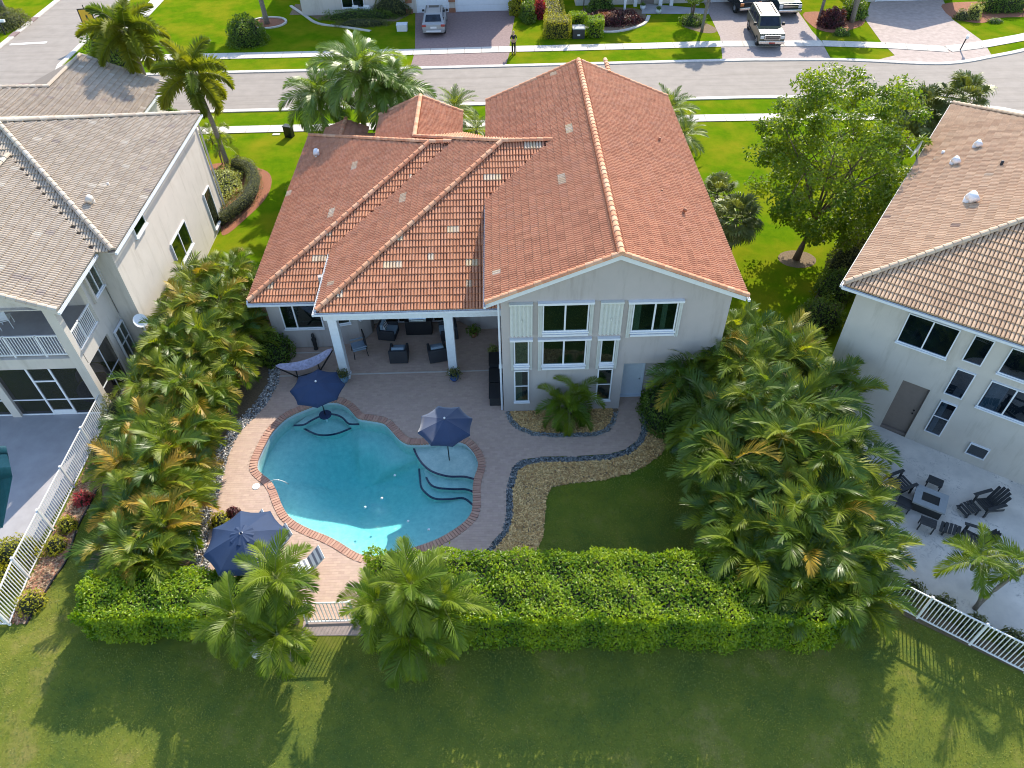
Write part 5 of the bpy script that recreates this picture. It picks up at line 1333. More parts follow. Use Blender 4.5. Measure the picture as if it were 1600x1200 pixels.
# across the street
palm((-20.6, 69.5), 5.5, 'foxtail', 14, 2.6, 'palm with stout trunk in the round mulch ring across the street', (-.4, .3), (-20, 75), .22)
palm((-44.6, 71.9), 4.5, 'queen', 14, 2.4, 'palm trunk beside the cross street verge', (0, 0), (-20, 75), .2)
palm((17.35, 65.0), 5.2, 'foxtail', 20, 2.3, 'twin leaning grey palm trunks beside the grey driveway', heads=[(.8, 1.5, 5.0), (1.5, 1.0, 5.4)], el=(-30, 75), trunk_r=.11)
palm((11.4, 70.0), 4.2, 'foxtail', 21, 2.0, 'three white palm trunks in the maroon bed', heads=[(-.7, .2, 4.0), (.1, .2, 4.5), (.9, .2, 4.1)], el=(-30, 75), trunk_r=.09, mat='white')
palm((30.6, 66.3), 4.6, 'queen', 20, 2.5, 'thick trunked palm in the red mulch bed left of the pale driveway', heads=[(.3, .4, 4.8), (-.5, .1, 4.2)], el=(-30, 75), trunk_r=.2)
palm((28.0, 67.0), 4.9, 'foxtail', 15, 2.4, 'grey palm trunk beside the maroon shrub', (.5, .6), (-30, 75), .14)

# ------------------------------------------------------------------ leafy masses
def leaves(name, P, Nn, size, mat, parent, ratio=.5, tone=None, tilt=.8, kind=None):
    """leaf-sized folded faces at points P facing roughly Nn"""
    m = len(P)
    Nn = Nn + rng.normal(0, tilt, (m, 3)); Nn /= np.linalg.norm(Nn, axis=1, keepdims=True) + 1e-9
    d = rng.normal(0, 1, (m, 3)); d -= Nn * (d * Nn).sum(1, keepdims=True); d /= np.linalg.norm(d, axis=1, keepdims=True) + 1e-9
    s = np.cross(Nn, d); L = size * rng.uniform(.65, 1.3, (m, 1)); W = L * ratio * .5
    V = np.zeros((m, 4, 3)); V[:, 0] = P; V[:, 1] = P + d * L * .5 + s * W - Nn * L * .12; V[:, 2] = P + d * L; V[:, 3] = P + d * L * .5 - s * W - Nn * L * .12
    F = (np.arange(m)[:, None, None] * 4 + np.array([(0, 1, 2), (0, 2, 3)])[None]).reshape(-1, 3)
    t = (rng.uniform(0, 1, m) if tone is None else np.clip(tone, 0, 1))[:, None]
    return obj(name, np_mesh(name, V.reshape(-1, 3), F, [mat], np.repeat(np.repeat(t, 3, 1), 4, 0)), parent, kind)
def box_pts(x0, x1, y0, y1, z1, n, rough=.12, skew=0.0):
    """points on a clipped hedge box: top and four sides"""
    A = [(x1 - x0) * (y1 - y0), (x1 - x0) * z1, (x1 - x0) * z1 * .6, (y1 - y0) * z1, (y1 - y0) * z1]
    k = rng.choice(5, n, p=np.array(A) / sum(A)); u, v = rng.uniform(0, 1, n), rng.uniform(0, 1, n)
    P = np.zeros((n, 3)); Nn = np.zeros((n, 3))
    X = x0 + u * (x1 - x0); Y = y0 + u * (y1 - y0); Zv = z1 * (1 - v ** 1.3 * .98)
    for f, (px, py, pz, nn) in enumerate(((X, y0 + v * (y1 - y0), np.full(n, z1), (0, 0, 1)), (X, np.full(n, y0), Zv, (0, -1, .35)), (X, np.full(n, y1), Zv, (0, 1, .35)), (np.full(n, x0), Y, Zv, (-1, 0, .35)), (np.full(n, x1), Y, Zv, (1, 0, .35)))):
        q = k == f; P[q, 0] = px[q]; P[q, 1] = py[q]; P[q, 2] = pz[q]; Nn[q] = nn
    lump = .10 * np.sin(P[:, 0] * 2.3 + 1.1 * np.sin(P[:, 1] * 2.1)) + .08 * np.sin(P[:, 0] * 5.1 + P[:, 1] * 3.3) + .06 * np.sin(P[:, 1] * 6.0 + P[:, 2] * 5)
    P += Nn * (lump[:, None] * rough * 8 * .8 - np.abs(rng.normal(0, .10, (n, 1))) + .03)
    P[:, 1] += skew * (P[:, 0] - x0); P[:, 2] = np.maximum(P[:, 2], .03)
    return P, Nn, lump
def hedge(label, x0, x1, y0, y1, z1, n, size, mat='hedge', skew=0.0, name='hedge', cat='hedge', rough=.12, group=None):
    h = empty(name, ((x0 + x1) / 2, (y0 + y1) / 2, 0), label=label, cat=cat, group=group)
    P, Nn, lump = box_pts(x0, x1, y0, y1, z1, n, rough, skew)
    P[:, 0] -= (x0 + x1) / 2; P[:, 1] -= (y0 + y1) / 2
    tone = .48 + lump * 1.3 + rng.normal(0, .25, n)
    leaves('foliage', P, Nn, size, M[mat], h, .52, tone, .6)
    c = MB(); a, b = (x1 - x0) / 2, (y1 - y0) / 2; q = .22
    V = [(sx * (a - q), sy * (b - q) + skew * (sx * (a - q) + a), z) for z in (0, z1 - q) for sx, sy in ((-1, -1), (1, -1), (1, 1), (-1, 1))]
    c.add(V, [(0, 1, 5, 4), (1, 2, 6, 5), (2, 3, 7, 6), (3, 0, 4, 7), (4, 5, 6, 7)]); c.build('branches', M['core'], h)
    return h
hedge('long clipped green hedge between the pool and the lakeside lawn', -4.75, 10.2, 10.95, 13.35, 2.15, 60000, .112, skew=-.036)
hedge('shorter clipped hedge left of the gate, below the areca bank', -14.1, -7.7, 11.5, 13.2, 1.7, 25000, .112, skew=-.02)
def bush(label, x, y, rx, ry, h, n, size, mat='bush', name='bush', cat='bush', group=None, z0=0.0, core=True):
    b = empty(name, (x, y, z0), label=label, cat=cat, group=group)
    v = rng.normal(0, 1, (n, 3)); v[:, 2] = np.abs(v[:, 2]) * .9; v /= np.linalg.norm(v, axis=1, keepdims=True)
    lump = 1 + .13 * np.sin(v[:, 0] * 7 + x) * np.sin(v[:, 1] * 6 + y) + .08 * np.sin(v[:, 2] * 11 + x * 2) - np.abs(rng.normal(0, .10, n))
    P = v * lump[:, None] * np.array([rx, ry, h]); P[:, 2] = np.maximum(P[:, 2], .02)
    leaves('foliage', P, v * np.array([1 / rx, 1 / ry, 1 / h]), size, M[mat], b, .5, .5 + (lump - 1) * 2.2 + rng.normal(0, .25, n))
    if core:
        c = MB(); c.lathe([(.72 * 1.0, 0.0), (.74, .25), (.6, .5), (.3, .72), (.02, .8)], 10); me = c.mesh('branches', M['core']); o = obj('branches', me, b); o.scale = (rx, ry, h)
    return b
bush('dark green shrub beside the patio wall and hammock', -10.75, 25.2, .95, .8, 1.5, 2200, .12)
bush('glossy green shrub beside the pale door recess', 6.35, 20.9, .85, 1.35, 1.5, 3000, .12)
bush('dark leafy shrub where the mulch meets the shaded lawn', 7.2, 19.3, .9, .7, 1.1, 1800, .11)
bush('olive shrub by the screened room and fence top', -16.3, 21.3, .8, .9, 1.7, 1600, .10, 'bush_olive')
bush('light olive shrub against the white fence, below the screened room', -16.3, 19.3, .6, .8, 1.3, 1100, .10, 'bush_olive')
for i, (x, y, r, mt, lb) in enumerate(((-16.65, 16.1, .38, 'bush_gold', 'small yellow shrub at the fence foot, upper one'), (-16.7, 15.2, .42, 'bush_gold', 'small yellow shrub at the fence foot, middle one'), (-16.6, 12.9, .5, 'bush_gold', 'yellow shrub at the end of the white fence'),
                                   (-16.55, 17.3, .36, 'bush_red', 'red leaved shrub in the fence bed'), (-10.95, 16.1, .42, 'bush_gold', 'yellow green shrub at the deck edge above the blue umbrella'), (-10.55, 16.45, .28, 'bush_maroon', 'small dark red plant beside the deck edge shrub'))):
    bush(lb, x, y, r, r, r * 1.3, 420, .10, mt)
bush('golden hedge clump inside the left fence, farther one', -18.0, 14.9, .9, .7, .85, 1500, .10, 'bush_gold'); bush('golden hedge clump inside the left fence, nearer one', -18.3, 13.7, .9, .7, .8, 1400, .10, 'bush_gold')
bush('variegated pale shrub mass beside the cream wall', -17.4, 40.9, 1.5, 2.3, .75, 3600, .14, 'bush_pale', core=True)
# curved clipped border hedge round the variegated bed
def border(label, line, w, h, n, mat):
    b = empty('hedge', (line[0][0], line[0][1], 0), label=label, cat='hedge')
    p = np.array(smooth_loop(line, 8, False)); t = np.gradient(p, axis=0); t /= np.linalg.norm(t, axis=1, keepdims=True)
    i = rng.integers(0, len(p), n); a = rng.uniform(-.1, math.pi + .1, n); s = np.stack([-t[i, 1], t[i, 0]], 1); rr = 1 - np.abs(rng.normal(0, .08, n))
    P = np.zeros((n, 3)); c = np.cos(a); P[:, :2] = p[i] + rng.normal(0, .06, (n, 2)) + s * (np.sign(c) * np.abs(c) ** .6 * w * rr)[:, None]; P[:, 2] = np.maximum(.03, np.clip(np.sin(a), 0, 1) ** .6 * h * rr)
    Nn = np.concatenate([s * np.cos(a)[:, None], np.sin(a)[:, None] + .2], 1); P[:, 0] -= line[0][0]; P[:, 1] -= line[0][1]
    leaves('foliage', P, Nn, .08, M[mat], b, .5)
    c_ = MB(); q = smooth_loop(line, 3, False); c_.tube([(x - line[0][0], y - line[0][1], h * .4) for x, y in q], [min(w, h * .5) * .85] * len(q), 8); c_.build('branches', M['core'], b)
border('curved clipped grey green border hedge round the variegated bed', [(-17.0, 43.3), (-15.9, 42.6), (-15.2, 40.9), (-15.2, 39.0), (-15.8, 37.5), (-16.3, 36.6)], .42, .85, 5200, 'bush_olive')
# strip of shrubs between the orange-roofed house and the brown-roofed house
for x, y, r, h, lb in ((13.6, 24.6, 1.0, 1.3, 'dark shrub beside the pale house corner, nearest the palms'), (15.0, 26.6, 1.1, 1.4, 'dark shrub below the brown roof corner'), (16.4, 28.8, 1.0, 1.5, 'shrub under the broad tree, nearer one'), (17.6, 30.6, 1.1, 2.0, 'olive shrub beside the broad tree trunk'), (19.2, 32.8, 1.2, 1.5, 'dark shrub below the satellite dish'), (21.0, 35.0, 1.1, 1.6, 'shrub between the satellite dish and the cabbage palms'), (23.2, 38.2, 1.3, 1.8, 'shrub at the foot of the cabbage palms')):
    bush(lb, x, y, r, r, h, 2000, .13, 'bush' if 'olive' not in lb else 'bush_olive')
for x, y, lb in ((13.5, 12.35, 'small pale shrub behind the right fence, first from the palms'), (14.3, 11.75, 'small pale shrub behind the right fence, second from the palms'), (15.05, 11.05, 'small pale shrub behind the right fence, below the slanting palm trunks'), (16.0, 10.5, 'small pale shrub behind the right fence near its far end'), (16.7, 9.9, 'small pale shrub at the end of the right fence')):
    bush(lb, x, y, .5, .45, .7, 520, .10, 'bush_olive')
# across the street
for lb, x, y, rx, ry, h, n, s, mt in (
    ('round bright green bush beside the left far lawn', -21.2, 65.0, 1.7, 1.6, 2.3, 4200, .16, 'bush'), ('dark clipped hedge in front of the far house entry', -12.4, 70.1, 3.6, .7, .9, 3000, .12, 'bush'),
    ('dark weedy shrub row at the far house bed', -12.0, 68.5, 2.6, .7, .6, 1800, .12, 'bush_olive'), ('feathery dark shrub left of the silver SUV', -9.6, 71.0, 1.8, .8, 2.0, 2200, .14, 'bush_olive'), ('reddish potted shrub mass by the far house wall', -15.9, 73.0, .9, .6, 1.2, 900, .14, 'bush_maroon'),
    ('dark red croton shrub by the far house wall', -13.8, 72.8, .5, .4, .9, 500, .12, 'bush_maroon'),
    ('yellow croton beside the far driveway', 1.75, 70.2, .75, .6, 1.7, 700, .26, 'bush_gold'), ('crimson ti plant beside the far driveway', 2.5, 71.6, .65, .6, 2.2, 600, .28, 'bush_red'), ('pink red ti plant nearer the clipped box hedge', 3.8, 69.2, .5, .5, 1.8, 500, .26, 'bush_red'), ('tall green shrub between the croton and the ti plant', 2.7, 69.0, .75, 1.6, 1.6, 2200, .18, 'bush'), ('grey variegated shrub behind the ti plants', 3.3, 72.0, .7, .6, 2.2, 900, .2, 'bush_pale'),
    ('maroon foliage bed in front of the low house', 10.0, 68.0, 2.6, 1.5, .8, 4200, .17, 'bush_maroon'), ('peach pink shrub in the maroon bed', 9.5, 67.5, 1.1, .6, .95, 700, .17, 'bush_pink'), ('green palmetto shrub behind the maroon bed', 9.3, 70.4, 1.2, .7, 1.7, 1400, .2, 'bush'),
    ('low round shrub ring under the clipped ball tree', 16.9, 66.9, 1.2, 1.0, .8, 1800, .11, 'bush'), ('dark red ti shrub beside the pickup', 28.6, 65.6, 1.1, .9, 1.5, 1600, .22, 'bush_maroon'), ('green palmetto left of the pale driveway', 31.0, 67.4, 1.2, 1.0, 1.5, 1600, .2, 'bush'),
    ('small green shrub by the sunlit verge', 28.7, 63.4, .7, .5, .6, 600, .13, 'bush'), ('round pale green topiary ball right of the pale driveway', 41.2, 66.5, .65, .65, 1.3, 1200, .11, 'bush_pale'), ('dark round shrub beside the topiary ball', 40.2, 66.4, .7, .6, .8, 800, .12, 'bush_olive'), ('long green hedge at the far right bed', 44.6, 68.2, 2.6, .9, 1.8, 3600, .15, 'bush'), ('trailing groundcover in the right mulch bed', 42.6, 65.4, .7, .4, .35, 400, .12, 'bush'),
    ('olive shrub on the verge by the cross street', -43.9, 70.6, 1.6, 1.9, 1.4, 2600, .15, 'bush_olive'), ('dark shrub behind the verge shrub by the cross street', -45.5, 71.8, 1.5, 1.4, 1.6, 2000, .16, 'bush'), ('green shrub under the foxtail palm at the garage corner', -24.4, 50.6, 1.4, 1.2, 1.6, 2200, .15, 'bush'), ('tall leafy shrub beyond the garage roof', -26.5, 51.4, 1.7, 1.1, 2.6, 2600, .17, 'bush_olive'), ('leafy tree top behind the garage, beside the yellow sign', -31.0, 60.6, 1.8, 1.6, 3.6, 3600, .18, 'bush'), ('tuft at the foot of the left mailbox', -23.4, 52.2 - .9, .5, .4, .5, 300, .12, 'bush'),
    ('low green shrub at the orange roof edge', -11.9, 38.2, .7, .9, 2.0, 1200, .12, 'bush'), ('yellow green fern mass by the entry roof', -.9, 43.5, 1.0, .8, 1.2, 1300, .16, 'bush')):
    bush(lb, x, y, rx, ry, h, n, s, mt)
hedge('yellow topped clipped box hedge left of the utility box', 3.9, 6.1, 63.9, 65.6, 1.5, 3000, .11, 'bush_gold', rough=.03); hedge('clipped green box hedge right of the utility box', 7.5, 8.8, 63.9, 65.4, 1.45, 2600, .12, 'hedge', rough=.06); hedge('clipped green hedge behind the utility box', 6.1, 7.5, 65.3, 66.1, 1.5, 1600, .12, 'hedge', rough=.06)
hedge('narrow yellow hedge running back beside the shaded side lawn', 4.2, 5.9, 65.8, 73.5, .9, 3600, .13, 'bush_gold', rough=.04)
# clipped ball tree
t = empty('ball_tree', (16.9, 67.3, 0), label='clipped ball topped small tree beside the front walk', cat='tree')
mb = MB()
for dx in (-.15, .12, .0): mb.tube([(dx * .4, 0, 0), (dx, .05 * dx, 1.2), (dx * 2.2, .1, 1.8)], [.06, .05, .03], 6)
mb.build('trunk', M['bark_tree'], t)
v = rng.normal(0, 1, (3200, 3)); v /= np.linalg.norm(v, axis=1, keepdims=True); P = v * (1 - np.abs(rng.normal(0, .1, (3200, 1)))) * np.array([1.0, 1.0, .95]) + np.array([0, 0, 2.4])
leaves('crown', P, v, .12, M['bush'], t)

# the broad-leaved tree on the side lawn
def broad_tree(label, loc, H_, R_, n_cl, per, lsize, seed):
    rr = np.random.default_rng(seed); t = empty('broadleaf_tree', (loc[0], loc[1], 0), label=label, cat='tree')
    mb = MB(); fork = Vector((.5, .4, 2.1)); mb.tube([(0, 0, 0), (.15, .1, .7), (.32, .22, 1.4), fork], [.20, .15, .13, .12], 9)
    cl = []
    for i in range(n_cl):
        a = rr.uniform(0, 6.283); z = rr.uniform(.24, 1.0); prof = math.sin(math.pi * min(1, (z - .10) / 1.02)) ** .55
        ra = R_ * prof * math.sqrt(rr.uniform(.12, 1.0)); cl.append((fork.x + ra * math.cos(a) + .3, fork.y + ra * math.sin(a) + .3, z * H_))
    cl = np.array(cl)
    for i in range(9):
        a = i * 2.4; tip = Vector((fork.x + R_ * .75 * math.cos(a), fork.y + R_ * .75 * math.sin(a), H_ * (.5 + .4 * ((i * 37) % 10) / 10)))
        mid = fork.lerp(tip, .45) + Vector((0, 0, .5)); mb.tube([fork, mid, tip], [.075, .045, .012], 6)
        for j in range(3):
            q = cl[rr.integers(0, n_cl)]; mb.tube([mid, mid.lerp(Vector(q), .6), q], [.03, .02, .006], 5)
    mb.build('trunk', M['bark_tree'], t, smooth=True)
    idx = np.repeat(np.arange(n_cl), per); m = len(idx); off = rr.normal(0, 1, (m, 3)); off /= np.linalg.norm(off, axis=1, keepdims=True)
    sz = rr.uniform(.35, .75, n_cl)[idx][:, None]; P = cl[idx] + off * sz * np.cbrt(rr.uniform(.1, 1, (m, 1))) * np.array([1, 1, .8])
    ctone = rr.normal(.5, .22, n_cl)[idx]
    leaves('crown', P, off + np.array([0, 0, .7]), lsize, M['tree'], t, .5, ctone + rr.normal(0, .18, m))
    return t
broad_tree('broad leafy tree on the side lawn between the two houses', (15.5, 31.9), 9.0, 3.95, 210, 140, .19, 5)
# ------------------------------------------------------------------ grass blades on the near lawns
def blades(name, poly, dens, holes, size=.032):
    C = scatter_pts(poly, dens, holes); m = len(C)
    a = rng.uniform(0, 6.283, m); h = rng.uniform(.5, 1.3, m) * size; w = rng.uniform(.006, .012, m); lean = rng.uniform(.5, 1.6, m) * h
    V = np.zeros((m, 3, 3)); dx, dy = np.cos(a), np.sin(a)
    V[:, 0, 0] = C[:, 0] - dy * w; V[:, 0, 1] = C[:, 1] + dx * w; V[:, 1, 0] = C[:, 0] + dy * w; V[:, 1, 1] = C[:, 1] - dx * w
    V[:, 2, 0] = C[:, 0] + dx * lean; V[:, 2, 1] = C[:, 1] + dy * lean; V[:, 2, 2] = h
    x, y = C[:, 0], C[:, 1]; V[:, :, 2] += ground_z(x, y)[:, None]
    t = .45 + .30 * np.sin(x * 1.1 + 2 * np.sin(y * .7)) * np.sin(y * 1.3 + x * .4) + .12 * np.sin(x * 3.7 + y * 2.9) + rng.normal(0, .22, m)
    obj(name, np_mesh(name, V.reshape(-1, 3), np.arange(m * 3).reshape(-1, 3), [M['blade']], np.repeat(np.repeat(np.clip(t, 0, 1)[:, None], 3, 1), 3, 0)), None, 'stuff')
blades('grass', [(-17, 11.9), (-14.3, 13.6), (-13.8, 11.3), (-7, 10.9), (-4.8, 11.0), (10.3, 10.4), (12.5, 12.0), (17.5, 8.2), (17.5, 5.6), (-17.5, 6.2)], 420, [])
blades('grass', [(1.1, 14.2), (1.36, 16.9), (1.6, 17.3), (2.31, 17.46), (3.58, 17.6), (4.76, 17.9), (5.45, 18.25), (6.04, 18.7), (6.5, 19.0), (7.5, 18), (7.8, 13.0), (1.0, 13.2)], 420, [])
blades('grass', [(-16.2, 18.1), (-16.25, 17.08), (-16.1, 15), (-16.3, 13.3), (-16.4, 12.2), (-14.3, 12.2), (-14.9, 15.5), (-15.6, 17.6)], 420, [])

# ------------------------------------------------------------------ pool umbrellas
def umbrella(label, base, rim_r, rim_z, top_z, base_z, nseg=8, rot=0.2, vent_=False, cloth='navy'):
    u = empty('umbrella', (base[0], base[1], base_z), label=label, cat='umbrella')
    rim_z -= base_z; top_z -= base_z
    mb = MB(); mb.tube([(0, 0, 0), (0, 0, top_z)], .025, 8); mb.build('pole', M['black_metal'], u, smooth=True)
    for k in range(nseg):
        a0 = rot + 2 * math.pi * k / nseg; a1 = rot + 2 * math.pi * (k + 1) / nseg; V = []; F = []; n = 6
        r0 = .16 if vent_ else .0
        for i in range(n + 1):
            f = i / n; r = r0 + (rim_r - r0) * f; z = top_z - .03 - (top_z - rim_z) * (f ** 1.12) - .04 * math.sin(math.pi * f) * 0
            for j in range(4):
                g = j / 3; a = a0 + (a1 - a0) * g; chord = math.cos((a1 - a0) / 2) / math.cos((a1 - a0) * (g - .5)); scallop = 1 - .05 * math.sin(math.pi * g) * f
                rad = r * chord * scallop; V.append((rad * math.cos(a), rad * math.sin(a), z - .05 * math.sin(math.pi * g) * f * .6))
        for i in range(n):
            for j in range(3): F.append((i * 4 + j, i * 4 + j + 1, i * 4 + 4 + j + 1, i * 4 + 4 + j))
        # hanging valance
        b = len(V)
        for j in range(4): x, y, z = V[n * 4 + j]; V.append((x, y, z - .07))
        for j in range(3): F.append((n * 4 + j, n * 4 + j + 1, b + j + 1, b + j))
        me = bpy.data.meshes.new('canopy_panel'); me.from_pydata(V, [], F); me.materials.append(M[cloth]); me.polygons.foreach_set('use_smooth', [True] * len(F)); me.update(); obj('canopy_panel', me, u)
        r_ = MB(); r_.bar((.03 * math.cos(a0), .03 * math.sin(a0), top_z - .07), (rim_r * .98 * math.cos(a0), rim_r * .98 * math.sin(a0), rim_z - .045), .014); r_.build('rib', M['black_metal'], u)
        if vent_:
            V = []; F = []
            for i in range(3):
                f = i / 2; r = .06 + .34 * f; z = top_z + .02 - .13 * f
                for j in range(5): g = j / 4; a = a0 + (a1 - a0) * g; V.append((r * math.cos(a), r * math.sin(a), z + (.022 if j == 2 else -.012) * f))
            for i in range(2):
                for j in range(4): F.append((i * 5 + j, i * 5 + j + 1, i * 5 + 5 + j + 1, i * 5 + 5 + j))
            me = bpy.data.meshes.new('vent_cap'); me.from_pydata(V, [], F); me.materials.append(M['navy']); me.update(); obj('vent_cap', me, u)
    mb = MB(); mb.lathe([(.0, 0), (.035, .01), (.045, .05), (.02, .09), (.0, .11)], 8, (0, 0, top_z - .01)); mb.build('finial', M['white'] if not vent_ else M['navy'], u, smooth=True)
    return u
umbrella('navy umbrella over the pool bench by the covered patio', (-7.86, 21.5), 1.12, 1.72, 2.02, -.42, rot=.15)
umbrella('navy umbrella standing on the pool sun shelf', (-2.47, 19.06), 1.10, 1.88, 2.24, -.28, rot=.30, cloth='navy_sheen')
umbrella('large navy umbrella with vented top at the deck corner', (-9.0, 13.95), 1.38, 1.95, 2.45, .028, rot=.35, vent_=True)
tb = empty('pool_table', (-7.86, 21.5, 0), label='round navy table round the pole of the bench umbrella, in the water', cat='table')
mb = MB(); mb.lathe([(.04, -.0), (.26, -.0), (.27, .02), (.27, .05), (.25, .07), (.04, .07)], 20); mb.build('tabletop', M['navy'], tb, smooth=False)
mb = MB(); mb.tube([(0, 0, -.42), (0, 0, .0)], .045, 8); mb.build('pedestal', M['white'], tb)

# ------------------------------------------------------------------ loungers at the deck corner
def lounger(x, y, rz, label):
    u = empty('sun_lounger', (x, y, .028), rz, label, 'sun lounger', 'striped loungers on the deck')
    for s in (-.29, .29):
        mb = MB(); mb.bar((-.1, s, .30), (1.25, s, .30), .03); mb.bar((-.1, s, .30), (-.62, s, .72), .03); mb.build('side_rail', M['white_metal'], u)
    for x_ in (.05, 1.15):
        for s in (-.29, .29): mb = MB(); mb.bar((x_, s, .29), (x_ + (.1 if x_ > .5 else -.1), s, .0), .028); mb.build('leg', M['black_metal'], u)
    mb = MB(); mb.box(-.08, 1.25, -.275, .275, .312, .325); mb.build('seat', M['striped'], u)
    mb = MB(); V = [(-.1, -.275, .32), (-.1, .275, .32), (-.62, .275, .74), (-.62, -.275, .74)]; d = Vector((.42, 0, .52)).normalized() * .014
    V += [(a + d.x, b, c + d.z) for a, b, c in V]; mb.add(V, [(3, 2, 1, 0), (4, 5, 6, 7), (0, 1, 5, 4), (1, 2, 6, 5), (2, 3, 7, 6), (3, 0, 4, 7)]); mb.build('backrest', M['striped'], u)
    return u
lounger(-7.25, 13.95, R(210), 'striped lounger on the deck nearest the gate')
lounger(-8.55, 14.9, R(215), 'striped lounger half under the vented umbrella')
lounger(-9.55, 15.55, R(215), 'striped lounger behind the vented umbrella')

# ------------------------------------------------------------------ covered patio furniture
def wicker_chair(x, y, rz, label):
    u = empty('wicker_armchair', (x, y, .028), rz, label, 'armchair', 'wicker armchairs on the covered patio')
    for a, b, nm in (((-.42, .42, .30, .42, .05, .78), None, 'backrest'), ((-.42, -.30, -.40, .30, .05, .60), None, 'armrest'), ((.30, .42, -.40, .30, .05, .60), None, 'armrest'), ((-.30, .30, -.40, .30, .05, .34), None, 'base')):
        mb = MB(); mb.box(*a); mb.build(nm, M['wicker'], u, bevel=.03)
    mb = MB(); mb.box(-.29, .29, -.42, .28, .35, .48); mb.build('seat_cushion', M['cushion'], u, bevel=.04)
    mb = MB(); mb.box(-.29, .29, .14, .29, .49, .86); mb.build('back_cushion', M['cushion'], u, bevel=.05)
    mb = MB(); mb.M = Matrix.Translation((0, .05, .50)) @ Matrix.Rotation(-.3, 4, 'X')
    for k in range(7): mb.box(-.21 + k * .06, -.15 + k * .06, 0, .09, 0, .30, k % 2)
    mb.build('pillow', [M['white'], M['black']], u)
    return u
wicker_chair(-4.95, 24.95, R(180), 'wicker armchair with striped pillow, front left of the grill')
wicker_chair(-3.2, 24.95, R(192), 'wicker armchair with striped pillow, front right of the grill')
wicker_chair(-5.6, 26.55, R(80), 'wicker armchair with striped pillow by the bay wall')
wicker_chair(-2.75, 26.45, R(-80), 'wicker armchair with striped pillow behind the right column')
g = empty('gas_grill', (-4.15, 26.75, .028), 0, 'steel gas grill with rounded hood in the covered patio', 'grill')
mb = MB(); mb.box(-.62, .62, -.26, .26, .05, .85); mb.build('cabinet', M['black'], g, bevel=.02)
mb = MB(); V = []; F = []
for i in range(8):
    t = math.pi * i / 7
    V += [(-.40, -.27 * math.cos(t), .88 + .30 * math.sin(t)), (.40, -.27 * math.cos(t), .88 + .30 * math.sin(t))]
for i in range(7): F.append((2 * i, 2 * i + 1, 2 * i + 3, 2 * i + 2))
F += [tuple(range(0, 16, 2)), tuple(range(15, 0, -2))]
mb.add(V, F); mb.build('hood', M['steel'], g)
mb = MB(); mb.tube([(-.3, -.30, .98), (.3, -.30, .98)], .018, 8); mb.build('handle', M['steel'], g)
for x0, x1 in ((-.62, -.42), (.42, .62)): mb = MB(); mb.box(x0, x1, -.25, .25, .86, .89); mb.build('side_shelf', M['black'], g)
def pot_plant(x, y, label, potm, r=.22, h=.34, leafm='bush', lr=.3, lh=.35, z=.028):
    p = empty('potted_plant', (x, y, z), 0, label, 'potted plant')
    mb = MB(); mb.lathe([(r * .6, 0), (r * .95, h * .45), (r, h * .75), (r * .85, h * .95), (r * .92, h), (r * .80, h), (r * .76, h * .88)], 16); mb.build('pot', M[potm], p, smooth=True)
    v = rng.normal(0, 1, (260, 3)); v[:, 2] = np.abs(v[:, 2]); v /= np.linalg.norm(v, axis=1, keepdims=True)
    leaves('foliage', v * rng.uniform(.35, 1, (260, 1)) * np.array([lr, lr, lh]) + np.array([0, 0, h * .9]), v, .13, M[leafm], p, .3)
    return p
pot_plant(-7.32, 23.5, 'grey blue glazed pot with spiky plant at the left patio column', 'teal_pot', .25, .42, 'bush_olive')
pot_plant(-2.38, 23.42, 'cobalt blue glazed pot with leafy plant at the right patio column', 'blue_pot', .22, .36, 'bush_olive', .36)
pot_plant(-1.55, 26.35, 'low green pot plant by the patio back wall window', 'terracotta', .2, .3, 'bush', .34, .45)
pot_plant(-.62, 25.0, 'pale leaved pot plant at the gable wall foot', 'terracotta', .16, .28, 'bush_pale', .26, .35)
d = empty('bar_chair', (-6.85, 25.35, .028), R(-70), 'dark high-back chair with grey seat beside the left column', 'chair')
for nm, bx, mt in (('backrest', (-.32, .32, .30, .36, .45, 1.15), 'black'), ('seat', (-.30, .30, -.30, .30, .42, .50), 'cushion'), ('armrest', (-.36, -.31, -.30, .34, .60, .66), 'cushion'), ('armrest', (.31, .36, -.30, .34, .60, .66), 'cushion')):
    mb = MB(); mb.box(*bx); mb.build(nm, M[mt], d, bevel=.015)
for sx in (-.29, .29):
    for sy in (-.28, .30): mb = MB(); mb.bar((sx, sy, .42), (sx * 1.1, sy * 1.1, 0), .035); mb.build('leg', M['black'], d)
# hammock on its stand
hm = empty('hammock', (-9.0, 23.9, .028), 0, 'pale striped hammock on a black stand beside the patio', 'hammock')
A = Vector((-1.15, -.35, .95)); B = Vector((1.2, .55, 1.05))
V = []; F = []; n = 14
side = (B - A).cross(Vector((0, 0, 1))).normalized()
for i in range(n + 1):
    t = i / n; p = A.lerp(B, t) - Vector((0, 0, 1)) * .55 * 4 * t * (1 - t) * .8; w = .30 * (math.sin(math.pi * min(1, max(0, t))) ** .35) + .015
    for j in range(5): g_ = (j - 2) / 2; V.append(p + side * w * g_ + Vector((0, 0, .10 * g_ * g_)))
for i in range(n):
    for j in range(4): F.append((i * 5 + j, i * 5 + j + 1, i * 5 + 5 + j + 1, i * 5 + 5 + j))
me = bpy.data.meshes.new('sling'); me.from_pydata(V, [], F); me.materials.append(solid('hammock_cloth', (.42, .40, .50), .9, var=.3, scale=9)); me.update(); obj('sling', me, hm)
d_ = (B - A); d_.z = 0; d_.normalize(); q0 = A + d_ * .75; q1 = B - d_ * .75; q0.z = q1.z = .06
mb = MB(); mb.bar(q0, q1, .05); mb.bar(q0, A, .05); mb.bar(q1, B, .05); mb.build('stand', M['black_metal'], hm)
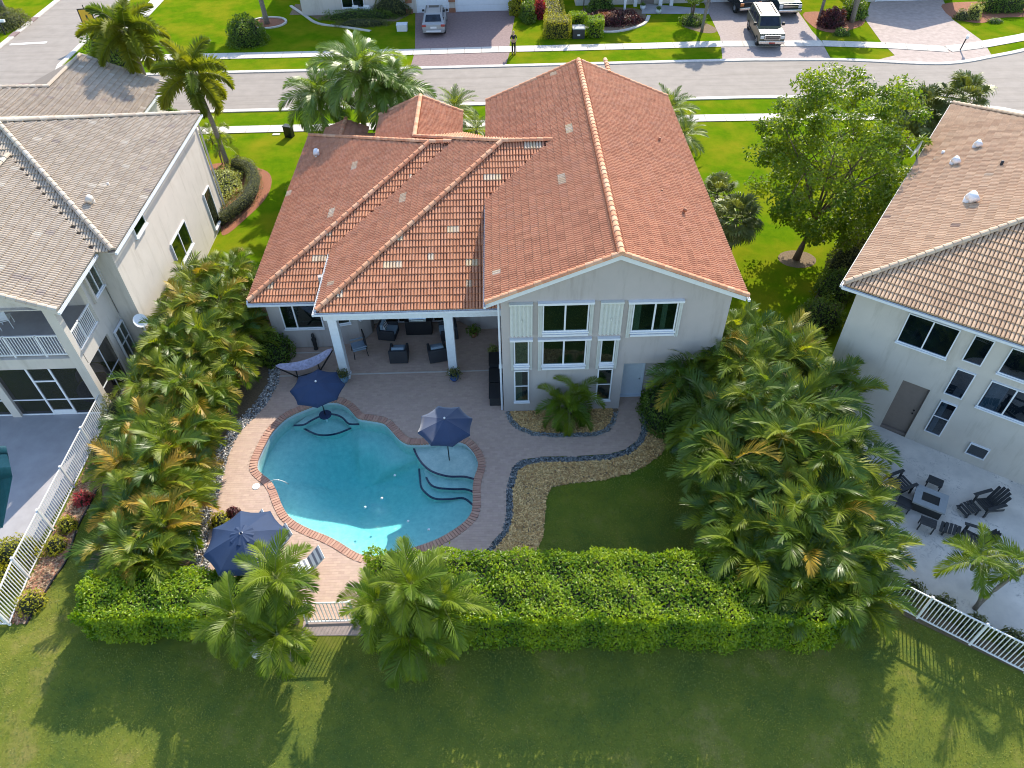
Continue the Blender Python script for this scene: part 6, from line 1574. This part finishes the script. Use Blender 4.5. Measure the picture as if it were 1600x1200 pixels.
for q in (q0, q1): mb = MB(); mb.bar(q - side * .5 - Vector((0, 0, .03)), q + side * .5 - Vector((0, 0, .03)), .05); mb.build('foot', M['black_metal'], hm)
st = empty('garden_statue', (-8.95, 25.75, .028), 0, 'slim dark statue against the wall behind the hammock', 'statue')
mb = MB(); mb.lathe([(.11, 0), (.11, .05), (.07, .10), (.10, .30), (.09, .48), (.12, .62), (.06, .72), (.085, .82), (.05, .93), (0, .95)], 12); mb.build('figure', M['black'], st, smooth=True)
# dark storage along the gable wall
for i, (y0, y1, h, lb) in enumerate(((23.7, 24.5, .62, 'dark storage box by the gable wall, nearest the patio'), (22.75, 23.6, .5, 'low dark storage chest in the middle of the gable side wall'), (21.75, 22.65, .5, 'low dark storage chest nearest the gable corner'))):
    s_ = empty('storage_box', (-.52, (y0 + y1) / 2, .028), 0, lb, 'storage box'); w = (y1 - y0) / 2
    mb = MB(); mb.box(-.28, .28, -w, w, 0, h - .06); mb.build('body', M['wood_dark'], s_, bevel=.012)
    mb = MB(); mb.box(-.31, .31, -w - .02, w + .02, h - .055, h); mb.build('lid', M['black'], s_, bevel=.012)
sk = empty('pool_skimmer_lid', (-9.98, 17.75, .028), 0, 'round white skimmer lid on the deck beside the pool', 'lid')
mb = MB(); mb.lathe([(.0, .0), (.15, 0), (.15, .015), (.12, .02), (0, .02)], 18); mb.build('cover', M['white'], sk)

# ------------------------------------------------------------------ right patio: adirondack chairs, tables, fire table
def adirondack(x, y, rz, label, foot=True):
    u = empty('adirondack_chair', (x, y, .02), rz, label, 'garden chair', 'dark adirondack chairs round the fire table')
    W_ = M['wood_dark']
    for k in range(5):                                           # back slats fan out; the chair looks along -y
        s = (k - 2) * .115; L = .80 - .06 * abs(k - 2) ** 1.5; mb = MB(); mb.M = Matrix.Translation((s, .22, .26)) @ Matrix.Rotation(-.45, 4, 'X') @ Matrix.Rotation((k - 2) * .025, 4, 'Y'); mb.box(-.055, .055, 0, .022, 0, L); mb.build('back_slat', W_, u)
    for k in range(6):
        f = k / 5; mb = MB(); mb.M = Matrix.Translation((0, -.34 + .56 * f, .36 - .12 * f)) @ Matrix.Rotation(-.2, 4, 'X'); mb.box(-.27, .27, -.045, .045, 0, .02); mb.build('seat_slat', W_, u)
    for s in (-.36, .36):
        mb = MB(); mb.box(s - .065, s + .065, -.42, .38, .56, .582); mb.build('armrest', W_, u)
        mb = MB(); mb.box(s * .88 - .02, s * .88 + .02, -.36, -.26, 0, .558); mb.build('leg', W_, u)
        mb = MB(); mb.bar((s * .8, -.36, .33), (s * .8, .62, .03), .03, .09); mb.build('leg', W_, u)
    return u
def ottoman(x, y, rz, label):
    u = empty('footstool', (x, y, .02), rz, label, 'footstool', 'slatted footstools'); W_ = M['wood_dark']
    for k in range(5): f = k / 4; mb = MB(); mb.box(-.26, .26, -.30 + .13 * k, -.19 + .13 * k, .30 - .12 * (1 - f) ** 2, .32 - .12 * (1 - f) ** 2); mb.build('slat', W_, u)
    for s in (-.22, .22):
        for y_ in (-.15, .25): mb = MB(); mb.box(s - .02, s + .02, y_ - .03, y_ + .03, 0, .22 if y_ < 0 else .29); mb.build('leg', W_, u)
    return u
adirondack(17.75, 15.75, R(-75), 'dark adirondack chair nearest the pale house wall'); ottoman(16.98, 15.62, R(-75), 'slatted footstool in front of the chair by the pale wall')
adirondack(16.55, 14.25, R(-115), 'dark adirondack chair nearest the slanting palm'); ottoman(15.9, 14.75, R(-125), 'slatted footstool in front of the chair by the slanting palm')
adirondack(14.85, 16.75, R(110), 'dark adirondack chair half hidden by the areca bank'); ottoman(14.75, 15.95, R(140), 'slatted footstool tucked beneath the areca bank')
def side_table(x, y, rz, label):
    u = empty('side_table', (x, y, .02), rz, label, 'side table', 'small slatted side tables')
    for k in range(4): mb = MB(); mb.box(-.27, .27, -.20 + .10 * k + .004, -.10 + .10 * k - .004, .40, .425); mb.build('slat', M['wood_dark'], u)
    for sx in (-.23, .23):
        for sy in (-.16, .16): mb = MB(); mb.box(sx - .02, sx + .02, sy - .02, sy + .02, 0, .40); mb.build('leg', M['wood_dark'], u)
    return u
side_table(16.2, 16.78, R(-36), 'small dark side table between the fire table and the pale wall'); side_table(15.15, 14.95, R(-30), 'small dark side table on the lawn side of the fire table')
ft = empty('fire_table', (15.62, 15.92, .02), R(-33), 'square stone-topped fire table with black burner tray', 'fire table')
mb = MB(); mb.box(-.50, .50, -.42, .42, 0, .42); mb.build('base', M['wood_dark'], ft, bevel=.01)
mb = MB(); 
for bx in ((-.56, .56, -.48, -.22), (-.56, .56, .22, .48), (-.56, -.30, -.22, .22), (.30, .56, -.22, .22)): mb.box(*bx, .422, .50)
mb.build('top', M['fire_top'], ft)
mb = MB(); mb.box(-.298, .298, -.218, .218, .425, .475); mb.build('burner_tray', M['black'], ft)

# ------------------------------------------------------------------ white fences and gate
def fence(name, label, pts, h, sp, parts_cat='fence', post_every=2.0, gap=.08, pw=.026, base_z=0.0):
    f = empty(name, (pts[0][0], pts[0][1], base_z), 0, label, parts_cat)
    o0 = Vector((pts[0][0], pts[0][1], 0))
    pm = MB(); pm.box(-pw / 2, pw / 2, -pw / 2, pw / 2, gap, h - .03); pme = pm.mesh('picket', M['white_metal'])
    qm = MB(); qm.box(-.035, .035, -.035, .035, 0, h + .04); qm.box(-.045, .045, -.045, .045, h + .04, h + .06); qme = qm.mesh('post', M['white_metal'])
    for a, b in zip(pts[:-1], pts[1:]):
        a, b = Vector((*a, 0)) - o0, Vector((*b, 0)) - o0; d = b - a; L = d.length; u = d.normalized(); ang = math.atan2(u.y, u.x); n = max(1, round(L / post_every))
        for z in (gap + .02, h - .02): mb = MB(); mb.bar(a + Vector((0, 0, z)), b + Vector((0, 0, z)), .04, .045); mb.build('rail', M['white_metal'], f)
        for i in range(n + 1):
            o = obj('post', qme, f); o.location = a + d * (i / n); o.rotation_euler.z = ang
        m = int(L / sp)
        for i in range(1, m):
            o = obj('picket', pme, f); o.location = a + d * (i / m); o.rotation_euler.z = ang
    return f
fence('fence', 'white metal picket fence along the left neighbour pool patio', [(-17.2, 22.0), (-17.2, 14.0), (-17.05, 12.2), (-21, 12.25)], 1.25, .115)
fence('fence', 'white metal picket fence running down from the right areca bank', [(11.9, 12.65), (13.43, 11.48), (16.04, 9.55), (19.5, 7.0)], 1.35, .115)
gt = fence('gate', 'low white picket gate between the two palm clumps', [(-6.95, 11.95), (-5.33, 11.95)], 1.34, .12, 'gate', 1.62)
mb = MB(); mb.prism([(-7.1, 11.5), (-5.0, 11.45), (-5.0, 12.03), (-7.1, 12.03)], .0, .02); mb.build('gate_threshold', M['drive'], None, 'structure')

# ------------------------------------------------------------------ left house extras
bc = empty('balcony_chair', (-20.9, 24.0, 3.335), R(200), 'pale metal chair on the upstairs balcony', 'chair')
for nm, bx in (('seat', (-.25, .25, -.25, .25, .42, .45)), ('backrest', (-.25, .25, .24, .27, .50, .92))): mb = MB(); mb.box(*bx); mb.build(nm, M['trim'], bc)
for sx in (-.22, .22):
    for sy in (-.22, .24): mb = MB(); mb.bar((sx, sy, 0), (sx, sy, .6 if sy > 0 else .42), .03); mb.build('leg', M['trim'], bc)
lc = empty('round_daybed', (-18.2, 23.3, .02), 0, 'large round cushioned seat inside the screened room', 'daybed')
mb = MB(); mb.lathe([(.5, 0), (.75, .1), (.8, .38), (.6, .46), (0, .46)], 20); mb.build('base', M['wicker'], lc, smooth=True)
mb = MB(); V = []; F = []
for i in range(7):
    for j in range(12): a = math.pi * (j / 11) ; t = math.pi * .5 * i / 6; V.append((.78 * math.cos(a) * math.cos(t * .75), .1 + .70 * math.sin(a) * math.cos(t * .75), .46 + .85 * math.sin(t)))
for i in range(6):
    for j in range(11): F.append((i * 12 + j, i * 12 + j + 1, i * 12 + 12 + j + 1, i * 12 + 12 + j))
mb.add(V, F); mb.build('hood', M['wall_cream'], lc, smooth=True)
ds = empty('satellite_dish', (-15.9, 24.9, 0), 0, 'white satellite dish on a pole among the arecas by the cream house', 'satellite dish')
def dish(root, c, r, nrm, mat='white'):
    nrm = Vector(nrm).normalized(); x = nrm.orthogonal().normalized(); y = nrm.cross(x); V = []; F = []
    for i in range(5):
        f = i / 4
        for j in range(16): a = 2 * math.pi * j / 16; V.append(Vector(c) + (x * math.cos(a) + y * math.sin(a) * 1.1) * r * f + nrm * (.22 * r * f * f))
    for i in range(4):
        for j in range(16): F.append((i * 16 + j, i * 16 + (j + 1) % 16, i * 16 + 16 + (j + 1) % 16, i * 16 + 16 + j))
    me = bpy.data.meshes.new('reflector'); me.from_pydata(V, [], F); me.materials.append(M[mat]); me.update(); obj('reflector', me, root)
    a_ = MB(); a_.bar(Vector(c) - y * r, Vector(c) + nrm * r * 1.3 - y * r * .3, .025); a_.build('feed_arm', M[mat], root)
dish(ds, (0, 0, 2.7), .29, (.3, -.6, .75)); mb = MB(); mb.tube([(0, 0, 0), (0, 0, 2.65)], .03, 8); mb.build('pole', M['white_metal'], ds)
ds = empty('satellite_dish', (19.45, 30.95, 5.6), 0, 'grey satellite dish bracketed to the brown roof edge under the tree', 'satellite dish')
dish(ds, (-.25, .1, .95), .42, (-.8, .5, .25), 'trim'); mb = MB(); mb.tube([(.25, -.1, .35), (-.2, .05, .5), (-.25, .1, .92)], .03, 8); mb.tube([(-.2, .05, .5), (.3, -.35, .3)], .02, 6); mb.build('bracket', M['steel'], ds)
pf = empty('pool_float', (-21.6, 19.75, -.08), 0, 'small blue ring floating in the left green pool', 'pool float')
mb = MB()
ring = [(.22 * math.cos(a), .22 * math.sin(a), .03) for a in np.linspace(0, 6.283, 17)]
mb.tube(ring, .05, 8, caps=False); mb.build('ring', solid('blue_vinyl', (.03, .16, .5), .3), pf, smooth=True)

# ------------------------------------------------------------------ vehicles
def wheel(root, x, y, r, w, side):
    mb = MB(); n = 20
    pr = [(r * .55, -w / 2), (r * .93, -w / 2), (r, -w / 2 + .03), (r, w / 2 - .03), (r * .93, w / 2), (r * .55, w / 2)]
    V = []; F = []
    for rr, yy in pr:
        for k in range(n): a = 2 * math.pi * k / n; V.append((x + rr * math.cos(a), y + yy, r + rr * math.sin(a)))
    for i in range(len(pr) - 1):
        for k in range(n): F.append((i * n + k, i * n + (k + 1) % n, i * n + n + (k + 1) % n, i * n + n + k))
    mb.add(V, F); wh = mb.build('wheel', M['rubber'], root)
    mb = MB(); ys = y + side * w * .42; V = [(x, ys, r)]; F = []
    for k in range(n): a = 2 * math.pi * k / n; rr = r * .58; V.append((x + rr * math.cos(a), ys - side * .02, r + rr * math.sin(a)))
    F = [(0, 1 + k, 1 + (k + 1) % n) for k in range(n)]
    mb.add(V, F)
    for k in range(6): a = 2 * math.pi * k / 6; mb.bar((x, ys + side * .012, r), (x + r * .52 * math.cos(a), ys + side * .006, r + r * .52 * math.sin(a)), .05, .02, up=(0, 1, 0))
    mb.build('rim', M['rim'], wh)
def car(label, loc, rz, L, W, body, low, cabin, paint, wr, name='suv', cat='car', wx=None, glass='carglass', bev=.05):
    """x forward. low: side outline of the lower body; cabin: (x0b,x1b,x0t,x1t,zb,zt,inset) of the glasshouse"""
    c = empty(name, loc, rz, label, cat)
    n = len(low); mb = MB(); hw = W / 2
    V = []
    for y, k in ((-hw + .06, .97), (-hw, 1), (hw, 1), (hw - .06, .97)): pass
    V = [(x, -hw, z) for x, z in low] + [(x, hw, z) for x, z in low]
    F = [tuple(range(n)), tuple(range(2 * n - 1, n - 1, -1))] + [(i, n + i, n + (i + 1) % n, (i + 1) % n) for i in range(n)]
    mb.add(V, F); mb.build('body', M[paint], c, bevel=bev)
    x0b, x1b, x0t, x1t, zb, zt, ins = cabin; hb = hw - .05; ht = hw - ins
    V = [(x0b, -hb, zb - .03), (x1b, -hb, zb - .03), (x1b, hb, zb - .03), (x0b, hb, zb - .03), (x0t, -ht, zt), (x1t, -ht, zt), (x1t, ht, zt), (x0t, ht, zt)]
    mb = MB(); mb.add(V, [(4, 5, 6, 7), (0, 1, 5, 4), (1, 2, 6, 5), (2, 3, 7, 6), (3, 0, 4, 7)]); mb.build('roof', M[paint], c, bevel=bev * .9)
    # glass set just proud of the cabin faces
    def pane(nm, q, off):
        q = [Vector(p) for p in q]; nrm = (q[1] - q[0]).cross(q[3] - q[0]).normalized() * off
        m_ = MB(); m_.add([p + nrm for p in q] + [p - nrm * .5 for p in q], [(0, 1, 2, 3), (0, 4, 5, 1), (1, 5, 6, 2), (2, 6, 7, 3), (3, 7, 4, 0)]); m_.build(nm, M[glass], c)
    V = [Vector(v) for v in V]
    def inset(a, b, c_, d_, s0, s1, t0, t1):
        f = lambda s, t: (a.lerp(b, s)).lerp(d_.lerp(c_, s), t)
        return [f(s0, t0), f(s1, t0), f(s1, t1), f(s0, t1)]
    pane('windscreen', inset(V[1], V[2], V[6], V[5], .07, .93, .16, .88), .012)
    pane('rear_window', inset(V[3], V[0], V[4], V[7], .10, .90, .18, .85), .012)
    for s, (a, b, d2, e2) in (('l', (V[2], V[3], V[7], V[6])), ('r', (V[0], V[1], V[5], V[4]))):
        for t0, t1 in ((.10, .36), (.40, .66), (.70, .93)): pane('side_window', inset(a, b, d2, e2, t0, t1, .20, .82), .012)
    for x in wx:
        for s in (-1, 1): wheel(c, x, s * (hw - .10), wr, .24, s)
    return c
def slab_part(root, nm, bx, mat, bevel=.0, rot=None): mb = MB(); mb.M = rot or Matrix(); mb.box(*bx); return mb.build(nm, M[mat], root, bevel=bevel)
# silver suv seen from behind
def lowpts(L, hood, belt, z0, ends): return ends
s = car('silver SUV parked tail-out on the red paver driveway', (-5.45, 67.6, .014), R(90), 4.75, 1.9, None,
        [(-2.35, .38), (-2.40, .62), (-2.32, .98), (-2.2, 1.06), (1.05, 1.04), (2.1, .92), (2.36, .72), (2.38, .40), (2.2, .28), (-2.2, .28)], (-2.22, 1.05, -1.72, .30, 1.05, 1.70, .24), 'silver', .36, 'suv', 'car', (-1.42, 1.42))
slab_part(s, 'rear_bumper', (-2.50, -2.36, -.88, .88, .36, .62), 'silver', .03); slab_part(s, 'bumper_trim', (-2.515, -2.40, -.62, .62, .44, .56), 'trim', .01)
for y in (-.80, .80): slab_part(s, 'tail_lamp', (-2.42, -2.28, y - .17, y + .17, .82, .98), 'red_lamp', .02)
slab_part(s, 'number_plate', (-2.40, -2.37, -.26, .26, .68, .82), 'white'); slab_part(s, 'sunroof', (-.35, .18, -.42, .42, 1.695, 1.71), 'carglass')
for y in (-.62, .62): mb = MB(); mb.tube([(-1.6, y, 1.71), (-1.5, y, 1.76), (.0, y, 1.76), (.15, y, 1.71)], .018, 6); mb.build('roof_rail', M['black'], s)
for y in (-1.03, 1.03): slab_part(s, 'mirror', (.78, .92, y - .1, y + .1, 1.02, 1.18), 'black', .03)
# olive full-size suv facing the street
s = car('olive tan full-size SUV facing the street on the grey driveway', (22.15, 63.35, .014), R(-94), 5.6, 2.0, None,
        [(-2.75, .52), (-2.78, .80), (-2.72, 1.22), (1.15, 1.22), (2.55, 1.16), (2.72, 1.02), (2.75, .62), (2.6, .46), (-2.6, .46)], (-2.70, 1.35, -2.45, .72, 1.22, 1.95, .18), 'olive', .40, 'suv', 'car', (-1.75, 1.80))
slab_part(s, 'grille', (2.70, 2.78, -.56, .56, .80, 1.06), 'black', .015)
mb = MB()
for bx in ((2.74, 2.81, -.62, .62, 1.06, 1.11), (2.74, 2.81, -.62, .62, .755, .80), (2.74, 2.81, -.62, -.56, .80, 1.06), (2.74, 2.81, .56, .62, .80, 1.06), (2.76, 2.80, -.56, .56, .91, .945)): mb.box(*bx)
mb.build('grille_frame', M['chrome'], s)
for y in (-.80, .80): slab_part(s, 'headlight', (2.66, 2.775, y - .15, y + .15, .82, 1.04), 'clear_lamp', .02)
slab_part(s, 'front_bumper', (2.68, 2.90, -1.0, 1.0, .46, .70), 'chrome', .04); slab_part(s, 'number_plate', (2.895, 2.91, -.24, .24, .50, .62), 'red_lamp')
slab_part(s, 'running_board', (-1.2, 1.2, -1.08, -.98, .40, .46), 'black'); slab_part(s, 'running_board', (-1.2, 1.2, .98, 1.08, .40, .46), 'black')
for y in (-.62, .62): mb = MB(); mb.bar((-2.3, y, 2.0), (.3, y, 2.0), .05, .04); mb.build('roof_rail', M['black'], s)
for x in (-1.9, -1.35, -.8, -.25): mb = MB(); mb.bar((x, -.62, 2.0), (x, .62, 2.0), .05, .03); mb.build('rack_bar', M['black'], s)
for y in (-1.14, 1.14): slab_part(s, 'mirror', (.88, 1.0, y - .12, y + .12, 1.25, 1.50), 'black', .03)
# dark teal pickup facing the street
s = car('dark teal pickup facing the street, right of the olive SUV', (25.55, 70.6, .014), R(-91), 5.9, 2.0, None,
        [(-2.95, .55), (-2.95, 1.20), (1.35, 1.20), (2.7, 1.16), (2.9, 1.02), (2.92, .62), (2.75, .48), (-2.8, .48)], (-.95, 1.55, -.80, .85, 1.20, 1.92, .20), 'teal', .42, 'pickup_truck', 'pickup', (-1.9, 1.85))
slab_part(s, 'truck_bed', (-2.8, -1.05, -.82, .82, 1.19, 1.21), 'dark'); slab_part(s, 'grille', (2.87, 2.95, -.62, .62, .78, 1.06), 'black', .015)
mb = MB(); mb.box(2.92, 2.98, -.66, .66, .88, .96); mb.box(2.92, 2.98, -.66, .66, 1.06, 1.10); mb.build('grille_bar', M['chrome'], s)
for y in (-.82, .82): slab_part(s, 'headlight', (2.84, 2.945, y - .15, y + .15, .78, 1.06), 'clear_lamp', .02)
slab_part(s, 'front_bumper', (2.86, 3.06, -1.0, 1.0, .48, .70), 'chrome', .04)
for y in (-1.15, 1.15): slab_part(s, 'mirror', (1.0, 1.12, y - .13, y + .13, 1.22, 1.50), 'black', .03)
# black pickup parked behind the olive suv
s = car('black pickup half hidden behind the olive SUV', (21.75, 71.3, .014), R(-80), 5.8, 2.0, None,
        [(-2.9, .6), (-2.9, 1.25), (1.35, 1.25), (2.65, 1.20), (2.85, 1.05), (2.88, .68), (2.7, .52), (-2.7, .52)], (-.95, 1.55, -.80, .85, 1.25, 1.98, .20), 'blackcar', .42, 'pickup_truck', 'pickup', (-1.9, 1.85))
slab_part(s, 'truck_bed', (-2.75, -1.05, -.82, .82, 1.24, 1.26), 'dark'); slab_part(s, 'grille', (2.83, 2.90, -.6, .6, .80, 1.08), 'dark', .015)
for y in (-.82, .82): slab_part(s, 'headlight', (2.80, 2.905, y - .16, y + .16, .82, 1.06), 'amber_lamp', .02)
slab_part(s, 'front_bumper', (2.82, 3.0, -1.0, 1.0, .50, .72), 'chrome', .04); slab_part(s, 'bonnet_shield', (2.45, 2.6, -.7, .7, 1.24, 1.28), 'clear_lamp')
# pale car seen at the picture's left edge is only a mailbox on the verge

# ------------------------------------------------------------------ street furniture
def mailbox(x, y, rz, label, mat='blackcar', lean=0.0):
    m = empty('mailbox', (x, y, 0), rz, label, 'mailbox')
    mb = MB(); mb.bar((0, 0, 0), (lean, 0, 1.25), .09); mb.bar((lean * .8, 0, 1.0), (lean * .8, -.35, 1.0), .07); mb.build('post', M['black_metal'], m)
    mb = MB(); V = []; F = []; n = 8
    for y_ in (-.5, .02):
        V += [(lean - .1, y_, 1.06), (lean + .1, y_, 1.06)] + [(lean + .1 * math.cos(math.pi * k / (n - 1)), y_, 1.18 + .1 * math.sin(math.pi * k / (n - 1))) for k in range(n)]
    k = n + 2
    F = [tuple(range(k)), tuple(range(2 * k - 1, k - 1, -1))] + [(i, k + i, k + (i + 1) % k, (i + 1) % k) for i in range(k)]
    mb.add(V, F); mb.build('box', M[mat], m)
    return m
mailbox(36.9, 59.5, R(-30), 'grey mailbox on a leaning post at the sunlit verge', 'trim', .15); mailbox(3.16, 51.45, R(180), 'dark mailbox post showing above the roof by the street'); mailbox(-23.6, 51.2, R(180), 'grey mailbox at the kerb beside the left garage', 'trim'); mailbox(-43.3, 68.3, R(90), 'pale mailbox on the cross street verge', 'white')
sg = empty('warning_sign', (-34.35, 65.9, 0), R(8), 'yellow square sign with dark border beside the cross street', 'sign')
mb = MB(); mb.tube([(0, 0, 0), (0, 0, 3.0)], .04, 8); mb.build('pole', M['black_metal'], sg)
mb = MB(); mb.box(-.55, .55, -.075, -.05, 1.55, 2.75); mb.build('border', M['black_metal'], sg)
mb = MB(); mb.box(-.46, .46, -.082, -.0755, 1.64, 2.66); f_ = mb.build('face', M['yellow_sign'], sg)
mb = MB(); mb.box(-.06, .08, -.088, -.0825, 1.98, 2.22); mb.lathe([(0, 0), (.06, .0), (.06, .005), (0, .005)], 8, (0, -.085, 2.32)); mb.bar((0, -.085, 2.0), (-.1, -.085, 1.88), .05, .006); mb.bar((.03, -.085, 2.0), (.12, -.085, 1.9), .05, .006); mb.build('symbol', M['black_metal'], f_)
lp = empty('street_lamp', (7.35, 66.7, 0), 0, 'slim black lamp post beside the maroon bed', 'street lamp')
mb = MB(); mb.tube([(0, 0, 0), (0, 0, .5), (0, 0, 3.6)], [.07, .05, .04], 8); mb.build('post', M['black_metal'], lp)
mb = MB(); mb.lathe([(.05, 3.6), (.14, 3.7), (.17, 4.0), (.06, 4.15), (0, 4.25)], 8); mb.build('lantern', M['black_metal'], lp)
ub = empty('utility_box', (6.75, 64.35, 0), 0, 'grey green utility box between the clipped hedges', 'utility box')
mb = MB(); mb.box(-.5, .5, -.4, .5, 0, .75); mb.build('cabinet', M['wood_dark'], ub, bevel=.03); mb = MB(); mb.box(-.53, .53, -.44, .53, .755, .85); mb.build('lid', M['fire_top'], ub, bevel=.02); mb = MB(); mb.box(-.12, .12, -.412, -.402, .25, .38); mb.build('label_plate', M['white'], ub)
ub = empty('utility_box', (-8.3, 67.0, 0), 0, 'low white utility box at the tip of the far bed', 'utility box')
mb = MB(); mb.box(-.45, .45, -.35, .35, 0, .5); mb.build('cabinet', M['white'], ub, bevel=.03); mb = MB(); mb.box(-.48, .48, -.38, .38, .505, .56); mb.build('lid', M['trim'], ub, bevel=.02)
pot_plant(-16.6, 72.4, 'wide pale bowl planter by the far house', 'trim', .5, .4, 'bush', .5, .4, 0); pot_plant(-14.9, 74 - 1.9, 'tall pale blue urn by the far house wall', 'door_white', .6, 1.2, 'bush_maroon', .4, .4, 0)
pot_plant(13.15, 70.7, 'small round stone urn left of the front walk', 'trim', .25, .4, 'bush', .25, .3, 0); pot_plant(14.4, 69.6, 'small round stone urn right of the front walk', 'trim', .25, .4, 'bush', .25, .3, 0)
for x, lb in ((-12.7, 'white patio chair by the far house, left one'), (-11.7, 'white patio chair by the far house, right one')):
    c = empty('patio_chair', (x, 73.0 - 2.0, 0), R(170), lb, 'chair')
    for nm, bx in (('seat', (-.28, .28, -.28, .28, .40, .45)), ('backrest', (-.28, .28, .24, .29, .45, .95)), ('armrest', (-.32, -.27, -.26, .28, .62, .66)), ('armrest', (.27, .32, -.26, .28, .62, .66))): slab_part(c, nm, bx, 'white', .015)
    for sx in (-.26, .26):
        for sy in (-.24, .25): mb = MB(); mb.bar((sx, sy, 0), (sx, sy, .62), .045); mb.build('leg', M['white'], c)
for x, y, lb in ((-14.35, 47.5, 'dark utility pedestal on the verge grass'), ):
    c = empty('utility_pedestal', (x, y, 0), R(-20), lb, 'utility pedestal'); slab_part(c, 'cabinet', (-.28, .28, -.2, .2, 0, .75), 'blackcar', .03); slab_part(c, 'cap', (-.3, .3, -.22, .22, .755, .80), 'black', .02)
slab_part(None, 'meter_lid', (-15.6, -15.1, 47.75, 48.0, .0, .03), 'concrete', .005)['kind'] = 'structure'
for cx, cy, r, lb in ((0, 0, .28, 'larger pale rock at the foot of the left gate palms'), (.45, -.15, .22, 'smaller pale rock beside the left gate palms')):
    rk = empty('garden_rock', (-8.35, 11.0, 0), 0, lb, 'rock')
    bm = bmesh.new(); bmesh.ops.create_icosphere(bm, subdivisions=2, radius=r)
    for v in bm.verts: v.co *= 1 + .18 * math.sin(v.co.x * 17 + cx * 5) * math.cos(v.co.y * 13 + v.co.z * 9); v.co.z *= .6
    vs = [(v.co.x + cx, v.co.y + cy, v.co.z + r * .35) for v in bm.verts]; fs = [tuple(v.index for v in f.verts) for f in bm.faces]; m_ = MB(); m_.add(vs, fs); m_.build('rock', M['concrete'], rk); bm.free()

# ------------------------------------------------------------------ the person on the pavement
pp = empty('person', (1.22, 61.0, .045), R(10), 'person in black top and black trousers standing at the far driveway edge', 'person')
def skin_body(name, verts, edges, radii, mat, parent, root=0, sub=2):
    me = bpy.data.meshes.new(name); me.from_pydata(verts, edges, []); me.materials.append(mat); o = obj(name, me, parent)
    sk_ = o.modifiers.new('skin', 'SKIN'); sk_.use_smooth_shade = True
    for v, r in zip(me.skin_vertices[0].data, radii): v.radius = (r, r) if not hasattr(r, '__len__') else r; v.use_root = False
    me.skin_vertices[0].data[root].use_root = True
    ss = o.modifiers.new('sub', 'SUBSURF'); ss.levels = sub; ss.render_levels = sub
    return o
skin = solid('skin', (.50, .30, .21), .6); black_cloth = solid('black_cloth', (.016, .016, .02), .9); hair_m = solid('blond_hair', (.42, .30, .16), .7)
bv = [(0, 0, .94), (0, 0, 1.10), (0, -.01, 1.28), (0, 0, 1.42), (0, -.01, 1.50), (0, -.02, 1.58), (0, -.02, 1.70),
      (.09, 0, .88), (.10, -.02, .50), (.10, .02, .10), (.11, -.12, .04), (-.09, 0, .88), (-.10, .01, .50), (-.10, .03, .10), (-.11, -.10, .04),
      (.18, 0, 1.40), (.25, .02, 1.15), (.16, -.16, 1.02), (.06, -.22, 1.05), (-.18, 0, 1.40), (-.25, .02, 1.15), (-.16, -.16, 1.02), (-.06, -.22, 1.05)]
be = [(0, 1), (1, 2), (2, 3), (3, 4), (4, 5), (5, 6), (0, 7), (7, 8), (8, 9), (9, 10), (0, 11), (11, 12), (12, 13), (13, 14), (3, 15), (15, 16), (16, 17), (17, 18), (3, 19), (19, 20), (20, 21), (21, 22)]
br = [(.14, .11), (.12, .09), (.145, .10), (.11, .08), .05, .085, .07, .085, .055, .04, .035, .085, .055, .04, .035, .05, .042, .034, .025, .05, .042, .034, .025]
skin_body('body', bv, be, br, skin, pp)
skin_body('trousers', [(0, 0, .98), (.09, 0, .88), (.10, -.02, .50), (.10, .02, .09), (-.09, 0, .88), (-.10, .01, .50), (-.10, .03, .09)], [(0, 1), (1, 2), (2, 3), (0, 4), (4, 5), (5, 6)], [(.15, .12), .10, .075, .065, .10, .075, .065], black_cloth, pp)
skin_body('top', [(0, 0, 1.14), (0, -.01, 1.28), (0, 0, 1.42), (.18, 0, 1.40), (.25, .02, 1.18), (-.18, 0, 1.40), (-.25, .02, 1.18)], [(0, 1), (1, 2), (2, 3), (3, 4), (2, 5), (5, 6)], [(.145, .115), (.155, .115), (.12, .09), .062, .052, .062, .052], black_cloth, pp)
mb = MB(); mb.lathe([(.0, -.02), (.085, 0), (.10, .08), (.085, .15), (.03, .19), (0, .195)], 12, (0, .015, 1.585)); mb.box(-.08, .08, .04, .10, 1.42, 1.60); mb.build('hair', hair_m, pp, smooth=True)
for sx in (-.1, .1):
    mb = MB(); mb.box(sx - .045, sx + .045, -.19, .07, 0, .07); mb.build('shoe', black_cloth, pp, bevel=.02)

# ------------------------------------------------------------------ every grouping empty sits at the base of its thing
bpy.context.view_layer.update()
for o in list(bpy.data.objects):
    if o.type == 'EMPTY' and o.parent is None and o.children and o.location.length < 1e-6:
        lo = Vector((1e9,) * 3); hi = -lo
        for c in o.children_recursive:
            if c.type != 'MESH': continue
            for b in c.bound_box:
                w = c.matrix_world @ Vector(b); lo = Vector(map(min, lo, w)); hi = Vector(map(max, hi, w))
        dlt = Vector(((lo.x + hi.x) / 2, (lo.y + hi.y) / 2, lo.z)); o.location = dlt
        for c in o.children: c.location = c.location - dlt
